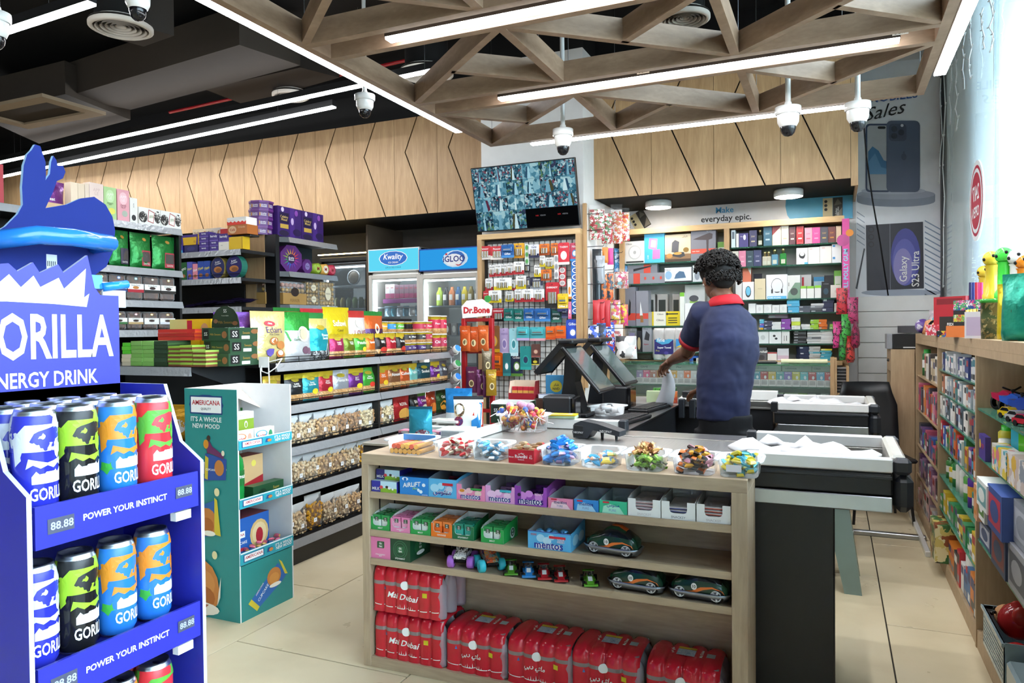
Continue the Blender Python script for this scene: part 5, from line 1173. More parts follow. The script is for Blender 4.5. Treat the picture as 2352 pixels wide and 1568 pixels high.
r3=[(4.655,4.875,'#b8282a','#c82a2a','ROYAL','bright red','#d8a04a'),(4.892,5.000,'#22201f','#2a2826','SIN','black','#c8803a'),(5.009,5.129,'#7a2a7a','#5a9a3a','Onion','purple and green','#d8d0b0'),(5.138,5.282,'#b8401f','#b8401f','Bbq','dark orange','#d8782a'),(5.301,5.470,'#2a4a22','#304f28','Chili','dark green','#d8902a')]
for i,(y0,y1,c,cap,t,nm,bl) in enumerate(r3):
 gput(pouch(y1-y0+.005,.185,.06,[(.88,'f'+c),(1,'f'+cap)],[('t',t,.5,.70,.6,.12,'m#efe6d8',.03),('d',.52,.32,.34,.22,bl),('d',.40,.24,.2,.12,bl)],i+80,.12),'snack_bag',y0,y1,SH[2],nm+' crisps bag on the third gondola shelf','snack bag','crisps bags on the third gondola shelf',.065)
def nuts_mesh(w,h,d,c,seed):
 rnd=random.Random(seed);mb=MB()
 mb.bbox(-w*.42,-d*.30,.004,w*.42,d*.34,h*.66,c[2],.02)
 for i in range(62):
  v=rnd.random();x=rnd.uniform(-.44,.44)*w;z=.01+v*h*.68
  y=-d*.40*(1-(abs(x)/(w*.5))**3)*(1 if v<.85 else .6)+rnd.uniform(-.003,.004)
  if i>52:z=h*.68+rnd.uniform(-.004,.008);y=rnd.uniform(-.35,.35)*d
  r=.0088;a=rnd.uniform(0,6.3)
  T=Matrix.Translation((x,y,z))@Matrix.Rotation(a,4,'Y')@Matrix.Rotation(rnd.uniform(-.5,.5),4,'X')
  mb.T=T;mb.ball((0,0,0),r,c[i%2],7,5,(1.45,.85,.95));mb.T=None
 return mb.mesh('nuts')
PIS=('m#e2cba6','m#cfb088','m#b8966a');PEA=('m#cfa878','m#dcb888','m#a8825a');YEL=('m#d8a02a','m#c48a1e','m#a06c18');CAS=('m#ecdab4','m#dcc69a','m#b8a078');BRN=('m#b88a60','m#c89c70','m#8a6844')
NM={}
def nut_bag(y0,y1,z,h,cols,nm,label,group,seed,depth=.06):
 w,d=min(.17,y1-y0+.012),.065
 t=empty('nut_bag',(GX_-depth,(y0+y1)/2,z+.001),FX+random.uniform(-.08,.08),label,'bag of nuts',group)
 key=(nm,round(w/.02),round(h/.02))
 if key not in NM:NM[key]=nuts_mesh(w,h,d,cols,seed)
 put(NM[key],'nuts',t,kind='stuff')
 pouch(w,h,d,[(1,'film')],(),seed,.16,6,7).build('plastic_bag',t)
 sx,sz=random.uniform(-.2,.25)*w,h*random.uniform(.25,.45)
 mb=MB();mb.rect(sx-.014,sz-.013,sx+.014,sz+.013,-d*.5-.004,'m#eeeeee').text('III',sx,sz+.002,.02,.008,-d*.5-.0045,'m#555555',.03);mb.build('price_label',t)
rows_=[(2,.175,[(3.405,3.51,PIS,'p'),(3.513,3.612,PIS,'p'),(3.609,3.735,PIS,'p'),(3.735,3.868,PEA,'e'),(3.863,3.965,PEA,'e'),(3.965,4.070,BRN,'b'),(4.070,4.221,BRN,'b'),(4.222,4.368,CAS,'c'),(4.375,4.480,BRN,'b'),(4.487,4.640,CAS,'g')]),(3,.178,[(3.40,3.51,PIS,'p'),(3.516,3.632,PIS,'p'),(3.629,3.755,PIS,'p'),(3.747,3.900,PEA,'e'),(3.890,4.055,PEA,'e'),(4.053,4.195,PIS,'p'),(4.200,4.348,YEL,'y')]),(4,.19,[(3.40,3.512,PIS,'p'),(3.517,3.640,PIS,'p'),(3.645,3.787,YEL,'y'),(3.800,3.935,PIS,'p'),(3.930,4.075,PIS,'p'),(4.073,4.203,PEA,'e')])]
kn={'p':'pale pistachio','e':'peanut','b':'brown almond','c':'cashew','g':'pale seed','y':'golden yellow nut'}
for si,h,L in rows_:
 for i,(y0,y1,c,nm) in enumerate(L):
  nut_bag(y0,y1,SH[si],h+(.03 if nm=='y' and si==4 else 0),c,nm,'clear bag of %ss, %s from the left on the %s gondola shelf'%(kn[nm],ORD[i],ORD[si]),'clear nut bags on the %s gondola shelf'%ORD[si],100+si*20+i)
t=empty('wire_rack',(GX_+.0,3.27,.8),0,'white wire rack hooked on the near end of the gondola','wire rack')
mb=MB()
for dx in (-.03,.03):mb.tube([(dx,0,0),(dx,-.02,.22),(dx,-.03,.455)],.004,6,'g#ecebe8')
mb.build('upright',t)
for z in (.10,.24,.40):
 a=[(-.03+.06*0,0,z+.03)]+[(.06+.07*math.sin(PI*k/8),-.06*math.sin(PI*k/8)*.4,z+.03-.05*math.sin(PI*k/8)+.03*k/8) for k in range(9)]
 MB().tube([(-.03,-.02,z+.02),(.01,-.06,z-.02),(.06,-.07,z-.03),(.10,-.05,z+.0),(.12,-.02,z+.05)],.0035,6,'g#ecebe8').build('cradle',t)
 MB().tube([(-.03,-.02,z+.05),(.03,-.03,z+.03),(.12,-.02,z+.05)],.0035,6,'g#ecebe8').build('cradle',t)
MB().box(-.035,-.034,.40,.035,-.028,.46,'g#ecebe8').build('hook_plate',t)
t=empty('bottle_rack',(GX_+.02,5.50,.70),0,'white wire bottle rack at the far end of the gondola','wire rack')
mb=MB()
for dx in (-.045,.045):mb.tube([(dx,0,0),(dx,0,.56)],.0035,6,'g#ecebe8')
for i in range(5):mb.tube([(-.045,0,.02+i*.125),(0,-.05,-.01+i*.125),(.06,-.09,.0+i*.125),(.045,0,.03+i*.125)],.003,6,'g#ecebe8')
mb.build('frame',t)
for i,(c,nm) in enumerate((('#c8388a','magenta'),('#c83a3a','red'),('#2f7ac8','deep blue'),('#2f8a4a','green'),('#3a8ac8','light blue'))):
 p=at(*((1043,1030),(1043,930),(1048,882),(1046,857),(1040,802))[i],'Y',5.44) if False else None
 zz=(.76,.89,1.00,1.11,1.235)[i]
 t=empty('drink_jar',(-2.90,5.44,zz),0,nm+' lidded jar in the white bottle rack','jar','jars in the bottle rack');t.rotation_euler=(math.radians(-8),math.radians(62),-.5)
 MB().lathe([(0,-.13),(.028,-.13),(.03,-.02),(.028,0)],14,(0,0,0),'bottle_clear').build('jar',t)
 MB().lathe([(.032,-.004),(.034,.0),(.034,.028),(.03,.034)],16,(0,0,0),'g#f0f0ee').build('lid',t)
 MB().lathe([(.03,.034),(.018,.035),(0,.035)],16,(0,0,0),c).build('lid_badge',t)
EZ,EY=1.216,2.955
def eput(mb,name,x0,x1,y,z,label,rz=0.0,group='boxes stacked on the end shelf',cat='box'):return mb.build(name,None,((x0+x1)/2,y,z),rz,label,cat,group)
def slabs(n,x0,x1,d,h,z,cols,side,label,y=EY,rz=0.0,deco_=()):
 for i in range(n):
  c=cols[i%len(cols)]
  eput(carton(x1-x0,d,h-.0008,c,deco_,[('r',0,0,1,.55,side)] if side else (),c),'flat_box',x0,x1,y+d/2+random.uniform(-.004,.004),z+i*h,'%s, %s from the bottom'%(label,ORD[i]),rz+random.uniform(-.02,.02))
slabs(3,-3.735,-3.662,.12,.022,EZ,['#c8bca4'],None,'cream flat box in the leftmost stack',EY)
slabs(3,-3.73,-3.665,.12,.0215,EZ+.067,['#55b82f','#63c238'],None,'vivid green flat box on the cream ones')
slabs(6,-3.658,-3.572,.14,.0235,EZ,['#6fa04c','#7aa858'],None,'leaf green flat box in the second stack',EY)
slabs(6,-3.568,-3.484,.14,.0235,EZ,['#74a852','#82b45e'],None,'leaf green flat box in the third stack',EY+.004)
slabs(6,-3.478,-3.375,.16,.0235,EZ,['#22381f','#28402a'],'#3c5a34','dark green flat box in the fourth stack',EY)
slabs(5,-3.368,-3.272,.15,.0225,EZ,['#8ab23c'],'#6a4a2a','lime and brown flat box in the fifth stack',EY,0,[('r',0,0,1,.5,'#6f3c24')])
slabs(5,-3.268,-3.178,.15,.0235,EZ,['#94ba44'],'#7a4a2c','lime and brown flat box in the sixth stack',EY-.01,0,[('r',0,0,1,.45,'#743e26')])
slabs(4,-3.172,-3.08,.15,.0225,EZ,['#a2c456'],'#7a4a2c','lime and brown flat box in the seventh stack',EY-.012,0,[('r',0,0,1,.5,'#6f3c24')])
dg=[('r',.04,.12,.26,.9,'#0d0e0d'),('t','SS',.15,.52,.12,.5,WH,.0),('t','Milk Sweets',.52,.48,.40,.24,'#b08a3a',.0),('d',.86,.45,.10,.28,'#8a5a34')]
sg=[('r',.06,.15,.34,.85,'#0d0e0d'),('t','SS',.2,.5,.16,.45,WH,.0),('d',.82,.7,.12,.2,'#8a5a34'),('r',.4,.1,.66,.36,'m#d8d8d2'),('t','Sweets',.55,.6,.26,.2,'#b08a3a',.0)]
for i,(z,dx) in enumerate(((EZ,0),(EZ+.07,0),(EZ+.14,0))):
 eput(carton(.19,.24,.0695,'#23452c',dg,sg,'#2a4f34'),'sweets_box',-3.19,-3.0,EY+.19+(.012 if i==1 else 0),z,'dark green sweets box with gold lettering, %s of the pile'%('lowest','middle','topmost')[i])
mb=MB();mb.prism([(-.10,0),(.10,0),(.098,.03),(.085,.07),(.06,.10),(.02,.118),(-.02,.118),(-.06,.10),(-.085,.07),(-.098,.03)],0,.004,'#1d2f1c')
deco(mb,[('t','SS',.5,.78,.12,.16,'m#d8d8d2',.0),('t','To taste delights',.5,.55,.4,.06,'m#c8c8b8',.0),('t','Milk Sweets',.5,.25,.5,.14,'#8a6a2a',.0),('d',.16,.3,.08,.1,'#7a5030'),('d',.86,.2,.1,.1,'#7a5030')],.2,.118,0)
eput(mb,'header_card',-3.17,-2.97,EY+.12,EZ+.2105,'dark green half-round header card on the sweets boxes',0,None,'card')
slabs(3,-3.585,-3.30,.10,.0213,EZ+.142,['#c8302a','#b82a28'],'#d8501f','red and orange flat box lying behind the green stacks',EY+.12)
kel=[('r',.0,0,.42,1,'#cdbf7a'),('t','choco',.62,.6,.14,.2,'#3a2a1a',.02),('r',.43,.3,.55,.95,'#b8203a'),('d',.85,.55,.1,.3,'#c89a6a')]
eput(carton(.33,.08,.16,'#e0bc1e',kel),'cereal_box',-3.68,-3.35,EY+.33,EZ+.105,'yellow cereal carton with red badge behind the red boxes')
MB().bbox(-.2,-.06,0,.2,.06,.104,'#2a2a2c',.003).build('crate',None,(-3.52,EY+.32,EZ),0,'dark crate under the yellow cereal carton','crate')
eput(carton(.22,.10,.16,'#e0b81e',[('p',((0,.6),(1,1),(0,1)),'m#e6dcc6'),('r',.1,0,.5,.2,'#4a3a9a')]),'cereal_box',-3.66,-3.44,EY+.24,EZ+.001,'yellow cut-open carton behind the leaf green stacks')
eput(pouch(.22,.30,.09,[(1,'f#5a2a7a')],[('d',.6,.5,.2,.12,'#a83a4a'),('t','Eclairs',.5,.7,.6,.1,WH,.02)],201,.1),'snack_bag',-3.20,-3.06,3.20,1.216,'shiny purple bag left of the cream toffee bag',.9,None,'snack bag')
rnd=random.Random(2)
for i,c in enumerate(('#d8641e','#d8a01e','#2a5ac8','#2a58b8','#3a8a3a')):
 eput(pouch(.16,.2,.07,[(1,'f'+c)],[('d',.5,.4,.3,.2,'p#f0f0f0%s#e0e0e0:50'%c)],210+i,.1),'snack_bag',-3.62+.13*i,-3.46+.13*i,3.05+.03*(i%2),.791,('orange','amber','blue','deep blue','green')[i]+' crisps bag on the low end shelf',rnd.uniform(-.2,.2),'crisps on the low end shelf','snack bag')
# == shelves at the left and the back
LX_=-4.40
dg_=empty('gondola_shelf',(LX_,2.9,0),FX,'black shelf unit stocked with dates, behind the blue can display','shelf unit')
DZ=[2.163,1.856,1.630,1.425,1.2,.9]
h2=1.1
shelf_set(dg_,[(-h2,h2)],.40,DZ,False)
MB().box(-h2,.40,0,h2,.44,2.2,'#141516').build('back_panel',dg_)
for s in (-1,1):MB().box(s*h2-.01,.02,0,s*h2+.01,.44,2.12,'#161718').build('end_panel',dg_)
def dput(mb,name,y0,y1,z,label,cat='box',group=None,depth=.05,rz=0.0):return mb.build(name,None,(LX_-depth,(y0+y1)/2,z+.001),FX+rz,label,cat,group)
GD='goods on top of the dates shelf'
tops=[(3.165,3.212,.20,'#ddc9b0','leftmost plain beige carton',()),(3.214,3.258,.20,'#d8c4aa','second plain beige carton',()),(3.262,3.29,.21,'#d6c2ae','thin plain beige carton',()),(3.293,3.392,.222,'#dcc6bc','blush pink carton',[('t','APP\nLE',.5,.75,.5,.3,'#c8aca4',.02)]),(3.396,3.487,.213,'#a8c88a','pale green tall carton',[('d',.5,.72,.34,.2,'#bcd8a4'),('t','APP\nLE',.5,.72,.5,.28,'m#dfeed2',.03),('t','BANANA\nNUT',.5,.48,.5,.12,'#3a5a34',.02),('d',.6,.26,.3,.1,'#d8d05a')]),(3.495,3.586,.213,'#e0a0a8','pink tall carton',[('d',.5,.72,.34,.2,'#ecc0c4'),('t','APP\nLE',.5,.72,.5,.28,'m#f4dede',.03),('t','DATE\nNUT',.5,.46,.5,.12,'#7a3a44',.02),('d',.6,.24,.24,.1,'#a8b0a0')]),(3.592,3.650,.170,'m#e6e2da','slim white carton with black berries',[('d',.5,.2,.3,.12,'#2a2a2c'),('t','DATES',.5,.7,.5,.3,'#2a2a2c',.02,0,PI/2)])]
for y0,y1,h,c,nm,f in tops:dput(carton(y1-y0,.06,h,c,f),'date_carton',y0,y1,DZ[0],nm+' on top of the dates shelf','box',GD,.06)
bl=[('d',.18,.42,.2,.34,'p#23211f#3a3633#e8e4dc#1d1b1a:70'),('d',.86,.52,.16,.38,'p#23211f#3a3633#e8e4dc#1d1b1a:70'),('p',((.38,.2),(.66,.1),(.72,.78),(.44,.92)),'#a83a3c'),('p',((.41,.24),(.64,.15),(.69,.74),(.46,.86)),'m#ece8dc'),('t','AJWA\nDATES',.56,.5,.2,.22,'#5a6a1a',.03,0,.12)]
dput(carton(.176,.12,.116,'m#e8e5de',bl),'date_carton',3.655,3.832,DZ[0],'left white dates carton with dark berries on the top shelf','box',GD,.08)
dput(carton(.176,.12,.116,'m#e8e5de',bl),'date_carton',3.835,4.011,DZ[0],'right white dates carton with dark berries on the top shelf','box',GD,.08)
dput(carton(.02,.02,.14,'#c8202c',()),'red_carton',3.655,3.675,DZ[0],'narrow red carton behind the white dates cartons','box',GD,.2)
dput(pouch(.26,.2,.1,[(1,'f#6a2a7a')],[('t','Treat',.5,.4,.3,.1,WH,.02)],301,.1),'sweets_bag',2.95,3.16,DZ[0],'shiny purple sweets bag on top of the dates shelf','snack bag',GD,.12)
dput(carton(.24,.1,.04,'#c0a078',()),'cardboard_tray',2.93,3.17,DZ[0],'low cardboard tray in front of the purple bag','tray',GD,.03)
dput(carton(.12,.08,.22,'#9c1f2c',[('t','ROSE',.5,.7,.6,.1,'#e0c0c0',.02)]),'gift_box',2.62,2.74,DZ[0],'dark red gift box at the left edge','box',GD,.05)
dput(carton(.12,.08,.2,'m#e6e4da',[('t','OLIVE',.5,.7,.6,.1,'#4a4a3a',.02)]),'gift_box',2.47,2.60,DZ[0],'white gift box at the left edge','box',GD,.05)
dput(pouch(.18,.28,.08,[(1,'f#a88a2a')],(),302,.1),'gold_bag',2.62,2.80,DZ[0],'gold foil bag behind the red gift box','snack bag',GD,.22)
for i,(y0,y1,c) in enumerate(((3.27,3.44,'#3a3a5a'),(3.446,3.596,'#3a3448'),(3.605,3.776,'#a83a44'),(3.784,3.985,'#a83a44'))):
 w=y1-y0
 f=[('r',.42,.06,.86,.5,c),('r',.45,.18,.83,.46,'#4a4340'),('d',.62,.82,.09,.05,'#b8863a'),('t','DATES',.64,.12,.3,.05,'m#e0d8d0',.02)]
 dput(pouch(w,.245,.07,[(.9,'f#1f7a34'),(1,'f#1a6a2c')],f,310+i,.1),'date_pouch',y0,y1,DZ[1],'green dates pouch, %s from the left on the second shelf'%ORD[i],'snack bag','green date pouches',.06)
def date_box(y0,y1,z,h,band,sticker,nm,cap=None):
 w=y1-y0-.004
 t=empty('date_box',(LX_-.05,(y0+y1)/2,z+.001),FX,nm,'box of dates','clear boxes of dates')
 MB().bbox(-w/2+.004,-.026,.003,w/2-.004,.026,h-.006,'p#4a2e22#5c3a28#3a241c#6e4a36:55',.012).build('dates',t,kind='stuff')
 MB().bbox(-w/2,-.03,0,w/2,.03,h,'tub_plastic',.012).build('clear_box',t)
 mb=MB();deco(mb,[('r',0,.34,1,.64,'m#ece9e2'),('r',0,.30,1,.42,band),('d',.5,.49,.2,.06,'#3a2a26' if band!='#a82432' else '#b8763a'),('t','Kimia Dates',.5,.58,.56,.06,'#3a342e',.0),('d',.5,.84,.11,.06,sticker),('d',.5,.84,.075,.04,'m#e8e4da')],w,h,-.031);mb.build('paper_band',t)
for i,(y0,y1,b,s) in enumerate(((3.305,3.415,'#3a3f8a','#c8a83a'),(3.421,3.549,'#3a3f7a','#5a8ac8'),(3.553,3.683,'#a82432','#4a9aa8'),(3.687,3.820,'#2a2826','#8a6a5a'),(3.824,3.956,'#2a2826','#a88a3a'))):
 date_box(y0,y1,DZ[2],.174,b,s,'clear date box, %s from the left on the third shelf'%ORD[i])
for i,(y0,y1,b,s) in enumerate(((3.425,3.548,'#3a6a3a','#c8a83a'),(3.554,3.674,'#b89a6a','#d890a0'),(3.680,3.805,'#e6e2da','#d8a83a'),(3.811,3.946,'#d8d8dc','#d8a83a'))):
 date_box(y0,y1,DZ[3],.125,b,s,'clear date box, %s from the left on the fourth shelf'%ORD[i])
ch=empty('chocolate_shelf',(-4.95,4.55,0),0,'black wall shelf of chocolates and biscuits between dates shelf and oak end panel','shelf unit')
CZ_=[2.072,1.845,1.61,1.3]
shelf_set(ch,[(-.75,.585)],.39,CZ_,False)
MB().box(-.75,.39,0,.245,.40,2.07,'#101112').build('back_panel',ch)
MB().tube([(.0,.012,CZ_[1]),(.0,.012,CZ_[1]+.03),(.56,.012,CZ_[1]+.03),(.56,.012,CZ_[1])],.0025,5,'m#141414').build('wire_fence',ch)
ep=empty('oak_end_panel',(-4.595,4.955,0),0,'oak end panel with black post between the two shelf units','panel')
MB().box(-.11,0,0,.105,.03,2.245,'oak_wall').build('oak_board',ep)
MB().box(.106,.005,0,.225,.05,2.235,'#141516').build('post',ep)
def cput(mb,name,x0,x1,z,label,group='chocolates on the chocolate shelf',y=4.57,d=.08,rz=0.0,cat='box'):return mb.build(name,None,((x0+x1)/2,y+d/2,z+.001),rz,label,cat,group)
PU='#43307e';mk=[('t','barnsly',.5,.62,.8,.4,WH,.03),('r',0,.0,1,.12,'#7a62b8')]
for i in range(4):cput(carton(.105,.08,.0395,PU,mk),'chocolate_box',-4.834,-4.729,CZ_[0]+i*.04,'small purple chocolate box, %s from bottom, left stack'%ORD[i])
for i in range(3):cput(carton(.096,.08,.0395 if i<2 else .06,PU,mk),'chocolate_box',-4.72,-4.624,CZ_[0]+i*.04,'small purple chocolate box, %s from bottom, middle stack'%ORD[i])
cput(carton(.11,.08,.066,'m#e6dfd2',[('t','cake',.3,.6,.2,.2,'#8a8070',.0)]),'cake_box',-4.62,-4.51,CZ_[0],'small cream cake box under a purple box')
cput(carton(.11,.08,.066,PU,mk),'chocolate_box',-4.62,-4.51,CZ_[0]+.067,'purple chocolate box on the cream cake box')
cput(carton(.145,.08,.10,'#e0b41e',[('r',.9,0,1,1,'#c89a18')]),'yellow_box',-4.508,-4.363,CZ_[0],'plain bright yellow box beside the oak end panel')
cput(carton(.185,.10,.085,'#d8ac1e',[('r',0,.75,1,1,PU),('p',((.0,0),(.12,0),(.06,1),(0,1)),PU),('p',((.88,0),(1,0),(1,1),(.94,1)),PU),('t','12',.8,.3,.12,.2,'#8a3a2a',.03)]),'chocolate_box',-5.02,-4.835,CZ_[0]+.06,'yellow and purple slanted chocolate display box')
cput(carton(.15,.09,.058,'#2c2858',[('d',.5,.5,.3,.3,'#3a3a70')]),'chocolate_box',-4.995,-4.845,CZ_[0],'dark violet chocolate box under the yellow and purple one')
cput(carton(.08,.08,.07,'#3a3a9a',[('r',0,0,1,.3,'#3a9ac8')]),'chocolate_box',-5.10,-5.02,CZ_[0],'blue chocolate box at the left end of the chocolate shelf')
for i,x in enumerate((-5.02,-4.86)):cput(carton(.155,.08,.06,'m#e2d8c4',[('t','Nofo',.3,.5,.4,.4,'#4a4034',.02),('p',((.7,0),(.85,0),(.95,.7),(.8,.6)),'#b88a5a')]),'wafer_box',x,x+.155,CZ_[0]+.1465,('left','right')[i]+' cream wafer box behind the purple stacks','wafer boxes',4.68)
cput(carton(.33,.06,.145,'#1c1c2a',()),'backing_carton',-5.02,-4.69,CZ_[0],'dark carton carrying the cream wafer boxes',None,4.69,.06)
cput(carton(.205,.12,.075,'#b4682e',[('d',.25,.5,.2,.4,'#d8b088'),('t','Orlando',.72,.75,.4,.2,'#e8c8a0',.0),('t','Café',.25,.5,.26,.3,'#a83a24',.03)]),'biscuit_box',-4.50,-4.295,CZ_[0]+.117,'brown biscuit box on the yellow box')
cput(carton(.20,.12,.06,'m#efece6',[('p',((0,0),(1,0),(1,.5),(.9,.3),(.8,.5),(.7,.3),(.6,.5),(.5,.3),(.4,.5),(.3,.3),(.2,.5),(.1,.35),(0,.5)),'#d8321f'),('r',.0,.6,.4,.62,'#d8321f')]),'biscuit_box',-4.505,-4.305,CZ_[0]+.193,'white and red biscuit box on top of the brown one')
MB().bbox(-.1,-.05,0,.1,.05,.014,'#2a2a2c',.002).build('tray_lid',None,(-4.40,4.64,CZ_[0]+.102),0,'thin dark tray between yellow and brown boxes','tray')
cput(carton(.10,.06,.04,'#b8202a',()),'red_box',-4.61,-4.51,CZ_[0]+.134,'flat red box on the purple box')
b2=[(-5.135,-5.075,.146,'#b8222e','red','KITS'),(-5.068,-4.995,.148,'#1f5a2e','green','PEPO'),(-4.99,-4.932,.15,'#5a5ab0','lavender','Finn'),(-4.926,-4.872,.13,'#e08a9a','pink','Finn'),(-4.870,-4.803,.15,'#2a4a9c','left blue','Finn'),(-4.80,-4.733,.15,'#2a4a9c','right blue','Finn')]
for x0,x1,h,c,nm,t in b2:cput(carton(x1-x0,.05,h,c,[('t',t,.5,.6,.8,.2,'#e0cc3a' if 'blue' in nm or 'lav' in nm else WH,.04,.1,.3),('d',.5,.22,.3,.1,'#a8683a')]),'biscuit_carton',x0,x1,CZ_[1],nm+' biscuit carton on the second chocolate shelf','biscuit cartons')
def round_tin(x,z,rx,rz_,c,rim,label):
 mb=MB();n=24
 P=[(rx*math.cos(2*PI*i/n),rz_+rz_*math.sin(2*PI*i/n)) for i in range(n)]
 mb.prism(P,-.03,.03,c,rim);mb.prism([(a*1.03,(b-rz_)*1.03+rz_) for a,b in P],-.036,-.026,rim)
 mb.poly(P,-.0365,c);mb.disc(0,rz_*.8,rx*.6,-.037,'#b8763a',14,rz_*.3);mb.disc(rx*.1,rz_*.75,rx*.4,-.0373,'#8a5228',12,rz_*.2);mb.text('Butter\nCookies',-.0,rz_*1.45,rx*1.0,rz_*.35,-.0374,WH,.02,.2)
 return mb.build('cookie_tin',None,(x,4.61,z+.002),0,label,'tin','cookie tins')
round_tin(-4.636,CZ_[1],.072,.086,'#23285a','#a8904a','left round dark blue cookie tin with gold rim')
round_tin(-4.462,CZ_[1],.082,.088,'#241f5e','#1f6a5a','right round dark blue cookie tin beside the oak panel')
rnd=random.Random(4)
for i in range(9):
 mb=pouch(.15,.09,.03,[(1,'f#20183a')],(),330+i,.1,5,5)
 o=mb.build('chocolate_pouch',None,(-5.02+.07*i,4.62+.03*(i%3),CZ_[2]+.012+.012*(i%2)+.004*i),0,'dark violet chocolate pouch lying on the third chocolate shelf, '+ORD[i]+' from the left','snack bag','dark pouches lying on the shelf');o.rotation_euler=(-1.35,0,rnd.uniform(-.3,.3))
q_=empty('gondola_shelf',(LX_,5.42,0),FX,'tall black shelf unit with purple sweet tins and gold pralines','shelf unit')
QZ=[2.237,1.935,1.643,1.3]
shelf_set(q_,[(-.265,.425)],.40,QZ,False)
MB().box(-.44,.30,0,.43,.36,2.235,'#121314').build('back_panel',q_)
for z in QZ[:3]:MB().add([(-.44,.12,z-.004),(-.262,0,z-.004),(-.262,0,z-.05),(-.44,.12,z-.05),(-.44,.3,z-.004),(-.262,.3,z-.004)],[(0,3,2,1),(0,1,5,4)],'#1b1c1e').build('shelf_wing',q_)
def qput(mb,name,y0,y1,z,label,group=None,depth=.06,rz=0.0,cat='box'):return mb.build(name,None,(LX_-depth,(y0+y1)/2,z+.001),FX+rz,label,cat,group)
cd_=[('r',.08,.45,.46,.80,'#1c1640'),('t','Celebry\nMixed',.27,.62,.32,.22,'#d8b86a',.02),('r',.1,.28,.44,.42,'#c8a44a'),('d',.2,.9,.06,.08,'m#d8c8e0'),('d',.78,.85,.07,.1,'#8a4aa8'),('p',((.5,.0),(.7,0),(.7,1),(.5,1)),'#4a2a80'),('d',.25,.12,.2,.1,'#2a2040'),('d',.8,.2,.18,.12,'#2a1c4a'),('d',.6,.55,.06,.12,'m#c8b0d8')]
qput(carton(.31,.10,.265,'#3a1f6a',cd_),'gift_carton',5.07,5.38,QZ[0],'near purple chocolate gift carton on the tall unit','purple gift cartons',.09)
qput(carton(.31,.10,.265,'#391e66',cd_),'gift_carton',5.385,5.695,QZ[0],'far purple chocolate gift carton on the tall unit','purple gift cartons',.09)
def octa(r,h,c,label,loc,rz,face,flat):
 mb=MB();n=8
 P=[(r*math.cos(2*PI*(i+.5)/n),r*math.sin(2*PI*(i+.5)/n)) for i in range(n)]
 if flat:
  mb.prism(P,0,h*.78,c,None,'XY');mb.prism([(a*1.05,b*1.05) for a,b in P],h*.78,h,'#6a3080',None,'XY')
  for k in range(8):
   mb.T=Matrix.Rotation(2*PI*k/8,4,'Z');d0=-r*math.cos(PI/8)-.0006
   mb.text('Quality\nSweets',.0,h*.4,r*.5,h*.4,d0,WH,.02);mb.rect(-r*.36,h*.2,-r*.28,h*.6,d0,'#c8902a');mb.T=None
  return mb.build('sweet_tub',None,loc,rz,label,'tub','purple sweet tubs')
 Q=[(a,b+r*.93) for a,b in P]
 mb.prism(Q,0,h,c,'#6a2c7c');mb.prism([(a*1.04,(b-r*.93)*1.04+r*.93) for a,b in Q],-.012,.006,'#5a2470')
 cols=['#d8402a','#e07a1e','#e0b82a','#8ab82a','#2a9a5a','#2a6ac0','#5a3aa8','#a82a8a']
 if face:
  for k in range(16):
   a0,a1=2*PI*k/16,2*PI*(k+.7)/16;R1,R2=r*.35,r*(.72+.12*(k%2))
   mb.poly([(R1*math.cos(a0),r*.93+R1*math.sin(a0)),(R2*math.cos((a0+a1)/2),r*.93+R2*math.sin((a0+a1)/2)),(R1*math.cos(a1),r*.93+R1*math.sin(a1))],-.0125,cols[k//2])
  mb.disc(0,r*.93,r*.36,-.0128,'#35184a',8);mb.text('Quality\nSweets',0,r*.93,r*.52,r*.34,-.0132,WH,.03)
 else :mb.disc(0,r*.93,r*.5,-.0125,'#8a7ab0',8);mb.text('Roses',0,r*.95,r*.7,r*.2,-.013,'#2a1a4a',.02)
 return mb.build('sweet_tub',None,loc,rz,label,'tub','purple sweet tubs')
for i in range(4):octa(.10,.072,'#5a2a78','flat purple sweet tub, %s from bottom, on the tall unit'%ORD[i],(LX_-.16,4.985+.006*i,QZ[0]+i*.0735),.2,False,True)
octa(.125,.10,'#6a3088','large octagonal purple sweet tub with rainbow face',(LX_-.06,5.25,QZ[1]+.001),FX-.15,True,False)
octa(.118,.09,'#62307e','octagonal purple sweet tub behind the rainbow one',(LX_-.17,5.12,QZ[1]+.001),FX-.1,True,False)
octa(.085,.08,'#4a3a80','violet sweet tub behind, second row',(LX_-.19,5.42,QZ[1]+.05),FX,False,False)
octa(.068,.08,'#4a3a86','small violet sweet tub beside the rainbow one',(LX_-.05,5.455,QZ[1]+.001),FX,False,False)
for y,c,nm in ((5.575,'#8aa82a','lime green'),(5.685,'#e0a84a','orange and cream'),(5.79,'#b82a44','crimson')):
 mb=MB();mb.lathe([(0,-.05),(.05,-.05),(.05,.1),(0,.1)],20,(0,0,.051),c,'Y');mb.disc(0,.051,.036,-.0506,{'lime green':'#a8c44a','orange and cream':'m#efe6d0','crimson':'#c84a5a'}[nm],18);mb.text('M',0,.051,.04,.035,-.051,'#a82a2a',.04)
 qput(mb,'sweet_canister',y-.05,y+.05,QZ[1],nm+' round sweet canister lying on the tall unit','round canisters',.06,0,'canister')
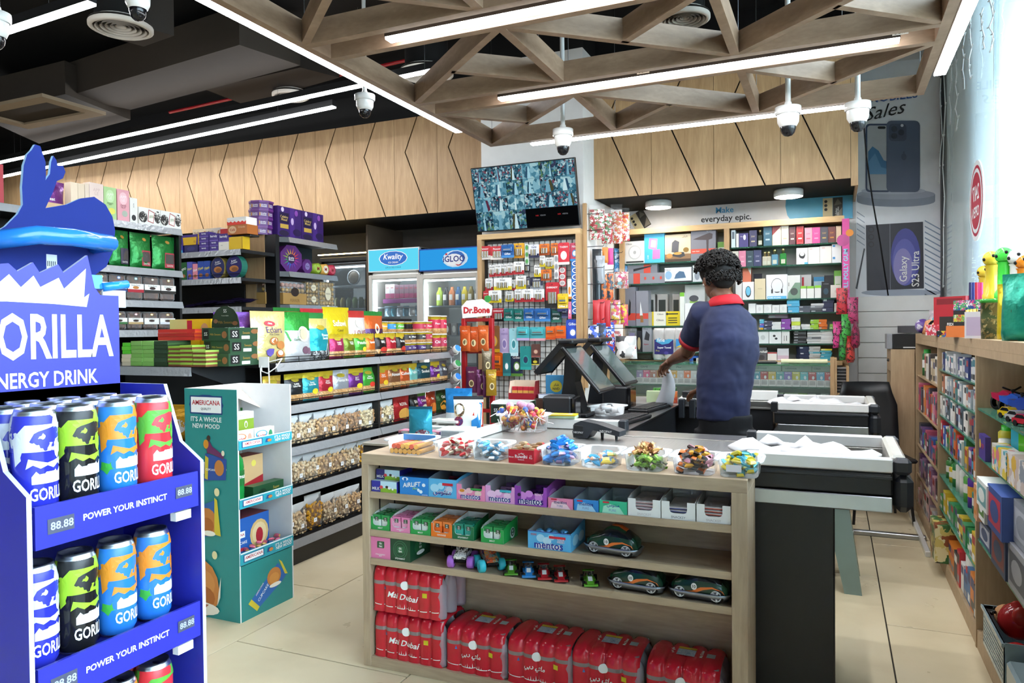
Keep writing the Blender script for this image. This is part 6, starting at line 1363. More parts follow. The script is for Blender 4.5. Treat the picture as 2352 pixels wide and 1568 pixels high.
def pralines(y0,y1,z,h,nx,nz,label,box):
 w=y1-y0;t=empty('praline_box',(LX_-.05,(y0+y1)/2,z+.001),FX,label,'box of pralines','gold praline boxes')
 mb=MB()
 for i in range(nx):
  for k in range(nz):mb.ball((-w/2+w*(i+.5)/nx,-.012,h*(k+.5)/nz),min(w/nx,h/nz)*.46,'f#c8a258',9,6)
 mb.build('pralines',t,kind='stuff')
 MB().box(-w/2,-.008,0,w/2,.03,h,box).build('back_tray',t)
 MB().bbox(-w/2,-.035,0,w/2,.031,h,'tub_plastic',.003).build('clear_box',t)
 mb=MB();mb.disc(0,h*.5,w*.2,-.0356,'m#e0d6b8',16,h*.28);mb.text('FERRER',0,h*.5,w*.3,h*.1,-.0362,'#6a4a2a',.0);mb.build('paper_badge',t)
pralines(5.42,5.60,QZ[2],.108,4,3,'lower square gold praline box on the tall unit','#8a7430');pralines(5.42,5.60,QZ[2]+.1085,.105,4,3,'upper square gold praline box on the tall unit','#8a7430')
pralines(5.612,5.83,QZ[2],.225,5,5,'large gold praline box at the end of the tall unit','#b8a26a')
for i,(y0,y1,dep) in enumerate(((5.09,5.40,.06),(4.95,5.16,.13))):
 w=y1-y0
 t=empty('praline_bag',(LX_-dep,(y0+y1)/2,QZ[2]+.001),FX,('front','rear')[i]+' kraft gift box of pralines on the tall unit','box of pralines','kraft praline boxes')
 MB().box(-w/2,-.05,0,w/2,.05,.10,'#a88248').text('FERRER',.0,.035,w*.4,.03,-.0503,'#6a4c22',.0).build('kraft_base',t)
 MB().box(-w/2+.002,-.045,.10,w/2-.002,.045,.20,'tub_plastic').build('clear_top',t)
 mb=MB()
 for k in range(6):mb.ball((-w/2+w*(k+.5)/6,-.02,.125),.022,'f#c8a258',9,6)
 for k in range(6):mb.ball((-w/2+w*(k+.5)/6,-.02,.17),.02,'m#c89a8a',9,6)
 mb.build('pralines',t,kind='stuff')
 mb=MB();mb.disc(0,.11,w*.17,-.0512,'#2a1c14',16,.04);mb.build('round_badge',t)
# ------------------------------------------------------------------ fridges along the back wall
def fridge(name,x0,x1,yf,ztop,zh,body,head,label,hd,gz=1.94,lit=True,purple=False):
 w=x1-x0
 t=empty(name,((x0+x1)/2,yf,0),0,label,'fridge','drink and ice cream fridges')
 MB().box(-w/2,.05,0,w/2,.60,.10,'#2a2c2e').build('plinth',t)
 for s in (-1,1):MB().box(min(s*w/2,s*(w/2-.035)),.03,.1,max(s*w/2,s*(w/2-.035)),.60,ztop,body).build('side_wall',t)
 MB().box(-w/2,.56,.1,w/2,.60,ztop,'m#d9e2e4').build('back_wall',t)
 MB().box(-w/2,.03,zh-.02,w/2,.60,zh,body).build('top_panel',t)
 mb=MB()
 for a in ((-w/2,.0,.1,-w/2+.04,.03,zh-.03),(w/2-.04,.0,.1,w/2,.03,zh-.03),(-w/2+.038,0,gz,w/2-.038,.03,zh-.03),(-w/2+.038,0,.1,w/2-.038,.03,.22)):mb.bbox(*a,body,.004)
 dr=mb.build('door',t)
 MB().box(-w/2+.04,.012,.22,w/2-.04,.018,gz,'fridge_glass').build('door_glass',dr)
 MB().bbox(w/2-.03,-.02,.9,w/2-.015,0,1.25,'#4a4c50',.003).build('handle',dr)
 mb=MB();mb.bbox(-w/2,-.005,zh,w/2,.25,ztop,head[0],.004);mb.rect(-w/2+.012,zh+.012,w/2-.012,ztop-.012,-.0055,head[1]);deco(mb,hd,w-.024,ztop-zh-.024,-.0056,None,-w/2+.012,zh+.012);mb.build('header_sign',t)
 if lit:
  MB().box(-w/2+.05,.05,.3,-w/2+.065,.065,gz-.05,'e#e8f6ff:9').build('door_lamp',t)
  MB().box(-w/2+.06,.06,gz-.02,w/2-.06,.09,gz-.005,'e#eaf6ff:7').build('top_lamp',t)
 for z in (1.65,1.35,1.05,.7):MB().box(-w/2+.04,.08,z-.012,w/2-.04,.52,z,'k#9aa6ae').build('wire_shelf',t)
 return t
FYF=6.50
kw=[('d',.5,.58,.29,.36,'m#f2f2ea'),('d',.5,.58,.275,.33,'#2a6ac0'),('t','Kwality',.5,.62,.46,.34,WH,.04,.25),('t','ICE CREAM',.5,.38,.2,.09,WH,.04),('t','LIFE IS DELICIOUS',.5,.14,.5,.08,'#1f7a94',.03)]
fridge('ice_cream_fridge',-4.493,-3.868,FYF,2.253,2.013,'m#c9c4bb',('m#d8dcdc','e#5ac8e4:0.75'),'left lit ice cream fridge with pale turquoise header',kw)
ig=[('d',.62,.5,.22,.42,'m#d8ecf8'),('d',.63,.52,.16,.36,'#2a6ac0'),('d',.60,.45,.15,.30,'m#f4f6f8'),('t','iGLOO',.60,.5,.40,.30,'#1f2f7e',.05),('d',.47,.74,.02,.05,'#c82a3a'),('p',((.62,.24),(.68,.2),(.74,.24),(.70,.16),(.66,.15)),'#c82a3a')]
fridge('ice_cream_fridge',-3.862,-3.185,FYF-.02,2.222,1.996,'m#c9c4bb',('#1a4a9c','e#2a90d4:0.75'),'right lit ice cream fridge with strong blue header',ig,1.92)
fridge('drinks_fridge',-5.16,-4.53,FYF+.05,2.20,2.16,'#1b1a19',('#1b1a19','#1b1a19'),'black framed drinks cooler edged by a warm light line',(),2.11)
MB().box(-5.17,FYF+.03,2.228,-4.503,FYF+.045,2.238,'e#ffdf9a:14').build('light_line',None,None,0,'horizontal warm light line above the black cooler','light','warm light lines')
MB().box(-4.513,FYF+.03,.2,-4.503,FYF+.045,2.2275,'e#ffdf9a:14').build('light_line',None,None,0,'vertical warm light line beside the black cooler','light','warm light lines')
MB().box(-4.516,FYF+.0,0,-4.496,7.19,2.52,'m#5b4f42').build('partition',None,None,0,'dark brown partition between black cooler and ice cream fridges','panel')
def fput(mb,name,x,z,label,group,y=.16,cat='carton',yf=FYF):return mb.build(name,None,(x,yf+y,z),0,label,cat,group)
for i in range(8):fput(carton(.055,.055,.15 if i<2 else .14,'m#e4dede' if i<2 else '#8a6a78',[('r',0,0,1,.35,'#a83a6a'),('t','BAR',.5,.75,.6,.12,'#b8202a',.03)]),'ice_cream_carton',-4.33+.058*i,1.741,('white' if i<2 else 'dim pink')+' ice cream carton, %s from the left in the left ice cream fridge'%ORD[i],'ice cream cartons',.14)
MB().bbox(-.24,-.01,.0,.24,.05,.045,'#8a2a80',.003).build('shelf_strip',None,(-4.15,FYF+.12,1.69),0,'purple shelf strip in the left ice cream fridge','shelf')
for i in range(7):
 c=('#9ab8c8','#3a7a8a','#c8d0d8','#5a8aa0','#d8d8d8','#7a9ab0','#a8b8c0')[i]
 fput(pouch(.09,.11,.05,[(1,'f'+c)],(),340+i,.1,5,5),'ice_pop_bag',-4.36+.075*i,1.352+.2,'frosty ice pop bag, %s from the left in the left ice cream fridge'%ORD[i],'ice pop bags',.16,'bag')
for i,c in enumerate(('#b8d84a','#3a3a3e','#c87a4a','#2a5a8a','#c8b42a','#7a6a2a','#4a4a50','#8a94a0')):
 mb=MB();mb.lathe([(0,0),(.034,0),(.036,.01),(.036,.13),(.016,.17),(.016,.19),(0,.19)],12,(0,0,0),'g'+c);deco(mb,[('r',.2,.3,.8,.6,'m#e0e0d8')],.06,.19,0,lambda x,z:-math.sqrt(max(0,.0364**2-x*x)))
 fput(mb,'drink_bottle',-3.72+.072*i,1.6505,'chilled bottle, %s from the left on the upper shelf of the right ice cream fridge'%ORD[i],'bottles in the fridge',.15,'bottle')
for i,c in enumerate(('#c8a83a','#5a3a2a','#8a8a8a','#3a6a8a','#a85a2a','#c8c0a8','#3a5a3a')):fput(carton(.06,.08,.12,c,[('d',.5,.5,.3,.3,'m#d8d8d0')]),'frozen_carton',-3.70+.08*i,1.3505,'frozen food carton, %s from the left in the right ice cream fridge'%ORD[i],'frozen cartons',.15)
mb=MB();mb.lathe([(0,-.01),(.075,-.01),(.08,0),(.07,.004),(0,.006)],24,(0,0,.085),'#4a3a24','Y');mb.lathe([(.07,-.012),(.082,-.012),(.082,.0)],24,(0,0,.085),'k#9aa0a4','Y')
mb.build('cake_tin',None,(-4.79,FYF+.16,1.9),0,'round brown tin leaning in the black cooler','tin')
MB().bbox(-.28,-.1,0,.28,.14,.02,'k#6a7278',.002).build('cooler_ledge',None,(-4.82,FYF+.24,1.88),0,'steel ledge inside the black cooler','shelf')
for i,c in enumerate(('#5a5a2a','#7a6a2a','#4a5a3a','#6a8a3a','#3a4a2a','#8a7a3a')):
 mb=MB();mb.lathe([(0,0),(.03,0),(.032,.09),(.02,.11),(.02,.12),(0,.12)],12,(0,0,0),'g'+c);mb.build('jar',None,(-5.05+.08*i,FYF+.2,1.651),0,'dim glass jar, %s from the left in the black cooler'%ORD[i],'jar','jars in the cooler')
# == hanging goods wall, wall screen
pw=empty('peg_wall',(-2.43,5.95,0),0,'oak framed black grid panel on the white column','wall rack')
def pp(x,y,Y):return at(1090+x/3.446,530+y/3.446,'Y',Y)
MB().box(-.482,-.06,2.20,.482,.028,2.245,'trim_x').build('frame',pw)
for s in (-1,1):MB().box(min(s*.482,s*.44),-.06,.3,max(s*.482,s*.44),.028,2.20,'oak_wall').build('frame',pw)
MB().box(-.44,.02,.3,.44,.026,2.20,'m#d6d6d2').build('backing_board',pw)
MB().box(-.44,.005,2.165,.44,.02,2.20,'#1a1a1c').build('top_band',pw);MB().box(-.44,.005,.3,-.415,.02,2.165,'#1a1a1c').build('side_band',pw)
mb=MB()
for i in range(18):x=-.415+i*.05;mb.box(x-.002,.012,.3,x+.002,.016,2.165,'m#17181a')
for i in range(36):z=.35+i*.05;mb.box(-.415,.010,z-.0015,.44,.013,z+.0015,'m#17181a')
mb.build('wire_grid',pw)
def card(w,h,c,kind,txt):
 """blister card: printed card, clear bubble, hang hole tab"""
 mb=MB();mb.prism([(-w/2,0),(w/2,0),(w/2,h*.96),(w*.38,h),(-w*.38,h),(-w/2,h*.96)],-.001,.001,c[0])
 if kind=='b':
  deco(mb,[('r',0,.0,1,.30,c[1]),('t',txt,.5,.80,.8,.14,c[2],.03)],w,h,-.001);n=2 if w<.07 else 4 if w<.11 else 6
  for i in range(n):x=-w*.32+w*.64*(i+.5)/n;mb.cyl((x,-.008,h*.18),(x,-.008,h*.62),min(.006,w*.28/n),None,8,'k#b8b8b8' if i%2 else 'k#9a8a70')
 elif kind=='r':
  deco(mb,[('r',.0,.0,1,.18,c[1]),('t',txt,.5,.30,.8,.16,c[2],.04,.2),('r',.2,.62,.8,.70,c[1])],w,h,-.001);mb.bbox(-w*.36,-.016,h*.46,w*.36,-.001,h*.84,'g'+c[0],.004);mb.box(-w*.28,-.018,h*.56,w*.28,-.016,h*.66,'k#9aa4b0')
 elif kind=='s':
  n=max(3,int(h/.055))
  for i in range(n):mb.disc(0,h*(i+.5)/n,w*.40,-.004,c[1],14,h*.42/n);mb.disc(0,h*(i+.5)/n,w*.30,-.0045,c[2],14,h*.26/n);mb.text(txt,0,h*(i+.5)/n,w*.5,h*.12/n,-.005,WH,.03)
 else :
  deco(mb,[('r',.0,.0,1,.12,c[1]),('t',txt,.5,.80,.7,.12,c[2],.02),('d',.5,.42,.28,.20,c[1]),('d',.5,.42,.2,.14,c[2])],w,h,-.001)
 mb.tube([(0,.05,h*.93),(0,-.012,h*.93),(0,-.016,h*.945)],.002,5,'k#888888')
 return mb
EN=(('m#e6e4e2','#b8262e','#3a3a3e'),'b','Energix');PAN=(('#c02a34','m#e8e0d8',WH),'b','Panasor');YE=(('m#e4e2de','#d8c01e','#2a2a2e'),'b','Energix');OR=(('#d8701e','#a84a14','#3a2a5a'),'b','DURO')
GB_=(('#1f5a9c','#3a80c0',WH),'r','Gillex');GT_=(('#1f6a64','#3a9088',WH),'r','Gillex')
PEG=[(35,118,128,230,PAN,'red and white battery card at the top left'),(128,118,228,230,PAN,'second red and white battery card in the top row'),(212,105,312,215,GB_,'blue razor card in the top row'),(308,95,395,218,(('#e0a41e','#c8881a','#3a3a8a'),'b','MAX'),'yellow battery card in the top row'),(400,105,430,270,(('m#d8e4d8','#8aa88a','#4a9a4a'),'s',''),'green and white coin cell strip'),(430,105,510,215,(('m#d8d8e0','#2a2a4a','#2a2a5a'),'b','Varto'),'navy and white battery card'),(512,100,594,195,OR,'left orange battery card in the top row'),(604,95,660,195,OR,'right orange battery card in the top row'),(662,90,750,270,(('#c82a38','m#e6d8d0','m#f0e0e0'),'p','THERM'),'tall red and white thermometer card'),(755,92,832,240,(('#b8405a','#3a8ac8','m#e0e8f0'),'p','Nivo'),'tall red and blue card at the top right'),(117,268,163,365,EN,'white battery card, first in the second row'),(165,262,209,360,EN,'white battery card, second in the second row'),(210,260,257,355,EN,'white battery card, third in the second row'),(259,255,307,350,EN,'white battery card, fourth in the second row'),(309,240,392,345,EN,'wide white battery card in the second row'),(395,250,440,330,(('m#4a4a50','#2a2a2e','m#8a8a90'),'b','AA'),'dark battery card beside the wide white one'),(472,268,524,365,YE,'white and yellow battery card in the middle'),(516,195,558,285,YE,'small white and yellow battery card, upper left one'),(560,208,630,300,YE,'white and yellow battery card, upper right one'),(527,303,610,395,OR,'orange battery card in the second row'),(632,190,664,380,(('m#e6e4e2','#a8a8a8','#8a8a8e'),'s',''),'white coin cell strip'),(668,285,724,440,(('#b83a40','m#d8d0cc','#a8a0a0'),'s',''),'red coin cell strip'),(86,375,145,475,EN,'white battery card, first in the third row'),(153,368,294,470,YE,'wide white and yellow battery card in the third row'),(298,385,325,470,EN,'narrow red and white card in the third row'),(327,352,408,460,YE,'white battery card with yellow side in the third row'),(411,360,440,445,(('m#3a3a44','#5a5a60','m#9a9aa0'),'b','AA'),'narrow dark card in the third row'),(443,362,540,465,(('#3a3c50','#9aa0a8',WH),'b','Lithium'),'dark blue clear battery pack in the third row'),(70,475,112,575,PAN,'red battery card, first in the fourth row'),(113,468,213,570,YE,'white battery card with yellow side in the fourth row'),(245,475,310,560,YE,'white battery card, third in the fourth row'),(318,462,376,565,EN,'white battery card, fourth in the fourth row'),(377,458,465,562,EN,'white battery card, fifth in the fourth row'),(468,458,552,562,EN,'white battery card, sixth in the fourth row'),(563,405,668,612,(('#b8222e','#1a1a1c',WH),'b','EVEREADY'),'large red and black battery card'),(657,495,742,640,(('#d8b82a','#2a2f5a',WH),'r','Gillex 3'),'yellow and navy razor card'),(768,230,838,660,(('#2a70c0','m#e4ecf4','#1f4a9c'),'s','NIVO'),'long blue strip of lip balms'),(736,380,767,540,(('m#e8e0d0','#d8802a','#d88a3a'),'p',''),'narrow white and orange card'),(742,560,766,695,(('#e07a9a','#d04a7a',WH),'p',''),'pink card behind the blue strip'),(76,620,138,718,(('#b01f2c','#1a1a1c',WH),'b','EVEREADY'),'left small red battery card in the fifth row'),(142,612,236,718,(('#b01f2c','#1a1a1c',WH),'b','EVEREADY'),'right small red battery card in the fifth row'),(232,612,308,712,GT_,'green razor card, first of the razor row'),(309,615,386,718,GT_,'teal razor card, second of the razor row'),(389,612,475,712,GB_,'blue razor card, third of the razor row'),(478,612,600,718,GB_,'wide blue razor card, fourth of the razor row'),(604,615,688,725,(('#1f4a48','#2a6a5a',WH),'r','Gillex'),'dark green razor card, fifth of the razor row'),(690,610,738,690,(('#2a3050','#4a5070',WH),'r',''),'navy razor card at the end of the razor row'),(118,750,198,960,(('#8a5a34','#d8a41e','#c8a070'),'p',''),'brown pouch card in the lilac row'),(201,770,272,985,(('#b8a4cc','#d8c8e0','#8a7ab0'),'p','venis'),'lilac razor card'),(276,770,344,990,(('#9ad0d8','#c8e6ea','#3a8a94'),'p',''),'pale cyan razor card'),(334,758,432,868,(('#4ab0b8','#c0a8d0','#d8c8e0'),'r',''),'cyan and lilac razor pack'),(436,760,562,870,(('#4aacb4','#e0a4ac','#ecc8cc'),'r',''),'cyan and pink razor pack'),(564,755,640,860,(('#e0641e','#c84a14','#3a3a3e'),'r',''),'left orange razor pack'),(642,750,722,850,(('#e0641e','#c84a14','#3a3a3e'),'r',''),'right orange razor pack'),(726,700,830,880,(('#2a4ab8','#3a64d0',WH),'p','Gillex'),'tall blue razor bag at the right edge'),(114,962,222,1147,(('#e06a1a','#c8520e','#2a2a2e'),'r','Fusn'),'tall orange razor card below'),(225,966,285,1147,(('#2a6a70','#3a8a8a',WH),'p',''),'dark teal card below'),(290,964,380,1150,(('#26304a','#5a8a3a',WH),'p','Gillex'),'navy and green shaving card below'),(362,912,448,1098,(('#1f8a88','#2aa09c','#2a3a5a'),'p',''),'turquoise razor card below'),(450,895,520,1000,(('#5a3a34','#8a4a44','#c8a890'),'p',''),'brown card behind the till screen'),(450,1003,510,1060,(('#1f1c1a','#d8c83a','#d8c83a'),'p','Az'),'black card with yellow script')]
for i,(x0,y0,x1,y1,(c,kind,txt),lab) in enumerate(PEG):
 Y=5.90-.012*(i%3)
 a,b=pp(x0,y1,Y),pp(x1,y0,Y)
 card(b.x-a.x,b.z-a.z,c,kind,txt).build('blister_pack',None,((a.x+b.x)/2,Y,a.z),0,lab+' of the hanging wall','packet','hanging packets on the grid panel')
bs=empty('pouch_stand',(-2.78,5.62,0),0,'red metal stand with hanging pet treat pouches and sign','display stand')
for x in (-.13,.13):MB().bbox(x-.018,-.02,0,x+.018,.02,1.50,'#b01a20',.003).build('post',bs)
MB().bbox(-.2,-.15,0,.2,.15,.03,'#a0181e',.004).build('foot',bs)
for z in (1.47,1.2,.95,.7):MB().bbox(-.112,-.015,z,.112,.015,z+.03,'#a0181e',.003).build('crossbar',bs)
mb=MB();mb.prism([(-.13,1.50),(.14,1.52),(.15,1.60),(.06,1.66),(-.09,1.65),(-.14,1.60)],-.028,-.022,'m#f0ece6');mb.text('Dr.Bone',.005,1.568,.25,.075,-.0285,'#c4222c',.06);mb.disc(.11,1.66,.03,-.0283,'#3a9a4a',14);mb.build('sign',bs)
def bone_pouch(px,py,w,h,c,nm,Y,rz=0.0):
 p=at(px,py,'Y',Y)
 pouch(w,h,.03,[(1,'f'+c)],[('t','VELUTO',.5,.80,.5,.07,'m#f0e0d0',.02),('d',.55,.36,.22,.14,'#e0cc9a'),('d',.55,.36,.15,.09,'#6a5a3a')],int(px),.08).build('treat_pouch',None,(p.x,Y,p.z-h),rz,nm,'packet','pouches on the red stand')
for px,py,c,nm in ((1068,748,'#d8622a','left orange pouch on the red stand'),(1088,750,'#d05a26','middle orange pouch on the red stand'),(1110,747,'#dc6a30','right orange pouch on the red stand')):bone_pouch(px,py,.10,.215,c,nm,5.56+.006*(px%3))
for px,py,c,nm,r in ((1083,842,'#7a3a62','front plum pouch on the red stand',0),(1106,848,'#6a3258','plum pouch turned sideways on the red stand',.9),(1118,852,'#5c2c4e','rear plum pouch on the red stand',1.1),(1118,800,'#6a5a44','brown stick pouch beside the red stand',.7),(1128,848,'#b08a2a','golden bag hanging beside the red stand',.5)):bone_pouch(px,py,.11 if r==0 else .09,.22,c,nm,5.55+.01*(px%4),r)
tv=empty('wall_screen',(-2.422,5.88,2.268),0,'wide wall screen showing many camera pictures','television');tv.rotation_euler=(math.atan2(.13,.53),0,0)
MB().bbox(-.478,-.001,-.004,.478,.035,.553,'#101114',.004).build('housing',tv)
def feed(name,cs,sc,st):
 m,nt,b=_new(name);nt.nodes.remove(b);e=nt.nodes.new('ShaderNodeEmission');e.inputs[1].default_value=st
 tc=nt.nodes.new('ShaderNodeTexCoord');v=nt.nodes.new('ShaderNodeTexVoronoi');v.inputs['Scale'].default_value=sc;v.distance='MANHATTAN';v.inputs['Randomness'].default_value=.9
 nt.links.new(tc.outputs['Object'],v.inputs['Vector']);sp=nt.nodes.new('ShaderNodeSeparateColor');nt.links.new(v.outputs['Color'],sp.inputs[0])
 r=_ramp(nt,[(i/len(cs),hexc(c)) for i,c in enumerate(cs)],'CONSTANT');nt.links.new(sp.outputs[0],r.inputs[0]);nt.links.new(r.outputs[0],e.inputs[0]);nt.links.new(e.outputs[0],nt.nodes['Material Output'].inputs[0]);m.cycles.emission_sampling='NONE';MATS[name]=m
feed('feed_a',['#3f6f84','#24485a','#8fb4c2','#1a2a36','#5a8898','#7a4a58','#2f5a6c','#4a7a8c','#b0c8cc','#385060'],60,.6)
feed('feed_b',['#2f5f74','#1d3442','#6a98a8','#487c8c','#94b6be','#3a3f5a','#5a7f5a','#24404e'],48,.55)
feed('feed_c',['#7fb0c0','#5f94a8','#4a8096','#9cc4cc','#3a6a7e'],30,.6)
mb=MB();mb.rect(-.47,.006,.47,.545,-.0015,'e#2c5666:0.5')
rnd=random.Random(11);W5=.94
def feedq(x0,z0,x1,z1,m_):
 X0,X1,Z0,Z1=-.47+W5*x0+.001,-.47+W5*x1-.001,.006+.539*z0+.001,.006+.539*z1-.001
 mb.rect(X0,Z0,X1,Z1,-.002,m_);cx,cz=(X0+X1)/2+rnd.uniform(-.02,.02),Z1-(Z1-Z0)*.2
 a=rnd.uniform(.06,.18)*(X1-X0);mb.quad((cx-a,-.0025,Z0),(cx+a,-.0025,Z0),(cx+a*.3,-.0025,cz),(cx-a*.3,-.0025,cz),rnd.choice(['e#8fbccb:0.7','e#6a9cb0:0.7','e#b4d0d6:0.7']))
 for s in rnd.choice(((-1,),(1,),())):mb.quad((cx+s*a*1.1,-.0024,Z0),(cx+s*a*2.0,-.0024,Z0+.02),(cx+s*a*1.2,-.0024,cz),(cx+s*a*.4,-.0024,cz),rnd.choice(['e#27465a:0.6','e#5a2f44:0.6','e#30506a:0.6','e#4a4a34:0.6']))
for r in range(3):
 for c in range(6):feedq(c/6,.30+r*.233,(c+1)/6,.30+(r+1)*.233,rnd.choice(['feed_a','feed_a','feed_b','feed_c']))
for c in range(3):feedq(c/6*1.0,.0,(c+1)/6,.30,rnd.choice(['feed_a','feed_b','feed_c']))
mb.rect(-.0+.0,.006,.47,.006+.16,-.0027,'e#0c0d0f:0.4')
for x in (.13,.33):mb.text('HIK',x-.025,.105,.03,.012,-.003,'e#b02a30:0.6',.03,fit=False);mb.text('VISION',x+.025,.105,.05,.012,-.003,'e#80848a:0.5',.03,fit=False)
mb.build('display',tv)
MB().bbox(-.1,.03,.2,.1,.16,.36,'#1a1b1d',.004).build('bracket',tv)
XS=-1.945
st=empty('side_peg_rail',(XS,6.4,0),FX,'white pegboard on the column side with black hooks','wall rack')
MB().box(-.42,-.012,.9,.66,-.002,2.44,'m#e3e1dd').build('board',st);MB().box(-.45,-.03,.9,-.42,0,2.46,'oak_wall').build('edge_trim',st)
for i,z in enumerate((2.38,2.24,2.1,1.92,1.78,1.62,1.48)):
 for j in range(3):MB().tube([(-.36+.3*j,0,z),(-.36+.3*j,-.15,z),(-.36+.3*j,-.158,z+.012)],.003,5,'#1a1a1c').build('hook',st)
MB().tube([(-.26,0,1.40),(-.26,-.32,1.40),(-.26,-.33,1.41)],.003,5,'#1a1a1c').build('hook',st)
def sp_(px,py,dep):return at(px,py,'X',XS+dep)
SIDE=[(1346,478,1376,545,'#a83a38','p#c8c0b8#a8323a#4a7a4a#e0d8d0#8a2a30:45','clear bag of red and green toys, left'),(1376,485,1398,556,'#b03a3c','p#c03038#e8e0d8#3a7a44#a8282e:45','clear bag of red toys'),(1396,476,1420,555,'#c8503a','p#d8d4d0#c8483a#b87a3a#e0dcd8:45','clear bag of white and red pens'),(1410,485,1436,548,'#c84a5a','p#e0d0c8#c83a4a#d88a3a#e8e4e0:45','clear bag of striped pens at the corner'),(1356,575,1374,745,'#2a2c30','g#23262a','long black folded umbrella pack'),(1364,590,1382,650,'#8a8d92','g#9a9da2','steel tool pack'),(1380,570,1392,602,'#e0842a','#e08a3a','orange tag pack'),(1392,572,1404,606,'#e0489a','#dc4a96','pink tag pack'),(1398,578,1440,622,'#2f7ab8','p#2f7ab8#5a9ad0#c8d8e8#2a4a7a:40','blue toy card'),(1372,632,1388,690,'#d8682a','p#d8682a#3a4a5a#e0884a:35','left orange screwdriver pack'),(1388,630,1403,692,'#d0602a','p#d0602a#3a4a5a#e0884a:35','right orange screwdriver pack'),(1402,622,1432,660,'#c8a8a0','p#d0a8a0#a86a5a#e8e0d8#7ab0b8#c83a6a:35','clear bag of small dolls'),(1412,640,1440,690,'#d8b0a8','p#e0c8b8#d87a3a#e8e4dc#5a9aa0:35','pastel toy bag'),(1358,690,1372,745,'#b82a30','#b8242c','red scissors pack, leftmost'),(1370,688,1384,748,'#c02a30','#c0282e','red scissors pack, second'),(1382,690,1396,750,'#b8282e','#bc262e','red scissors pack, third'),(1398,690,1418,750,'#d87a8a','p#e08a9a#e0b84a#d84a7a#e8e0e0:35','pink toy bag'),(1404,745,1424,800,'#e0b8a8','m#e6dcd0','white memo card with red edge'),(1346,748,1366,815,'#2a3a8a','p#2a3a8a#1a2030#3a5ac0#d8d8e0:35','dark blue toy strip'),(1366,742,1384,820,'#23305a','p#23305a#2a2a2e#3a6ab8:35','navy toy strip'),(1384,740,1404,815,'#2a50c0','p#2a50c0#2a58c8#e8e8f0#c83a2a:40','blue razor strip'),(1402,760,1420,826,'#b8242c','p#b8242c#d8d0c8#8a1c24:40','red sachet strip'),(1418,700,1436,748,'#d83a8a','p#d83a8a#e0c83a#e86a4a:40','magenta toy bag')]
for i,(x0,y0,x1,y1,c,m2,nm) in enumerate(SIDE):
 dep=.05+.03*(i%4)
 a,b=sp_(x0,y1,dep),sp_(x1,y0,dep);w,h=(x1-x0)*.0044,b.z-a.z
 pouch(min(w,.30),h,.035,[(.86,m2),(1,'film' if 'clear' in nm else m2)],(),i+400,.1,5,7).build('hanging_pack',None,(XS+dep+w*.3,(a.y+b.y)/2,a.z),.35,nm+' on the column side','packet','hanging packs on the column side')
p=at(1440,790,'Y',5.9)
pouch(.19,.26,.12,[(.75,'p#e8e6e4#c8c4c0#3a3a3c#e4e0dc#b82a30:14'),(1,'film')],(),77,.1).build('toy_bag',None,(-1.63,6.14,1.14),.3,'clear bag with white and black toy hanging beside the alcove','toy')
# == phone and gadget alcove behind the cashier
al=empty('alcove_shelving',(-.87,6.85,0),0,'oak shelving with glass shelves in the alcove behind the cashier','shelf unit')
def ab(name,x0,y0,z0,x1,y1,z1,mt):MB().box(x0+.87,y0-6.85,z0,x1+.87,y1-6.85,z1,mt).build(name,al)
ab('frame',-1.87,6.83,2.285,.08,7.09,2.335,'trim_x')
for x in (-1.87,-.905,.065):ab('frame',x,6.83,.9,x+.045,7.09,2.285,'oak_wall')
ab('back_board',-1.825,7.08,.9,.065,7.095,2.285,'m#c9c8c4')
LZS=[2.012,1.820,1.421,1.176];RZS=[2.115,1.940,1.644,1.523,1.376,1.253,1.105]
for z in LZS:ab('glass_shelf',-1.824,6.85,z-.012,-.906,7.08,z,'glass_green')
for z in RZS[:6]:ab('glass_shelf',-.859,6.85,z-.012,.064,7.08,z,'glass_green')
ab('ledge',-1.824,6.80,1.06,-.906,7.08,1.095,'trim_x');ab('ledge',-.859,6.80,1.07,.064,7.08,1.104,'trim_x')
bn=MB();bn.box(-1.90,7.078,2.34,.150,7.088,2.543,'m#e2e5ea')
z0,z1=2.34,2.543
bn.add([(a,7.0775,b) for a,b in [(-.345,z0),(.15,z0),(.15,z1),(-.395,z1),(-.40,z1-.06),(-.385,z1-.14)]],[(0,1,2,3,4,5)],'#5ab0d8')
bn.text('Make',-.93,2.492,.24,.055,7.0765,'#4aa0d4',.035);bn.text('everyday epic.',-.92,2.408,.64,.075,7.0765,'#1a1c20',.035)
for sx,rot in ((-1.74,-.5),(-.02,.0)):
 bn.T=Matrix.Translation((sx,7.076,2.44))@Matrix.Rotation(rot,4,'Y')
 bn.rect(-.07,-.09,.01,.09,0,'#cfc29a');bn.rect(.012,-.09,.09,.09,0,'#3a3834');bn.poly([(.02,-.08),(.085,.0),(.085,-.08)],-.0004,'#8a8478');bn.poly([(.02,.02),(.05,.08),(.085,.03)],-.0004,'#6a665c')
 for k in range(3):bn.disc(-.045,.06-.035*k,.013,-.0006,'#1c1c1e',12)
 if sx>-1:bn.text('Galaxy\nS24 Ultra',.045,-.03,.10,.03,-.0008,WH,.02,PI/2)
 bn.T=None
for k in range(7):bn.poly([(-1.90,2.36+.02*k),(-1.82,2.36+.02*k+.03),(-1.82,2.364+.02*k+.03),(-1.90,2.364+.02*k)],7.0772,'#5a6a7a')
bn.build('phone_banner',None,None,0,'long phone advert banner reading make everyday epic','banner')
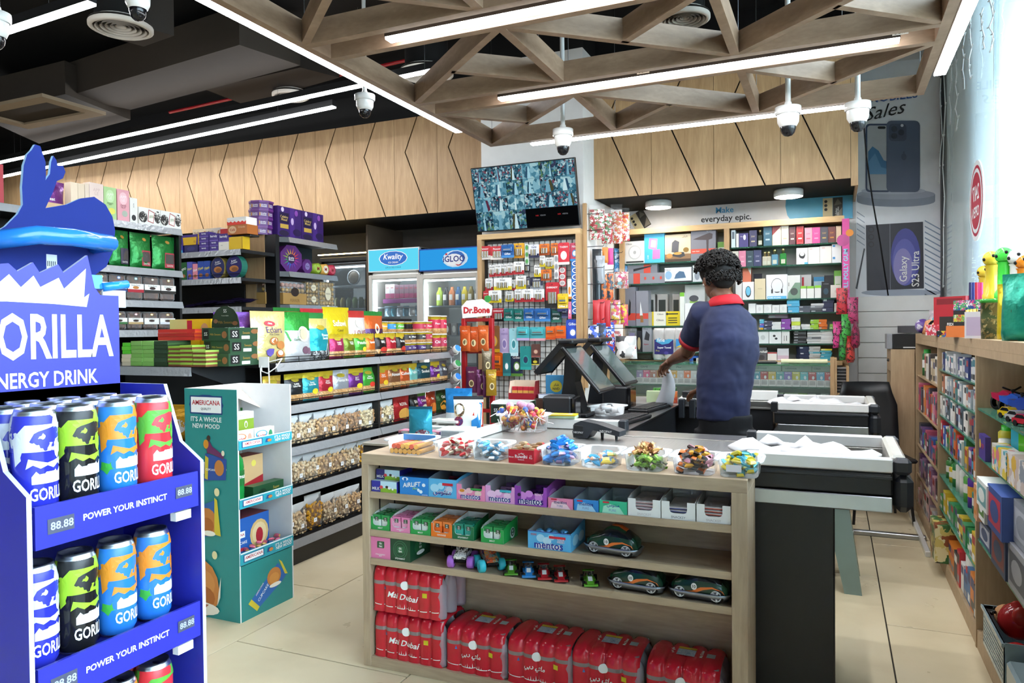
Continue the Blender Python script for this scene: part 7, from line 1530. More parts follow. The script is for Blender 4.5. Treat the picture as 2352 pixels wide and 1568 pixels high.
def sbox(zm,ent,z,where,plane=6.865,group=None,depth=.12):
 fx,fy,sc=zm
 for e in ent:
  x0,x1,yt,c,nm=e[:5];f=e[5] if len(e)>5 else ();zo=e[6] if len(e)>6 else 0;dep=e[7] if len(e)>7 else 0
  Y=plane+dep
  a=at(fx+x0/sc,fy+yt/sc,'Y',Y);b=at(fx+x1/sc,fy+yt/sc,'Y',Y)
  h=max(.008,a.z-z-zo);w=b.x-a.x-.002
  carton(w,min(depth,7.075-Y),h,c,f).build('product_box',None,((a.x+b.x)/2,Y+min(depth,7.075-Y)/2,z+zo+.0006),0,nm+where,'box',group)
R3,R4,R5,R6=(1430,500,4.074),(1430,680,4.074),(1660,500,4.074),(1660,690,4.074)
GY,WT='#7d7d88','m#e4e4e2'
fan=[('d',.5,.5,.34,.32,'#b8b8ba'),('d',.5,.5,.28,.27,'#d8d8d8'),('d',.5,.5,.08,.08,'#a8a8aa'),('t','Clikon',.2,.88,.3,.08,'#3a3a3e',.02),('r',.05,.04,.95,.11,'#2a2a2c')]
game=[('p',((.2,.5),(.62,.42),(.66,.82),(.25,.85)),'#e08ac0'),('p',((.32,.55),(.56,.52),(.58,.76),(.36,.78)),'m#d8e0d8'),('p',((.4,.12),(.78,.14),(.78,.46),(.42,.44)),'#e07ab4'),('t','GAME',.18,.2,.2,.2,WH,.02,0,PI/2)]
grill=[('r',0,0,1,.28,'#8a6a4a'),('r',0,.0,1,.1,'#4a3a2e'),('p',((.26,.36),(.52,.3),(.56,.72),(.4,.8),(.28,.7)),'#55565e'),('p',((.26,.22),(.6,.14),(.78,.2),(.74,.34),(.4,.36)),'#3a3b40'),('d',.5,.3,.16,.05,'#c8944a'),('d',.18,.22,.12,.09,'#b8864a'),('d',.82,.42,.11,.09,'#8a6a2a'),('t','ﻦﻜﻴﻠﻛ',.78,.9,.3,.08,'#3a3a3e',.02)]
dry=[('r',0,.22,1,.36,'#d8503a'),('p',((.08,.66),(.3,.72),(.75,.84),(.88,.8),(.86,.66),(.7,.62),(.3,.64)),'#4a3f42'),('p',((.62,.64),(.72,.62),(.70,.16),(.64,.16)),'#4a3f42'),('t','ﻦﻜﻴﻠﻛ',.75,.92,.3,.07,WH,.02),('t','super dryer',.2,.29,.3,.05,WH,.02)]
W1=' on the top left glass shelf of the alcove'
sbox(R3,[(22,205,225,'m#d2d2d2','pale grey fan box',fan),(202,392,155,'#4ab4e0','sky-blue games console box',game),(394,638,162,'#d2c2a6','tan sandwich grill box',grill),(638,872,102,GY,'grey hair dryer box',dry),(888,968,228,'#7ab84a','green blender box',[('r',.1,.0,.9,.7,'m#dfe8e4')],0,.05)],LZS[0],W1,6.865,'appliance boxes in the left alcove bay')
W2=' on the second left glass shelf of the alcove'
sbox(R3,[(45,395,525,'#8a8a94','long grey styling tool box',[('r',.16,.0,.34,1,'#d04a3a'),('d',.48,.5,.03,.16,'#d04a3a'),('d',.7,.5,.03,.16,'#d04a3a'),('d',.9,.5,.03,.16,'#d04a3a')]),(393,645,470,'m#d8dce2','white steam iron box',[('p',((.36,.25),(.8,.3),(.72,.7),(.55,.75),(.42,.55)),'#4a6a8a'),('d',.14,.5,.13,.28,'#8ab0d0'),('t','Clikon',.12,.85,.2,.1,'#3a3a3e',.0),('r',.0,.0,1,.1,'#2a2a2e')]),(655,740,447,'m#c8ccd0','white and grey box behind the head',[('d',.5,.4,.3,.3,'#8a94a0')])],LZS[1],W2,6.865,'appliance boxes in the left alcove bay')
sbox(R3,[(45,325,440,GY,'grey hair straightener box',[('r',.55,0,.78,1,'#d04a3a'),('p',((.2,.3),(.8,.72),(.82,.85),(.2,.55)),'#26262a')],.088)],LZS[1],W2,6.87,'appliance boxes in the left alcove bay')
W3=' on the third left glass shelf of the alcove'
st_=[('r',0,.15,1,.33,'#d04a3a'),('p',((.3,.25),(.5,.3),(.55,.6),(.4,.7)),'#2a2a2e'),('t','Clikon',.18,.12,.6,.1,WH,.02,0,PI/2)]
sbox(R3,[(22,122,650,GY,'tall grey trimmer box',st_),(125,240,685,'#8c8c96','tall grey knife box',[('r',0,.2,1,.36,'#d04a3a'),('p',((.3,.3),(.55,.3),(.35,.7)),'m#e0e0e0'),('p',((.35,.1),(.6,.1),(.55,.3),(.35,.3)),'#9a6a3a')]),(535,578,700,'m#e0e4dc','narrow white and green box',[('r',0,.88,1,1,'#7ac03a')]),(582,770,628,'m#c9c9c6','grey juicer box',[('p',((.28,.2),(.62,.2),(.66,.6),(.24,.6)),'#8ab04a'),('d',.45,.66,.24,.08,'#4a4a50')],0,.08),(580,700,800,'m#e2e4e4','plain white box',[('d',.5,.4,.2,.1,'#d0d8dc')])],LZS[2],W3,6.865,'boxes on the third left shelf')
sbox(R4,[(203,275,148,'#a8a49a','beige open box',()),(275,405,146,'m#e6e2d2','white and yellow torch box',[('r',0,0,.12,1,'#dcc41e'),('t','Clikon',.6,.82,.5,.12,'#4a3a3a',.02),('t','Clikon',.58,.4,.6,.14,'#4a3a3a',.02)]),(406,538,143,'#dcc41e','yellow torch box',[('r',.0,.78,.86,.86,'#2a2a2a'),('d',.08,.82,.06,.1,'#2a2a2a'),('r',.15,.5,.8,.56,'#2a2a2a'),('r',.15,.34,.8,.4,'#2a2a2a'),('r',.15,.18,.8,.24,'#2a2a2a')])],LZS[2],W3,6.875,'boxes on the third left shelf')
for i,(x0,x1) in enumerate(((250,290),(335,410),(475,530))):sbox(R3,[(x0-10,x1+12,715,'m#b4b2ae',('left','middle','right')[i]+' grey device box with dark screen',[('r',.12,.42,.8,.82,'#2c3430')],.0,.13)],LZS[2],W3,6.865,'device boxes on the third left shelf')
W4=' on the low left shelf of the alcove'
sbox(R4,[(50,180,325,'#2a2c34','black multi-cooker box',[('r',.1,.7,.5,.9,'#4a3a7a'),('d',.8,.4,.12,.3,'#c8b88a')]),(184,272,290,'#a2a4ac','grey adapter box',[('p',((.2,.5),(.7,.45),(.8,.7),(.4,.85)),'#35363c'),('t','Xpert',.4,.3,.6,.08,'#b83a4a',.04),('t','Clikon',.35,.92,.5,.06,'#3a3a3e',.0)])],LZS[3],W4,6.865)
sbox(R4,[(625,690,560,'#3a6ac0','small blue packet',()),(660,700,580,'m#d8d8d8','small white packet',())],1.096,' on the oak ledge beside the cashier',6.81)
a,b=at(1430+275/4.074,680+300/4.074,'Y',6.55),at(1430+585/4.074,680+620/4.074,'Y',6.55)
tw=empty('towel_pack',((a.x+b.x)/2,6.62,1.115),0,'white kitchen towel pack with dark blue label','paper towels')
w_,h_=b.x-a.x,a.z-1.115
mb=MB()
for i in range(3):x=-w_/2+w_*(i+.5)/3;mb.lathe([(0,0),(w_/6*1.02,0),(w_/6*1.04,.02),(w_/6*1.04,h_-.02),(w_/6*.9,h_),(0,h_)],20,(x,0,0),'m#ecebe8')
mb.build('towel_rolls',tw)
MB().bbox(-w_/2-.002,-w_/6*1.08,0,w_/2+.002,w_/6*1.08,h_+.002,'film',.02).build('plastic_wrap',tw)
mb=MB();deco(mb,[('r',.06,.18,.64,.64,'#2a2466'),('p',((.1,.58),(.3,.48),(.5,.52),(.64,.64),(.5,.66),(.3,.6),(.2,.70),(.12,.66)),'#4aa0c8'),('t','fine',.26,.63,.24,.12,WH,.03),('t','Super Towel',.36,.38,.5,.08,WH,.04),('t','Pro',.16,.29,.12,.06,'#b8b83a',.03),('d',.42,.22,.07,.05,'#4a3f8a'),('r',.72,.4,1,.66,'#3a8ac8'),('p',((.72,.4),(1,.4),(1,.55)),'#e0b83a')],w_,h_,-w_/6*1.1);mb.build('label',tw)
pf=lambda c:[('t','SW',.5,.62,.5,.14,c,.02),('r',.25,.28,.75,.36,c)]
V1=' on the top right glass shelf of the alcove';GP='perfume boxes in the right alcove bay'
sbox(R5,[(78,118,118,'m#cfe0ea','pale blue device box',[('r',.2,.5,.8,.9,'#5a6a7a')]),(124,150,150,'m#e2e2e2','narrow white earphone box'),(151,240,147,'#46407e','violet earphone box',[('d',.6,.7,.15,.2,'m#d8d8e8'),('t','Bluetiq',.4,.75,.5,.1,WH,.0)]),(247,320,120,'#3a3a5e','slate blue perfume box',pf('#b0a88a')),(380,460,83,'#2f5c72','petrol blue perfume box',pf('#9ab0b8')),(462,545,73,'#d8c8b2','cream perfume box with maroon corner',[('p',((0,.5),(1,.95),(1,1),(0,1)),'#7a2f34'),('p',((0,.5),(1,.92),(1,.98),(0,.7)),'#7a2f34')]),(547,617,70,'m#d9d4c8','ivory perfume box',pf('#a89a84')),(620,682,88,'#53333a','dark brown perfume box',pf('m#d8c8b8')),(688,758,82,'#a2262e','dark red perfume box',[('r',.1,.05,.9,.93,'#c0484c'),('r',.15,.1,.85,.9,'#a2262e')]+pf('m#e8d0c8')),(765,838,95,'#d88ca0','rose perfume box',pf('#b05a70')),(838,912,92,'#d0488c','hot pink perfume box',pf('#e890b8')),(912,986,90,'#4a4854','graphite perfume box',pf('#b89a5a')),(986,1058,86,'#6e3a3a','brown-red perfume box',pf('#c8883a')),(1060,1110,80,'#d2bca2','beige perfume box',())],RZS[0],V1,6.865,GP)
sbox(R5,[(776,1125,52,'#762a34','long maroon box above the perfumes',[('t','SUPER SMELLY',.5,.5,.4,.4,'#d8a8a0',.02)],.195)],RZS[0],V1,6.88)
V2=' on the second right glass shelf of the alcove'
sbox(R5,[(82,148,315,'m#d2cec4','off-white perfume box',pf('#a8a094')),(149,217,310,'#cf7f9c','pink perfume box',pf('#e8b0c4')),(218,288,310,'#2c4450','dark petrol perfume box',pf('#8aa0a8')),(289,362,305,'#323a62','navy perfume box',pf('#a8a8c0')),(688,797,285,'m#e4e4e2','white headset box',[('d',.5,.55,.28,.2,'#2a2c30'),('d',.5,.62,.2,.12,'m#e4e4e2'),('d',.55,.42,.16,.08,'#23252a'),('r',.7,0,1,.12,'#5ab0e0')]),(798,908,278,'m#e6e3e0','white cable box, left one',[('t','dudo',.25,.9,.3,.06,'#c83a4a',.03)]),(908,1020,268,'m#e6e3e0','white cable box, right one',[('t','dudo',.3,.9,.3,.06,'#c83a4a',.03)]),(1020,1110,248,'m#dde4ea','white box with blue marks',[('r',.1,.85,.35,.95,'#3a8ac8'),('r',.1,.2,.35,.32,'#3a8ac8')])],RZS[1],V2,6.865,GP)
def perfume(px,zm,z,c,lab,w=.05,h=.085):
 p=at(zm[0]+px/zm[2],zm[1]+400/zm[2],'Y',6.89)
 t=empty('perfume_bottle',(p.x,6.90,z+.0006),0,lab,'perfume bottle','perfume bottles')
 MB().bbox(-w/2,-.02,0,w/2,.02,h,'g'+c,.008).build('bottle',t);MB().box(-w*.3,-.021,h*.15,w*.3,-.0203,h*.5,'m#b8bcae').build('label',t)
 MB().lathe([(0,h),(.011,h),(.012,h+.022),(.017,h+.026),(.017,h+.042),(0,h+.046)],14,(0,0,0),'k#c9b88a').build('cap',t)
perfume(393,R5,RZS[1],'#b8b4a4','left clear perfume bottle with cream cap');perfume(430,R5,RZS[1],'#b0ac9c','right clear perfume bottle with cream cap',.04);perfume(487,R5,RZS[1],'#5a8aa4','blue glass perfume bottle',.055,.10);perfume(566,R5,RZS[1],'#2f7a3c','green glass perfume bottle',.055,.105);perfume(352,R5,RZS[0],'#23301f','dark green perfume bottle between boxes',.05,.105)
V3=' on the third right glass shelf of the alcove'
sbox(R5,[(120,180,580,'m#d8d8d6','grey-white box by the collar'),(183,293,602,'m#e6e4e4','white speaker box with blue device',[('d',.5,.45,.25,.32,'#2a3038'),('d',.5,.48,.2,.25,'#6ab8d8')]),(297,400,572,'#d6c9a6','cream phone box',[('t','moto',.5,.52,.4,.08,'#a0946e',.0)]),(405,605,535,'m#e2e6ea','white neckband earphone box',[('d',.52,.55,.28,.3,'#2a2c30'),('d',.52,.56,.26,.27,'m#e2e6ea'),('r',.3,.3,.75,.4,'m#e2e6ea'),('r',.24,.24,.32,.4,'#3a3c40'),('r',.70,.24,.78,.4,'#3a3c40'),('r',.06,.0,.96,.12,'#5ab4e0'),('t','PURE SOUND',.4,.06,.6,.07,WH,.04)]),(605,725,540,'m#d9dcda','white and green earbud box',[('p',((0,0),(1,0),(1,.68),(.6,.68),(.05,.25)),'#7a9a84'),('d',.52,.3,.3,.16,'#4a5450'),('t','80000',.1,.62,.3,.1,'#3a3a3e',.02,0,PI/2)]),(727,784,640,'m#e6e6e2','small white box with green top, first',[('r',0,.8,1,1,'#8ac83a')]),(786,856,640,'m#e6e6e2','small white box with green top, second',[('r',0,.8,1,1,'#8ac83a')]),(860,922,634,'m#e6e6e2','small white box with green top, third',[('r',0,.8,1,1,'#8ac83a')]),(924,1007,598,'#1f2022','black camera box',[('d',.5,.4,.3,.2,'#2f4a5a'),('t','XTERM',.5,.85,.6,.07,'#8a8a8e',.02)]),(1008,1110,630,'m#dcd8d2','plain cream box',[('d',.5,.5,.12,.12,'#c8c0b8')]),(185,265,460,'#e07a5a','coral boxed phone case',[('p',((.5,1),(1,.5),(1,1)),'m#e6e0da')],.146,.05),(730,830,535,'m#d8d4d2','clear case pack',[('r',.1,.3,.3,.9,'#c8303a')],0,.1),(850,950,555,'#a8c4d2','pale blue hanging pack',[('r',0,.8,1,1,'#3a8ab8')],0,.1),(950,1040,540,'#23252a','black hanging pack',[('r',.2,.2,.8,.5,'#4a4038')],0,.1),(1040,1110,495,'#7ac04a','green and white pack',[('r',.1,.0,.95,.8,'m#e2e8de'),('p',((.3,.1),(.8,.1),(.85,.5),(.25,.5)),'#6ab04a')],0,.1),(270,600,465,'m#8d8c8a','grey shop system box at the back',[('r',.05,.3,.3,.8,'#23283a'),('r',.4,.3,.8,.6,'#3a3c40')],0,.15)],RZS[2],V3,6.865,'gadget boxes on the third right shelf')
V4=' on the fourth right glass shelf of the alcove'
sbox(R6,[(240,310,30,'m#e0e0de','white handled earbud box, first'),(312,380,40,'m#e4e4e2','white handled earbud box, second',[('d',.5,.5,.2,.25,'#d4d4d4')]),(383,458,38,'m#e4e4e2','white handled earbud box, third',[('d',.5,.5,.2,.25,'#d4d4d4')]),(461,530,42,'m#e4e4e2','white handled earbud box, fourth',[('d',.5,.5,.2,.25,'#d4d4d4')]),(531,602,38,'m#e4e4e2','white handled earbud box, fifth',[('d',.5,.5,.2,.25,'#d4d4d4')]),(1042,1108,25,'m#d6d2ca','cream box at the right end')],RZS[3],V4,6.865,'earbud boxes')
def pile(zm,x0,x1,yt,n,c,nm,z,where,plane=6.865,dep=.1,rz=0.0):
 a,b=at(zm[0]+x0/zm[2],zm[1]+yt/zm[2],'Y',plane),at(zm[0]+x1/zm[2],zm[1]+yt/zm[2],'Y',plane);h=(a.z-z)/n
 for i in range(n):
  cc=c[i%len(c)] if isinstance(c,list) else c
  carton(b.x-a.x,dep,h*.96,cc,[('r',.05,.3,.35,.7,'m#c8ccd0')] if i%2==0 else ()).build('flat_pack',None,((a.x+b.x)/2+random.uniform(-.004,.004),plane+dep/2+random.uniform(0,.01),z+i*h+.0006),rz+random.uniform(-.05,.05),'%s, %s from bottom%s'%(nm,ORD[i],where.replace(' of the alcove','')),'box','small flat packs in the right alcove bay')
pile(R6,606,722,-30,5,'#58b4dc','light blue flat pack',RZS[3],V4);pile(R6,716,822,50,3,'#565a66','slate flat pack',RZS[3],V4);pile(R6,822,944,28,4,['#4a4c52','#5a5c62','#8a8c90','m#d8d8d8'],'grey flat pack',RZS[3],V4);pile(R6,930,1036,-25,3,'#2c3050','navy flat pack',RZS[3],V4)
V5=' on the fifth right glass shelf of the alcove'
for x0,x1,yt,n,c,nm in ((345,384,175,5,['#e0a41e','#3a6ac0','#8a5aa8','#5ab0d0','#6ab8c8'],'rainbow flat pack'),(385,462,190,5,'#4a4c60','dark slate pack'),(463,548,200,4,'m#dcdcda','white flat pack'),(550,636,172,4,'#8a4aa4','purple flat pack'),(640,722,160,3,['m#e2e2de','#c8d84a','m#e2e2de'],'white and lime pack'),(736,820,222,2,'m#e0e0de','low white pack'),(822,900,178,5,'#9cc83a','lime flat pack'),(897,976,176,4,'#e0701e','orange flat pack'),(1005,1070,220,2,'#8ac04a','green flat pack'),(430,612,130,1,'#c2a8b4','mauve tray')):pile(R6,x0,x1,yt,n,c,nm,RZS[4] if nm!='mauve tray' else RZS[4]+.103,V5,6.87 if nm!='mauve tray' else 6.93)
V6=' on the sixth right glass shelf of the alcove'
sbox(R6,[(320,432,290,'m#dedede','white earbud box',[('d',.5,.5,.2,.2,'#c4c4c4')]),(434,548,288,'m#e6e6e6','white box with black earbuds',[('d',.42,.62,.12,.09,'#2a2c30'),('d',.58,.4,.12,.09,'#2a2c30')]),(550,626,280,'m#e2e0de','white cable box with two plugs',[('r',.3,.2,.36,.6,'#3a3c40'),('r',.58,.2,.66,.6,'#3a3c40')])],RZS[5],V6,6.865,'white boxes on the sixth right shelf')
pile(R6,660,778,285,9,['#2c2c2e','#5a5c5e','#1f1f21'],'black bagged pack',RZS[5],V6);pile(R6,790,922,278,6,['m#d8d8d6','m#c8c8c6','#6a6c70'],'off-white flat pack',RZS[5],V6);pile(R6,916,1028,276,7,['m#d6d6d4','m#e0e0de'],'pale flat pack',RZS[5],V6)
V7=' on the ledge of the alcove'
sbox(R6,[(290,412,440,'#5a5b60','grey headphone box with script lettering',[('t','Marshall',.6,.68,.9,.2,WH,.03,.2),('d',.6,.22,.25,.2,'#3a3b40')]),(418,508,485,'m#dcdad8','white and red box',[('r',0,.85,1,1,'#c03a3a')]),(510,618,450,'m#d4d4da','stacked white and mauve box',[('r',0,.1,1,.42,'#c8b0c0')])],RZS[6],V7,6.865)
sbox(R6,[(270,440,412,'#8a2432','flat maroon box',[('t','GALIX',.4,.5,.3,.5,'#d8a8a8',.02)],.145)],RZS[6],V7,6.90)
pile(R6,700,800,430,5,'#2c3452','dark blue leaning pack',RZS[6],V7,6.865,.1,.35);pile(R6,808,912,430,8,['#4aa0b0','m#b4b4b0','m#a4a4a0','m#bcbcb8'],'grey card pack',RZS[6],V7);pile(R6,915,1018,452,7,['#3a94a8','#4aa4b8','#3a94a8','#4aa4b8','#3a94a8','#4aa4b8','#d8c83a'],'teal card pack',RZS[6],V7)
vc=empty('glass_counter',(-.87,6.30,0),0,'oak and glass counter showing rows of small boxes','counter')
def vb(name,x0,y0,z0,x1,y1,z1,mt):MB().box(x0+.87,y0-6.30,z0,x1+.87,y1-6.30,z1,mt).build(name,vc)
vb('top_glass',-1.82,6.30,1.086,-.03,6.70,1.098,'glass_green');vb('front_glass',-1.82,6.30,.80,-.03,6.306,1.086,'glass_clear')
vb('shelf',-1.82,6.31,.905,-.03,6.70,.917,'glass_green');vb('base',-1.84,6.30,0,-.0,6.72,.80,'trim_x')
vb('end_post',-.03,6.29,0,.0,6.72,1.145,'oak_wall');vb('end_post',-1.85,6.29,0,-1.82,6.72,1.10,'oak_wall');vb('back_board',-1.82,6.70,.8,-.03,6.715,1.086,'m#d0d0cc')
for x0,x1,z0 in ((.0,.018,.86),(.085,.105,.86)):vb('side_rack_post',x0,6.30,0,x1,6.6,1.145 if x0<.05 else 1.08,'oak_wall')
VC=['#3a8aa0','#a83a3c','#c8b04a','#5aa0a4','#7a6ab0','#b8b84a','#5ab0b8','#a83a44','#5aa0c0','#b8404a']
def vape(x,c,i,side):
 mb=carton(.058,.022,.118,'m#e2e2e0',[('r',0,.46,1,1,c),('t','BLACK',.5,.92,.8,.08,WH,.03),('d',.62,.62,.16,.12,'m#d8e0e4')]+[('r',.12,.38-.05*k,.88,.40-.05*k,'#8a8a8e') for k in range(6)])
 mb.build('vape_box',None,(x,6.335,.918),0,'small %s picture box, %s from left, %s of glass counter'%({'#3a8aa0':'blue','#a83a3c':'red','#c8b04a':'yellow','#5aa0a4':'teal','#7a6ab0':'violet','#b8b84a':'lime','#5ab0b8':'aqua','#a83a44':'crimson','#5aa0c0':'sky','#b8404a':'rose'}.get(c,'coloured'),ORD[i],side),'box','small boxes in the glass counter')
for i,c in enumerate(VC):vape(-.585+.0605*i,c,i,'right half')
for i,c in enumerate(['#9a8ab8','#d85a8a','#a86a5a','#a87a3a','#c8b8b0','#d8a42a','m#c8c8c8','#e0743a','m#d0d0d0','#b8b84a','#5aa0c0']):
 x=at(1470+i*15.6,860,'Y',6.335).x;vape(x,c,i,'left half')
for i,(x0,x1,t) in enumerate(((-1.60,-1.38,'GAME'),(-1.30,-1.08,'iPlus'),(-1.07,-.86,'Box'),(-.62,-.40,'cdimvest'),(-.39,-.17,'cdimvest'),(-.165,-.035,'Clikon'))):
 carton(x1-x0,.12,.042,'m#d9d9d6',[('t',t,.3,.5,.4,.4,'#4a5a6a',.0)]).build('product_box',None,((x0+x1)/2,6.46,1.04),0,'long white box on the upper tier of the glass counter, %s from the left'%ORD[i],'box','long boxes in the glass counter')
vb('tier',-1.82,6.38,1.03,-.03,6.56,1.0395,'glass_clear')
for i,(x0,x1,c) in enumerate(((-.62,-.38,'#a8c8a0'),(-.37,-.20,'#8ab04a'),(-.19,-.10,'#2a2c2e'),(-.10,-.04,'#b0b4b8'))):carton(x1-x0,.1,.06,c,[('r',0,.5,.6,1,'m#d8e0d4')]).build('product_box',None,((x0+x1)/2,6.39,.801),0,('pale green and white','leaf green','black','grey')[i]+' box on the floor of the glass counter','box','boxes low in the glass counter')
MB().cyl((-.40,6.42,1.118),(-.05,6.42,1.118),.019,None,14,'m#e4deb8').build('poster_roll',None,None,0,'cream poster roll lying on the glass counter','paper roll')
MB().bbox(-.085,-.05,0,.085,.05,.02,'#2a2c30',.008).build('card_reader',None,(-.52,6.44,1.0985),.2,'black flat device on the glass counter','device')
for i in range(16):MB().bbox(-.035,-.06,0,.035,.06,.011,('#2a2a2c','#6a6a6c','#1f1f21','#8a8684')[i%4],.002).build('phone_case_pack',None,(.052,6.42,.875+.0125*i),random.uniform(-.1,.1),'flat black phone case pack in the side rack, %s from the bottom'%ORD[i],'packet','phone case packs in the side rack')
MB().box(.018,6.32,.862,.085,6.58,.874,'trim_x').build('side_rack_shelf',vc,(.87,-6.30,0))
hx,hy=.09,6.78
hg=empty('hanging_toy_strip',(hx,hy,0),0,'pink hanging strip reading pull polly gum at the alcove end','toy')
mb=MB();mb.box(-.028,-.002,1.62,.028,.002,2.30,'#d84a9a');mb.text('PULL POLLY GUM',0,1.86,.38,.036,-.0026,'#8ad0e8',.05,PI/2);mb.disc(-.02,2.12,.05,-.0024,'#b84a8a',16);mb.disc(.03,2.18,.03,-.0028,'#e08a2a',14);mb.build('strip',hg)
for i,(dx,z,c,l) in enumerate(((-.03,1.50,'#c8303a','red mesh bag at the top of the hanging toys'),(.05,1.42,'#b83a6a','magenta mesh bag at the right of the hanging toys'),(-.06,1.22,'#d8408a','pink mesh bag at the left of the hanging toys'),(.0,1.28,'#4ab04a','green mesh bag in front of the hanging toys'),(-.02,1.12,'#3a9a44','lower green mesh bag of the hanging toys'),(.03,1.10,'#d84a44','lower red mesh bag of the hanging toys'),(.07,1.22,'#a8305a','dark pink mesh bag behind the hanging toys'))):
 pouch(.09,.22,.06,[(1,'p%s%s#1f1f1f%s:60'%(c,c,c))],(),500+i,.12,6,8).build('mesh_toy_bag',None,(hx+dx,hy-.03-.012*i,z),.2*i,l,'toy','hanging mesh toys')
# == poster wall, window dressing
PY=7.094
def q3(pts,dy=0.0):return [tuple(at(x,y,'Y',PY-dy)) for x,y in pts]
po=MB()
def pol(pts,c,k):
 v=q3(pts,.001*k);po.add([(p[0],PY-.001*k,p[2]) for p in v],[tuple(range(len(v)-1,-1,-1))],c)
def rr(x0,y0,x1,y1,r,sk=0):
 o=[]
 for cx,cy,a0 in ((x0+r,y0+r,180),(x1-r,y0+r,270),(x1-r,y1-r,0),(x0+r,y1-r,90)):
  for k in range(4):a=math.radians(a0+30*k);o.append((cx+r*math.cos(a),cy+r*math.sin(a)+sk*(cx-x0)))
 return o
def ell(cx,cy,rx,ry):return [(cx+rx*math.cos(2*PI*i/24),cy+ry*math.sin(2*PI*i/24)) for i in range(24)]
pol([(1966,150),(2164,130),(2164,682),(1966,684)],'m#e6ebf2',0)
pol(ell(2058,462,90,13),'m#9aa3b4',1);pol([(1968,446),(2148,446),(2148,462),(1968,462)],'m#9aa3b4',1.5);pol(ell(2058,446,90,12),'m#aeb6c6',2);pol(ell(2052,438,74,8),'m#c2cad8',3)
pol(rr(1988,284,2048,441,9),'#3a4a6c',4);pol(rr(1992,288,2046,437,7),'m#b4bac2',5);pol([(1994,348),(2004,336),(2018,346),(2030,368),(2042,372),(2042,400),(1994,400)],'#3f78a8',6);pol([(1994,372),(2010,352),(2024,384),(2040,388),(2042,400),(1994,400)],'#5a90bc',7);pol(rr(2016,290,2034,296,3),'#16181c',7)
pol(rr(2036,277,2113,441,11),'#55627c',8);pol(rr(2042,284,2082,324,8),'#454f66',9)
for x,y in ((2054,296),(2054,312),(2070,304)):pol(ell(x,y,7,7),'#2c3242',10)
pol(ell(2072,288,3.4,3.4),'m#d8dce4',10);pol(ell(2076,360,6,8),'#465066',9);pol(ell(2076,350,2,3),'#465066',9)
for k in range(14):
 y=505+k*13;pol([(2124,y),(2160,y+20),(2160,y+23),(2124,y+3)],'#7c92ac',2)
 if k<6:pol([(1968,y-20),(1986,y-8),(1986,y-5.5),(1968,y-17.5)],'#98a6b8',2)
pol(ell(2070,672,92,8),'m#a4adbc',2);pol([(1989,517),(2120,509),(2122,662),(1991,667)],'#2c2f3a',4);pol([(2043,514),(2045,513.5),(2046,664),(2044,664.2)],'#6a6e7a',5)
pol(ell(2080,590,34,66),'#46499a',5);pol(ell(2078,602,28,54),'#5f62b4',6);pol(ell(2074,612,22,42),'#8a84c0',7)
for k in range(3):pol(ell(2001,527+17*k,7,7),'#15171c',6);pol(ell(2001,527+17*k,4.5,4.5),'#2c303a',7)
pol([(1984,570),(1987,571),(1969,664),(1965,662)],'#3a3e48',5)
ct=at(2077,612,'Y',PY);cs=at(2102,612,'Y',PY);sl=at(2035,254,'Y',PY);mo=at(2052,222,'Y',PY)
po.text('Galaxy',ct.x,ct.z-.02,.26,.075,PY-.012,WH,.02,PI/2);po.text('S23 Ultra',cs.x,cs.z-.02,.30,.062,PY-.012,WH,.02,PI/2);po.text('Sales',sl.x,sl.z,.30,.15,PY-.012,'#1c1e24',.0,.12,None,.45);po.text('MOBILES',mo.x,mo.z,.48,.07,PY-.012,'#3f62a8',.03)
po.build('phone_poster',None,None,0,'tall wall poster of two dark phones and a boxed phone','poster')
sw=empty('slat_panel',(.19,7.095,0),0,'white slatted wall panel under the phone poster','panel')
for i in range(12):z=1.655-.1335*(i+1);MB().bbox(0,-.02,z+.004,.62,0,z+.1335,'g#e6e6e4',.003).build('slat',sw)
MB().tube([at(1983,268,'Y',6.2),at(1990,360,'Y',6.3),at(2004,460,'Y',6.5),at(2022,560,'Y',6.7),at(2040,678,'Y',6.95)],.006,6,'m#1a1a1c').build('black_cable',None,None,0,'black cable sagging in front of the phone poster','cable')
MB().tube([at(1865,215,'Z',2.93),at(1960,200,'Z',2.925),at(2040,196,'Z',2.93),at(2105,182,'Z',2.95)],.006,6,'m#141416').build('black_cable',None,None,0,'black cable lying along the far lattice beam','cable')
XG=XW-.004
stk=empty('window_sticker',(XG,5.5,2.19),FX,'round white and red opening hours sticker on the glass','sticker')
mb=MB();mb.disc(0,0,.255,0,'m#e4ecf0',32);mb.disc(0,0,.225,-.0008,'#c0324a',32);mb.disc(0,0,.205,-.0014,'m#e4ecf0',32);mb.disc(0,0,.18,-.002,'#c0324a',32)
mb.text('24/7',0,.05,.24,.10,-.003,'m#f0f2f4',.05,mirror=True);mb.text('OPEN',0,-.07,.24,.085,-.003,'m#f0f2f4',.05,mirror=True)
o=mb.build('sticker_face',stk);o.rotation_euler=(0,0,PI)
rnd=random.Random(9)
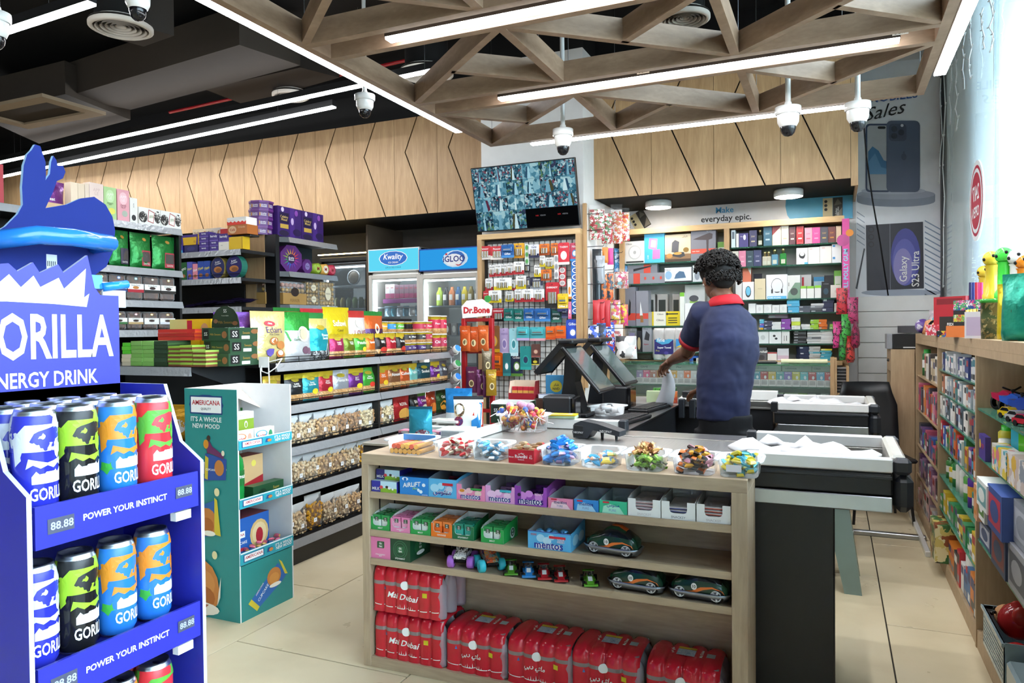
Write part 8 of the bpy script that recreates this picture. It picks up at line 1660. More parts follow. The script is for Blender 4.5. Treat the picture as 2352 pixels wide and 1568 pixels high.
for i,(px,y0,y1) in enumerate(((2168,175,660),(2182,60,285),(2196,120,300),(2212,40,205),(2228,20,180),(2255,20,110),(2276,-20,120),(2160,180,420))):
 Y=6.95-.28*i
 a=at(px,y0,'X',XW-.03);b=at(px+rnd.uniform(-3,3),y1,'X',XW-.03);pts=[a.lerp(b,k/7)+Vector((rnd.uniform(-.01,.01),rnd.uniform(-.02,.02),0)) for k in range(8)]
 mb=MB();mb.tube(pts,.004,5,'g#dfe4e6')
 for p in pts[1:]:mb.tube([p,p+Vector((0,rnd.choice((-.05,.05)),.012))],.004,4,'g#e8ecee')
 mb.build('icicle_strand',None,None,0,'white icicle light strand, %s from the poster wall along the glass'%ORD[i],'string lights','icicle light strands')
# == oak shelving along the window (faces -X)
RXF,RXB=.56,.815
rs=empty('window_shelving',(RXF,4.4,0),FNX,'long oak shelving unit under the shop window, full of small goods','shelf unit')
DV=[6.28,5.0,3.72,2.44,1.2]
def rp(name,y0,y1,z0,z1,mt,d0=0.0,d1=None):MB().box(-(y1-4.4),d0,z0,-(y0-4.4),(RXB-RXF) if d1 is None else d1,z1,mt).build(name,rs)
rp('top',1.2,6.29,1.30,1.34,'tan_y');rp('fascia',1.2,6.29,1.267,1.2995,'tan_z',0,.02)
for y in DV:rp('divider',y-.012,y+.012,0,1.2665,'tan_z')
rp('back_panel',1.2,6.28,.08,1.27,'tan_z',.24,.255);rp('base_board',1.22,6.27,0,.08,'tan_y',.004)
BZ={0:[1.035,.78,.52,.30],1:[1.143,1.012,.878,.708,.523,.33],2:[1.043,.838,.478],3:[1.04,.8,.5]}
for k,zs in BZ.items():
 for z in zs:rp('shelf',DV[k+1]+.013,DV[k]-.013,z-.008,z,'glass_green' if k else 'tan_y',.006,.239)
bayn=['far','middle','near']
def rput(mb,name,y,z,label,cat='box',group=None,dep=.05,rz=0.0):return mb.build(name,None,(RXF+dep,y,z+.0008),FNX+rz,label,cat,group)
def rowfill(k,si,z,hs,cols,wr,kind='box',y0=None,y1=None,dep=.045):
 rnd=random.Random(k*10+si);y=(DV[k]-.03) if y0 is None else y0;end=(DV[k+1]+.03) if y1 is None else y1;i=0
 while y>end+wr[0] and i<28:
  w=min(rnd.uniform(*wr),y-end);h=rnd.uniform(*hs);c=cols[i%len(cols)] if rnd.random()<.8 else rnd.choice(cols)
  d=[('r',.1,.62,.9,.9,rnd.choice(['#2c3a6a','#e2e0da','#a83a44','#3a7a8a','#2a2a2e'])),('r',.15,.08,.85,.3,rnd.choice(['m#dcdcd8','#8a8a90','#33343a']))]
  rput(carton(w-.003,.07,h,c,d),'small_box',y-w/2,z,'%s small packet, %s from far end, %s shelf, %s window bay'%(cname(c),ORD[i],ORD[si],bayn[k]),'box','small goods on the window shelving',dep+rnd.uniform(0,.012))
  y-=w;i+=1
WB=['m#dcdad6','#3a4a7a','m#e0deda','#b8bcc4','m#d8d6d2','#8a94a4','#34384a','m#dedcd8','#6a8a94','#a89a8a']
rowfill(1,0,BZ[1][0],(.085,.11),['m#e0deda','#2f3f7c','m#dad8d4','#c8ccd2'],(.06,.085));rowfill(1,1,BZ[1][1],(.085,.11),['m#dcdad6','#c88a6a','#4a8a8a','m#e2e0dc','#a8b4bc','#b83a4a'],(.06,.085));rowfill(1,2,BZ[1][2],(.09,.12),['m#d8d4cc','#8a7a6a','#3a4a6a','#a8b8c8','#5a6a74','m#e0deda'],(.06,.085))
MX=['#c83a44','#3a64b8','m#dedcd8','#3a8a5a','#d8a83a','#7a4a9a','#4a9ab8','#d8703a']
rowfill(1,3,BZ[1][3],(.10,.15),MX,(.06,.09));rowfill(1,5,BZ[1][5],(.08,.14),['#3a8a4a','m#dedcd4','#d8b83a','#c83a3a','#4a9a6a'],(.07,.10));rowfill(1,6,.081,(.12,.18),['#c8303a','m#e0deda','#a83a6a','#3a6a9a','#d87a2a','#35383e'],(.08,.12))
rowfill(0,0,BZ[0][0],(.13,.18),['#c8b89a','#8a7a6a','m#d8d4cc','#4a4440'],(.07,.1),y0=5.85);rowfill(0,1,BZ[0][1],(.15,.2),['#d07a94','#c8506a','#4a4a52','#b83a4a','#d8884a','#e0a0b0'],(.06,.09));rowfill(0,2,BZ[0][2],(.10,.16),['#3a3a44','#7a5a8a','#3a6ab0','#c8607a','#6a9a5a'],(.08,.12));rowfill(0,3,BZ[0][3],(.12,.17),['#5a3a5a','m#d8d2c8','#8a6a8a','#c89aa8'],(.1,.15));rowfill(0,4,.081,(.1,.18),['#d8b0b0','#8a7a84','#b8a89a','#c8c8c8'],(.1,.15))
def spray(y,z,c,cap,lab,r=.027,h=.17,dep=.06,band='m#e0deda'):
 mb=MB();mb.lathe([(0,0),(r,0),(r,h*.3,c),(r,h*.6,band),(r,h*.8,c),(r*.75,h*.86,c),(r*.7,h*.87,cap),(r*.7,h,cap),(0,h,cap)],14,(0,0,0),'g'+c);return rput(mb,'bottle',y,z,lab,'bottle','bottles on the window shelving',dep)
spray(6.12,BZ[0][0],'#2a6a3a','#3ab04a','green capped spray can at the far end of the window shelving',.032,.19);spray(5.98,BZ[0][0],'#8a6a3a','#d8a83a','amber spray can beside the green capped one',.028,.16)
for i,(c,cp,h) in enumerate((('#3a7a3a','#2a5a2a',.12),('#c8b02a','#3a9a3a',.10),('#2f7a3f','#2f7a3f',.15),('#dcdcd6','#c83038',.17),('#d6d6d0','#c83038',.16),('#5aa04a','#e0e0da',.15),('#5a2f9a','#5a2f9a',.17),('#2f7a74','#e0e0da',.12),('#d8a03a','#d8a03a',.1))):spray(4.86-.125*i,BZ[1][4],c,'g'+cp,'bottle %s from the far end on the fifth shelf of the middle bay'%ORD[i],.034,h,.06,'#e0ddd4' if i!=6 else '#d89a3a')
spray(4.12,.081,'#e2e0da','g#c02a30','large white bottle with red cap low in the middle bay',.05,.26,.07,'#c0484c')
rput(carton(.24,.16,.21,'p#c8b86a#3a6a3a#8a4a2a#2a2a1e#d8d0a0:22',()),'toy_crate',4.78,.081,'clear crate of green and yellow toys on the shelf foot','crate',None,.03)
def bike(y,c,lab):
 t=empty('toy_motorbike',(RXF+.09,y,BZ[2][0]+.001),FNX+.5,lab,'toy motorbike','toy motorbikes')
 for x in (-.05,.05):MB().lathe([(.018,-.01),(.03,-.008),(.03,.008),(.018,.01)],16,(x,0,.03),'m#1a1a1c','Y').build('wheel',t)
 MB().prism([(-.06,.05),(-.01,.035),(.04,.045),(.035,.075),(.0,.085),(-.03,.07),(-.065,.072)],-.016,.016,'g'+c).build('body',t)
 MB().tube([(.03,-.04,.10),(.035,-.01,.088),(.035,.01,.088),(.03,.04,.10)],.004,5,'m#1a1a1c').build('handlebar',t);MB().tube([(.05,0,.03),(.032,0,.088)],.004,5,'m#222222').build('fork',t)
bike(3.60,'#b8284a','red toy motorbike on the glass shelf');bike(3.44,'#2a5ac0','blue toy motorbike on the glass shelf, nearer');bike(3.28,'#2a4aa8','dark blue toy motorbike on the glass shelf, nearest')
def minicar(y,c,lab):
 t=empty('toy_car',(RXF+.05,y,BZ[2][0]+.001),FNX+.4,lab,'toy car','diecast cars')
 MB().prism([(-.045,.012),(.045,.012),(.047,.026),(.028,.03),(.012,.044),(-.02,.044),(-.036,.03),(-.047,.028)],-.02,.02,'g'+c).build('body',t);MB().prism([(.025,.03),(.011,.042),(-.018,.042),(-.032,.03)],-.0205,.0205,'g#15181c').build('window',t)
 for x in (-.028,.028):
  for s in (-.019,.019):MB().cyl((x,s-.003,.011),(x,s+.003,.011),.011,None,10,'m#161616').build('wheel',t)
minicar(3.30,'#d8b81e','yellow diecast car on the glass shelf');minicar(3.17,'#b0b2b4','silver diecast car on the glass shelf');minicar(3.05,'#c02a3a','red diecast car on the glass shelf')
spray(3.56,BZ[2][1],'#c8b82a','g#4ac03a','yellow bubble bottle with clear green cap',.035,.15,.09,'#e0dcd0');spray(3.44,BZ[2][1],'#d0b03a','g#e8e6e0','yellow bubble bottle with white cap',.035,.11,.06,'#8a5a2a')
rput(carton(.14,.02,.10,'#4a3a8a',[('d',.2,.6,.12,.2,'#d8b83a'),('t','POP',.6,.55,.4,.3,'#c84a6a',.03)]),'puzzle_box',3.60,BZ[2][1],'violet box with white dots at the near bay edge','box',None,.015)
for i,(c,lab) in enumerate((('#4ab4d0','turquoise'),('#6ac83a','lime green'),('#e0641e','bright orange'),('#d8501e','dark orange'))):rput(MB().bbox(-.04,-.025,0,.04,.025,.17,'g'+c,.008),'foam_block',3.36-.075*i,BZ[2][1]+.0,lab+' foam toy block in the near bay','toy','foam blocks',.10+.01*i,.3)
rput(carton(.26,.05,.10,'p#d8d4cc#e0c84a#5ab0c0#d87a8a#e8e6e0:24',()),'toy_pack',3.26,BZ[2][1],'pastel clear toy pack before the foam blocks','toy',None,.03);rput(carton(.26,.05,.11,'p#e0dcd8#c8b8b0#d8b04a#8a94a0:20',()),'toy_pack',2.98,BZ[2][1],'beige clear toy pack at the right edge','toy',None,.03)
gc_=[('m#dfe4e0','#7ab0b4','white and teal'),('#3f5aa0','#c83a5a','blue letter game'),('#d8a07a','#c8803a','peach'),('m#dfe0dc','#5a8a4a','white farm toy'),('#3a4a6a','#8a3a3a','dark blue car'),('#a8aab0','#5a5c66','grey car'),('#4a5878','#b8bcc8','slate car'),('#9aa0a8','#c0c4cc','pale grey car')]
for i,(c,c2,lab) in enumerate(gc_):
 y,z=((3.42,BZ[2][2]+.19),(3.20,BZ[2][2]+.15),(3.64,BZ[2][2]+.095),(3.55,BZ[2][2]+.115),(3.24,BZ[2][2]),(2.96,BZ[2][2]),(3.58,BZ[2][2]),(2.95,BZ[2][2]+.16))[i]
 ww,hh=((.22,.11),(.26,.16),(.08,.15),(.16,.13),(.26,.148),(.27,.155),(.24,.094),(.26,.15))[i]
 rput(carton(ww,.12,hh,c,[('r',.08,.15,.92,.85,c2),('d',.5,.5,.3,.25,c)]),'toy_box',y,z,lab+' toy box in the near bay under the window','box','toy boxes in the near bay',.035+.006*i)
bk=empty('plastic_basket',(RXF+.10,3.34,.085),FNX,'pale blue plastic basket of red balls on the shelf foot','basket')
L_,D_2,H_=.40,.20,.16
for n_,b in (('basket_floor',(-L_/2,-D_2/2,0,L_/2,D_2/2,.004)),('basket_wall',(-L_/2,-D_2/2,.004,L_/2,-D_2/2+.004,H_)),('basket_wall',(-L_/2,D_2/2-.004,.004,L_/2,D_2/2,H_)),('basket_wall',(-L_/2,-D_2/2,.004,-L_/2+.004,D_2/2,H_)),('basket_wall',(L_/2-.004,-D_2/2,.004,L_/2,D_2/2,H_)),('basket_rim',(-L_/2-.008,-D_2/2-.008,H_-.012,L_/2+.008,-D_2/2+.004,H_)),('basket_rim',(-L_/2-.008,-D_2/2,H_-.012,-L_/2+.004,D_2/2,H_))):MB().box(*b,'g#9db4bc').build(n_,bk)
mb=MB()
for i in range(26):
 for j in range(8):mb.rect(-L_/2+.012+i*.0148,.018+j*.016,-L_/2+.02+i*.0148,.026+j*.016,-D_2/2-.0006,'m#7d949c')
mb.build('vent_holes',bk,kind='stuff')
t=empty('plush_ball',(RXF+.10,3.42,.185),FNX,'round red toy ball with a tan face and ears','toy')
MB().ball((0,0,.05),.072,'g#a82a2a',16,12).build('ball',t)
mb=MB();mb.ball((-.03,-.038,.055),.045,'m#d8a070',12,8,(1,.9,1));mb.build('face',t)
mb=MB();[mb.ball((x,y,z),r,'g#1a1614',8,6) for x,y,z,r in ((-.055,-.072,.072,.007),(-.012,-.078,.072,.007),(-.036,-.083,.058,.008))];mb.build('features',t)
for s in (-1,1):MB().ball((.035*s+.02,0,.085),.035,'g#b83a32',10,8,(.6,1,1.2)).build('ear',t)
for y,z,c,lab,r in ((3.28,.15,'g#c02a2a','plain red ball in the blue basket',.05),(3.20,.17,'p#3a6ac0#d8b83a#c83a3a#3a9a4a:30','multicoloured ball in the blue basket',.05),(3.34,.13,'g#b02428','red ball low in the blue basket',.045)):rput(MB().ball((0,0,0),r,c,16,12),'toy_ball',y,z,lab,'ball','balls in the basket',.07)
rput(MB().bbox(-.14,-.08,0,.14,.08,.12,'g#a6bcc2',.01),'plastic_basket',2.96,.081,'second pale blue basket cut by the picture corner','basket',None,.08)
TZ=1.3405
def tput(px0,px1,X):a,b=at(px0,760,'X',X),at(px1,760,'X',X);return (a.y+b.y)/2,abs(a.y-b.y)
ZA=lambda x:2080+x/3.73
def top_bottle(x,c,lab,X=.68,h=.40):
 y,_=tput(ZA(x)-2,ZA(x)+2,X)
 t=empty('bubble_bottle',(X,y,TZ),0,lab,'toy','bubble bottles');k=h/.40
 MB().lathe([(0,0),(.034,0),(.034,.17*k),(.03,.18*k)],14,(0,0,0),'bottle_clear').build('tube',t);MB().lathe([(.038,.18*k),(.038,.20*k),(.026,.22*k),(.024,.33*k),(.03,.34*k)],14,(0,0,0),'g'+c).build('handle',t)
 mb=MB();mb.ball((0,0,.37*k),.037*k,'g'+c,14,10)
 for a,b in ((0,.2),(1.2,-.3),(2.4,.3),(3.6,-.1),(4.8,.35),(5.7,-.35)):mb.ball((.034*k*math.cos(a)*math.cos(b),.034*k*math.sin(a)*math.cos(b),.37*k+.034*k*math.sin(b)),.0085,'m#1a1a1a',6,5)
 mb.build('ball_top',t)
top_bottle(672,'#d8b83a','yellow bubble bottle, rear one',.76,.38);top_bottle(735,'#dcc03a','yellow bubble bottle with football top, front one');top_bottle(795,'#e08a2a','orange bubble bottle beside the green one',.76,.37);top_bottle(843,'#4ad84a','green bubble bottle with football top',.70,.40);top_bottle(890,'#e07a1e','orange bubble bottle beside the white one',.76,.37);top_bottle(948,'#e2e2e0','white bubble bottle with football top',.74,.385);top_bottle(1000,'#e0821e','orange bubble bottle at the right edge',.76,.36)
def tbox(x0,x1,yt,c,lab,X=.64,d=(),z0=0.0,cat='box',nm='counter_pack',f=None):
 y,w=tput(ZA(x0),ZA(x1),X);zt=at((ZA(x0)+ZA(x1))/2,560+yt/3.73,'X',X).z;h=max(.02,zt-TZ-z0);w=min(w*.5,.22)
 (f(w,h) if f else carton(w,min(w,.10),h,c,d)).build(nm,None,(X,y,TZ+z0),FNX*.55,lab,cat,'goods on top of the window shelving')
tbox(370,500,450,'#a82430','dark red gift box on the window shelving',.66,[('r',.1,.8,.9,.95,'#7a1a24')]);tbox(310,420,690,'p#c83a4a#d8c8c8#b83a4a:40','clear pack of red pens',.61);tbox(425,510,620,'#2a2826','black small box stack',.64,[('t','FEDI',.4,.6,.5,.14,WH,.02)]);tbox(515,655,700,'#d8783a','orange lipstick tray on the window shelving',.62,(),0);tbox(550,655,480,'#26262a','black pen stand full of coloured pens',.70,[('r',.0,.72,1,1,'p#c83a7a#2a3a8a#d8d8d8#3aa05a:60'),('r',0,.4,1,.6,'p#b8b83a#c8c8cc#4a9a5a#b83a4a:60')]);tbox(620,685,580,'m#d2d0d4','clear card tube on the window shelving',.60,[('r',.1,.1,.9,.8,'#b8a8c0')]);tbox(390,620,745,'p#3a8a4a#c83a3a#d8b83a#2a2a2a#3a5ab0:50','row of small lighters',.585)
for i in range(3):tbox(520+32*i,548+32*i,560,'#b8923a','gold lipstick, %s from the left on the orange tray'%ORD[i],.62,(),.05,'lipstick','lipstick',lambda w,h:MB().lathe([(0,0),(.013,0),(.013,.05,'k#c9a24a'),(.011,.052),(.011,.085,'k#d8b45a'),(0,.088)],12,(0,0,0),'k#c9a24a'))
for x in (547,572,598,625,640):tbox(x,x+18,330,{547:'#2a2a5a',572:'#2a3a8a',598:'#b82a3a',625:'#d84a8a',640:'#d83a7a'}[x],{547:'dark',572:'blue',598:'red',625:'pink',640:'magenta'}[x]+' pen standing in the pen stand',.72,(),.0,'pen','pen',lambda w,h,x=x:MB().cyl((0,0,0),(0,0,h),.008,None,8,{547:'#2a2a5a',572:'#2a3a8a',598:'#b82a3a',625:'#d84a8a',640:'#d83a7a'}[x]))
tbox(690,850,470,'#4a5a34','clear camouflage jar with green lid',.62,(),0,'jar','toy_jar',lambda w,h:MB().lathe([(0,0),(.05,0),(.052,h*.5,'p#5a5a34#8a7a4a#3a4a2a#b8a878:40'),(.052,h*.9,'p#4a5a34#7a6a3a#a89868:40'),(.056,h*.9,'g#3aa03a'),(.056,h,'g#3aa03a'),(0,h,'g#3aa03a')],16,(0,0,0),'g#5a5a3a'))
tbox(840,930,340,'#d8c01e','tall yellow toy bag',.64,(),0,'toy','toy_bag',lambda w,h:pouch(.10,h,.05,[(1,'f#d8c41e')],(),61,.1));tbox(905,1090,250,'#1f8a7a','large teal and brown toy bag at the right edge',.62,(),0,'toy','toy_bag',lambda w,h:pouch(.15,h,.08,[(1,'f#1f9a82')],[('p',((.3,0),(.5,0),(.62,.5),(.5,.8),(.45,.45)),'#7a4a2a')],62,.1))
tbox(240,480,380,'#4ab8c8','turquoise mesh cap lying on the heap',.70,(),.06,'toy','turquoise_hat',lambda w,h:MB().ball((0,0,.02),.10,'#3fb4c4',16,10,(1,.7,.8)));tbox(100,200,590,'#6a5aa0','purple wrapped ball on the shelf end',.62,(),.0,'toy','wrapped_ball',lambda w,h:MB().ball((0,0,.055),.055,'p#6a4a9a#9a8ac0#d8d4e0:25',12,9));tbox(150,280,640,'#c88a5a','orange woven cone on the shelf end',.60,(),0,'toy','woven_cone',lambda w,h:MB().lathe([(0,0),(.05,.0),(.03,.09),(0,.1)],14,(0,0,0),'p#c8845a#a8643a#d89a6a:70'));tbox(210,420,480,'m#d8ccd4','white plastic wrapped bundle on the shelf end',.70,(),0,'bag','wrapped_bundle',lambda w,h:pouch(.2,.17,.14,[(1,'f#d4ccd6')],(),63,.1));tbox(20,110,700,'#5a5a60','small grey packet at the shelf corner',.60,(),0,'packet');tbox(240,300,600,'#1a1a1c','black ribbon loop on the shelf end',.585,(),0,'ribbon','ribbon',lambda w,h:MB().tube([(.06*math.cos(a),0,.05+.04*math.sin(a)) for a in [2*PI*k/14 for k in range(14)]],.008,6,'m#161618',True))
dk=empty('side_desk',(.48,6.45,0),0,'narrow oak desk standing behind the window shelving','desk')
MB().box(-.085,-.15,0,.075,-.125,1.22,'tan_z').build('end_panel',dk);MB().box(-.085,-.125,1.195,.30,.3,1.22,'tan_y').build('top',dk);MB().box(-.085,.27,0,.30,.295,1.195,'tan_z').build('end_panel',dk);MB().box(-.085,-.125,1.05,-.07,.27,1.195,'tan_y').build('drawer_front',dk);MB().ball((-.09,.05,1.13),.012,'k#555555',8,6).build('knob',dk)
pr=empty('desk_printer',(.50,6.42,1.2205),0,'black and grey desk printer at the shelf end','printer');MB().bbox(-.09,-.1,0,.20,.16,.115,'#17181a',.006).build('case',pr);MB().bbox(-.13,-.09,.0,-.091,.15,.118,'#8a8c90',.004).build('front_panel',pr);MB().box(-.02,-.102,.01,.12,-.1,.018,'m#d8d8d8').build('paper_slot',pr)
cr_=empty('shell_chair',(.27,5.92,0),.25,'black shell chair behind the far checkout','chair')
MB().bbox(-.22,-.2,.44,.22,.22,.47,'#131416',.012).build('seat',cr_)
mb=MB();vs_=[]
for j in range(7):
 z=.47+.085*j;hw=.21 if j<5 else .20-.02*(j-4)
 for i in range(9):a=(i/8-.5)*2;vs_.append((a*hw,.20-.06*a*a-(.03*(j-6) if j>5 else 0)+.012*j,z))
mb.add(vs_,[(j*9+i,j*9+i+1,j*9+i+10,j*9+i+9) for j in range(6) for i in range(8)],'#101113',True);o=mb.build('backrest',cr_);sm=o.modifiers.new('thickness','SOLIDIFY');sm.thickness=.014
for x,y in ((-.19,-.17),(.19,-.17),(-.19,.19),(.19,.19)):MB().cyl((x*.85,y*.85,.44),(x*1.05,y*1.05,0),.013,.010,8,'#141416').build('leg',cr_)
so=empty('plastic_stool',(-.06,4.40,0),0,'sage green plastic stool half hidden behind the near checkout','stool')
MB().bbox(-.15,-.15,.43,.15,.15,.45,'g#7c918b',.01,True).build('seat',so)
for x in (-1,1):
 for y in (-1,1):
  T=[(x*.10,y*.10,.43),(x*.13,y*.13,.22),(x*.165,y*.165,.0)];w=[.075,.072,.06];mb=MB();vs_=[]
  for (a,b,z),r in zip(T,w):vs_+=[(a-r,b-r*.6,z),(a+r*.4,b-r*.6,z),(a+r*.4,b+r*.6,z),(a-r,b+r*.6,z)]
  mb.add(vs_,[(0,3,2,1),(8,9,10,11)]+[(k*4+i,k*4+(i+1)%4,k*4+4+(i+1)%4,k*4+4+i) for k in (0,1) for i in range(4)],'g#7c918b');mb.build('leg',so)
MB().bbox(-.02,5.42,0,.545,5.47,.03,'k#b4b8bc',.004).build('floor_bar',None,None,0,'flat metal foot bar lying across the tiled aisle','rail')
MB().bbox(.50,5.05,0,.53,6.2,.035,'g#d8d8d4',.004).build('floor_strip',None,None,0,'white strip on the floor along the far bay','rail')
def bags(dy,lab):
 for i,(x,y,rz,L,W) in enumerate(((-.21,3.04,-.32,.34,.13),(-.12,3.12,-.45,.34,.07),(.0,3.06,-.40,.30,.13),(-.16,2.95,-.12,.22,.10),(-.05,2.97,-.3,.26,.11))):
  mb=MB();n=8;vs_=[]
  for k in range(n+1):
   for s in (-1,1):vs_.append((-L/2+L*k/n,s*W/2*(1+.1*math.sin(k*2+i)),.012*math.sin(k*1.7+i)*s+.006*k/n))
  mb.add(vs_,[(2*k,2*k+2,2*k+3,2*k+1) for k in range(n)],'m#e4e4e6',True);o=mb.build('carrier_bag',None,(x,y+dy,.925-.022*(i>2)+.006*i-.01),rz,'folded white carrier bag, %s on the pile in the %s bagging tray'%(ORD[i],lab),'bag','white carrier bags');o.rotation_euler=(.1,.12,rz);sm=o.modifiers.new('thickness','SOLIDIFY');sm.thickness=.012
bags(0,'near');bags(1.905,'far')
# == the cashier, seen from behind
pe=empty('person',(-.55,4.14,0),0,'person in dark blue polo shirt with red collar, standing at the till, handling paper','person')
SK='skin'
m_,nt_,b_=_new(SK);n_=_noise(nt_,9,3);r_=_ramp(nt_,[(.3,hexc('#5c3a28')),(.7,hexc('#7a5038'))]);nt_.links.new(n_.outputs['Fac'],r_.inputs[0]);nt_.links.new(r_.outputs[0],b_.inputs['Base Color']);b_.inputs['Roughness'].default_value=.45;b_.inputs['Subsurface Weight'].default_value=.05;MATS[SK]=m_
m_,nt_,b_=_new('polo_cloth');n_=_noise(nt_,3.5,4);r_=_ramp(nt_,[(.3,hexc('#0d1434')),(.7,hexc('#141e48'))]);nt_.links.new(n_.outputs['Fac'],r_.inputs[0]);nt_.links.new(r_.outputs[0],b_.inputs['Base Color']);b_.inputs['Roughness'].default_value=.8;b_.inputs['Sheen Weight'].default_value=.05;MATS['polo_cloth']=m_
def loft(mb,rings,mt,n=24,e=.85):
 """closed tube of superellipse rings (cx, cy, cz, rx, ry, turn)"""
 vs_=[]
 for cx,cy,cz,rx,ry,tr in rings:
  for i in range(n):
   t=2*PI*i/n;c,s=math.cos(t),math.sin(t);x=math.copysign(abs(c)**e,c)*rx;y=math.copysign(abs(s)**e,s)*ry
   vs_.append((cx+x*math.cos(tr)-y*math.sin(tr),cy+x*math.sin(tr)+y*math.cos(tr),cz))
 N=len(rings);fs=[(j*n+i,j*n+(i+1)%n,(j+1)*n+(i+1)%n,(j+1)*n+i) for j in range(N-1) for i in range(n)]+[tuple(range(n-1,-1,-1)),tuple((N-1)*n+i for i in range(n))]
 mb.add(vs_,fs,mt,True)
OX,OY=-.55,4.14
def L(x,y,z):return (x-OX,y-OY,z)
shL,elL,wrL=Vector(L(-.672,4.20,1.475)),Vector(L(-.80,4.42,1.255)),Vector(L(-.935,4.62,1.195))
shR,elR,wrR=Vector(L(-.455,4.21,1.40)),Vector(L(-.50,4.39,1.17)),Vector(L(-.73,4.57,1.035))
def remesh(o,vox,smooth=4):
 r=o.modifiers.new('fuse','REMESH');r.mode='VOXEL';r.voxel_size=vox;r.use_smooth_shade=True
 s=o.modifiers.new('relax','SMOOTH');s.factor=.5;s.iterations=smooth
# --- body: head, neck, arms with hands, trunk and legs fused into one surface
b=MB()
hd=Vector(L(-.602,4.255,1.668));fdir=Vector((-.62,.74,-.28)).normalized();hl=fdir.cross(Vector((0,0,1))).normalized();hu=hl.cross(fdir).normalized()
HT=Matrix.Translation(hd)@Matrix(((hl.x,fdir.x,hu.x),(hl.y,fdir.y,hu.y),(hl.z,fdir.z,hu.z))).to_4x4()
b.T=HT
b.ball((0,0,.025),.088,SK,18,14,(.86,1.06,1.05));b.ball((0,.028,-.035),.066,SK,16,12,(.88,.98,1.12));b.ball((0,.062,-.085),.024,SK,10,8,(1.1,.8,.8))
b.ball((0,.098,-.022),.013,SK,8,8,(1,1.1,1.7));b.ball((0,.086,.012),.05,SK,10,8,(1,.25,.28));b.ball((0,.090,-.060),.022,SK,8,6,(1.1,.35,.35))
for s in (-1,1):
 b.ball((s*.080,-.006,-.008),.026,SK,10,8,(.35,.72,1.15));b.ball((s*.082,-.002,-.03),.012,SK,8,6,(.5,.8,1))
b.T=None
b.tube([hd+Vector((.01,-.02,-.06)),Vector(L(-.56,4.215,1.56)),Vector(L(-.545,4.18,1.47))],[.054,.057,.075],16,SK)
loft(b,[L(-.545,4.13,.80)+(.10,.08,.25),L(-.545,4.13,1.0)+(.11,.085,.25),L(-.54,4.15,1.25)+(.12,.085,.3),L(-.54,4.175,1.42)+(.115,.075,.35),L(-.55,4.195,1.50)+(.07,.06,.35)],SK)
for s in (-1,1):
 hx_=-.545+s*.075
 b.tube([L(hx_,4.13,.86),L(hx_+s*.012,4.14,.50),L(hx_+s*.02,4.10,.10)],[.07,.056,.045],14,SK);b.tube([L(hx_+s*.02,4.07,.035),L(hx_+s*.03-.03,4.20,.03),L(hx_+s*.03-.05,4.28,.025)],[.036,.036,.026],10,SK)
b.tube([shL,shL.lerp(elL,.5)+Vector((-.004,.0,.004)),elL],[.046,.05,.044],14,SK);b.tube([elL,elL.lerp(wrL,.35),wrL],[.044,.043,.028],14,SK)
b.tube([shR,shR.lerp(elR,.5),elR],[.044,.048,.044],14,SK);b.tube([elR,elR.lerp(wrR,.35),wrR],[.044,.042,.028],14,SK)
def hand(wr,d,n,thumb,curl):
 """palm, four fingers of unequal length and a thumb, curled towards n"""
 d=d.normalized();s=d.cross(n).normalized()*thumb;n=s.cross(d).normalized()*thumb if False else n.normalized()
 for k in range(4):
  o=wr+d*.012+s*(.026-.0175*k)
  b.tube([o,wr+d*.085+s*(.031-.0205*k)+n*.006],[.0145,.0135],8,SK)
 b.tube([wr-d*.01,wr+d*.04],[.028,.027],10,SK)
 for k,ln in enumerate((.066,.074,.069,.054)):
  p=wr+d*.082+s*(.031-.0205*k)+n*.006;a=curl*(.9+.12*k);q=[p]
  for j in range(3):a2=a*(j+.6)*.62;q.append(q[-1]+(d*math.cos(a2)+n*math.sin(a2))*(ln*(.44,.32,.24)[j]))
  b.tube(q,[.0098,.0092,.0085,.0068],8,SK)
 p=wr+d*.022+s*.026
 b.tube([p,p+(s*.75+d*.6+n*.25).normalized()*.036,p+(s*.5+d*.75+n*.55).normalized()*.064,p+(s*.2+d*.8+n*.8).normalized()*.086],[.013,.0115,.0098,.0075],8,SK)
hand(wrL,Vector((-.62,.55,-.42)),Vector((.25,-.1,-.9)),1,1.25);hand(wrR,Vector((-.80,.42,-.34)),Vector((.1,.1,-.95)),-1,.8)
o=b.build('body',pe);remesh(o,.0048,3)
# --- clothes
b=MB()
loft(b,[L(-.558,4.12,.902)+(.139,.112,.22),L(-.558,4.12,.93)+(.141,.114,.22),L(-.552,4.12,1.02)+(.144,.114,.22),L(-.544,4.13,1.14)+(.149,.114,.25),L(-.530,4.145,1.24)+(.158,.120,.30),L(-.525,4.155,1.34)+(.160,.120,.34),L(-.533,4.17,1.425)+(.148,.108,.38),L(-.545,4.185,1.485)+(.120,.090,.40),L(-.552,4.195,1.525)+(.086,.074,.40),L(-.556,4.20,1.550)+(.068,.064,.40)],'polo_cloth',32,.96)
cuL,cuR=shL.lerp(elL,.62),shR.lerp(elR,.62)
b.tube([shL+Vector((.05,-.01,.0)),shL,shL.lerp(elL,.3),cuL],[.075,.082,.080,.076],20,'polo_cloth');b.tube([shR+Vector((-.05,0,-.01)),shR,shR.lerp(elR,.3),cuR],[.075,.080,.078,.074],20,'polo_cloth')
o=b.build('polo_shirt',pe);remesh(o,.008,6)
tx=bpy.data.textures.new('folds','CLOUDS');tx.noise_scale=.11;tx.noise_depth=2;dm=o.modifiers.new('folds','DISPLACE');dm.texture=tx;dm.strength=.022;dm.mid_level=.5
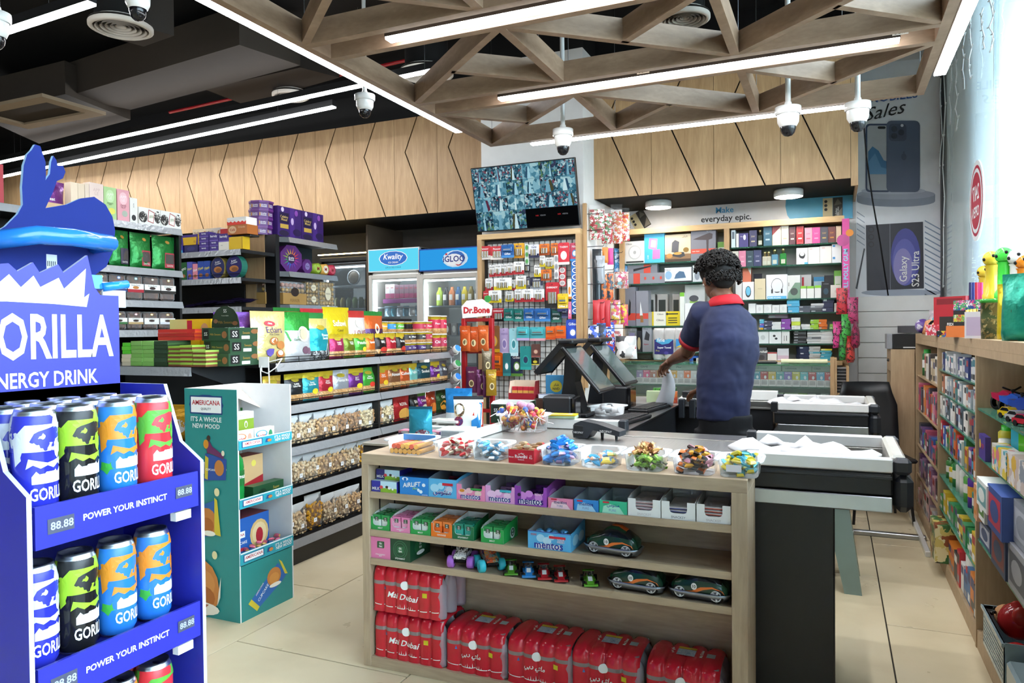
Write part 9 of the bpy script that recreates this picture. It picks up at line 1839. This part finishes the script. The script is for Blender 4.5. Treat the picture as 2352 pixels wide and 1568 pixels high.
for c0,c1 in ((shL,elL),(shR,elR)):b=MB();b.tube([c0.lerp(c1,.60),c0.lerp(c1,.70)],[.0805,.0785],24,'#b82430');b.build('sleeve_cuff',pe)
b=MB();n=28;vs_=[]
cc=Vector(L(-.556,4.205,1.535))
for z,r in ((-.012,.080),(.016,.070),(.034,.064),(.030,.067),(.006,.082),(-.022,.094)):
 for i in range(n):
  t=2*PI*i/n;vs_.append(cc+Vector((r*1.08*math.cos(t),r*.98*math.sin(t),z-.16*r*math.sin(t-.9))))
b.add(vs_,[(j*n+i,j*n+(i+1)%n,(j+1)*n+(i+1)%n,(j+1)*n+i) for j in range(5) for i in range(n)],'m#c0242e',True);o=b.build('collar',pe);sm=o.modifiers.new('thickness','SOLIDIFY');sm.thickness=.004
b=MB();loft(b,[L(-.545,4.13,.78)+(.140,.112,.22),L(-.545,4.125,.93)+(.143,.112,.22)],'m#17181b')
for s in (-1,1):hx_=-.545+s*.072;b.tube([L(hx_,4.13,.84),L(hx_+s*.012,4.14,.50),L(hx_+s*.02,4.10,.09)],[.098,.082,.070],18,'m#17181b')
o=b.build('trousers',pe);remesh(o,.01,4)
for s in (-1,1):hx_=-.545+s*.095;b=MB();b.ball(L(hx_,4.16,.04),.05,'#1a1a1c',12,8,(.9,2.5,.8));b.build('shoe',pe)
# --- curly hair, eyes, mouth
b=MB();b.T=HT
b.ball((0,-.018,.05),.104,'hair_black',18,12,(.95,1.0,.88));b.ball((0,-.058,-.005),.064,'hair_black',14,10,(1.15,.75,1.1))
m_,nt_,b2_=_new('hair_black');b2_.inputs['Base Color'].default_value=(.010,.008,.007,1);b2_.inputs['Roughness'].default_value=.6;b2_.inputs['Specular IOR Level'].default_value=.25;MATS['hair_black']=m_
rnd=random.Random(21)
for i in range(900):
 u,v=rnd.uniform(0,2*PI),rnd.uniform(-.35,1.0)
 d=Vector((math.sqrt(1-v*v)*math.cos(u),math.sqrt(1-v*v)*math.sin(u),v))
 if d.y>.55 and d.z<.35:continue
 if d.z<0 and d.y>.05:continue
 p=Vector((d.x*.108,-.018+d.y*.110,.05+d.z*.098)) if d.z>-.05 else Vector((d.x*.09,-.055+d.y*.07,.02+d.z*.17))
 ax=Vector((rnd.uniform(-1,1),rnd.uniform(-1,1),rnd.uniform(-1,1))).normalized();e1=d.cross(ax).normalized();R=rnd.uniform(.008,.017)
 pts=[p+d*(.004+.016*k/7*rnd.uniform(.8,1.2))+(e1*math.cos(k*.95)+d.cross(e1)*math.sin(k*.95))*R*(1-.06*k) for k in range(8)]
 b.tube(pts,.0034,4,'hair_black')
b.T=None;b.build('hair',pe)
b=MB();b.T=HT
for s in (-1,1):b.ball((s*.031,.083,.0),.012,'g#e8e4de',10,8);b.ball((s*.031,.0935,.0),.0055,'g#20140e',8,6)
b.build('eyes',pe)
b=MB();b.T=HT;b.ball((0,.097,-.058),.02,'#6a3a34',10,6,(1,.25,.28));b.build('lips',pe)
# --- what he handles
b=MB();p0=wrL+Vector((-.055,.075,-.06));vs_=[]
for k in range(9):
 t=k/8;w=.030+.004*k;q=p0+Vector((-.02*t+.02*math.sin(t*4),.10*t,-.245*t));vs_+=[q+Vector((-w,.006*math.sin(k),0)),q+Vector((w,0,0))]
b.add(vs_,[(2*k,2*k+1,2*k+3,2*k+2) for k in range(8)],'m#e2e4ea',True)
o=b.build('receipt_strip',None,(OX,OY,0),0,'long white paper strip hanging from the raised hand','paper');sm=o.modifiers.new('thickness','SOLIDIFY');sm.thickness=.001
MB().bbox(-.07,-.05,0,.07,.05,.002,'m#dcd8cc',.0005).build('receipt',None,(-.80,5.03,.975),.4,'white slip of paper under the right hand','paper')
MB().bbox(-.075,-.06,0,.075,.06,.045,'#1f2124',.006).text('NEOPAY',0,.03,.06,.01,-.061,WH,.03).build('card_machine',None,(-.86,5.06,.927),-.3,'black card machine beside the right hand on the far checkout','card terminal')
MB().bbox(-.11,-.09,0,.11,.09,.04,'m#dddcd8',.003).build('flat_box',None,(-.86,5.08,.8865),.1,'flat white box under the black card machine','box')
for x,y,w,h,c,lab in ((-1.16,5.10,.09,.075,'#b8c49a','pale green carton left of the hanging paper strip'),(-1.04,5.08,.10,.075,'p#c8703a#d8a04a#a83a2a:30','clear tub of orange sweets left of the paper strip'),(-1.10,5.2,.16,.09,'p#2a5a2a#4a8a3a#1f3a1f:30','dark green leafy pack behind the till counter')):carton(w,.08,h,c,()).build('counter_pack',None,(x,y,.8865),.15,lab,'box','packs at the left end of the far checkout')
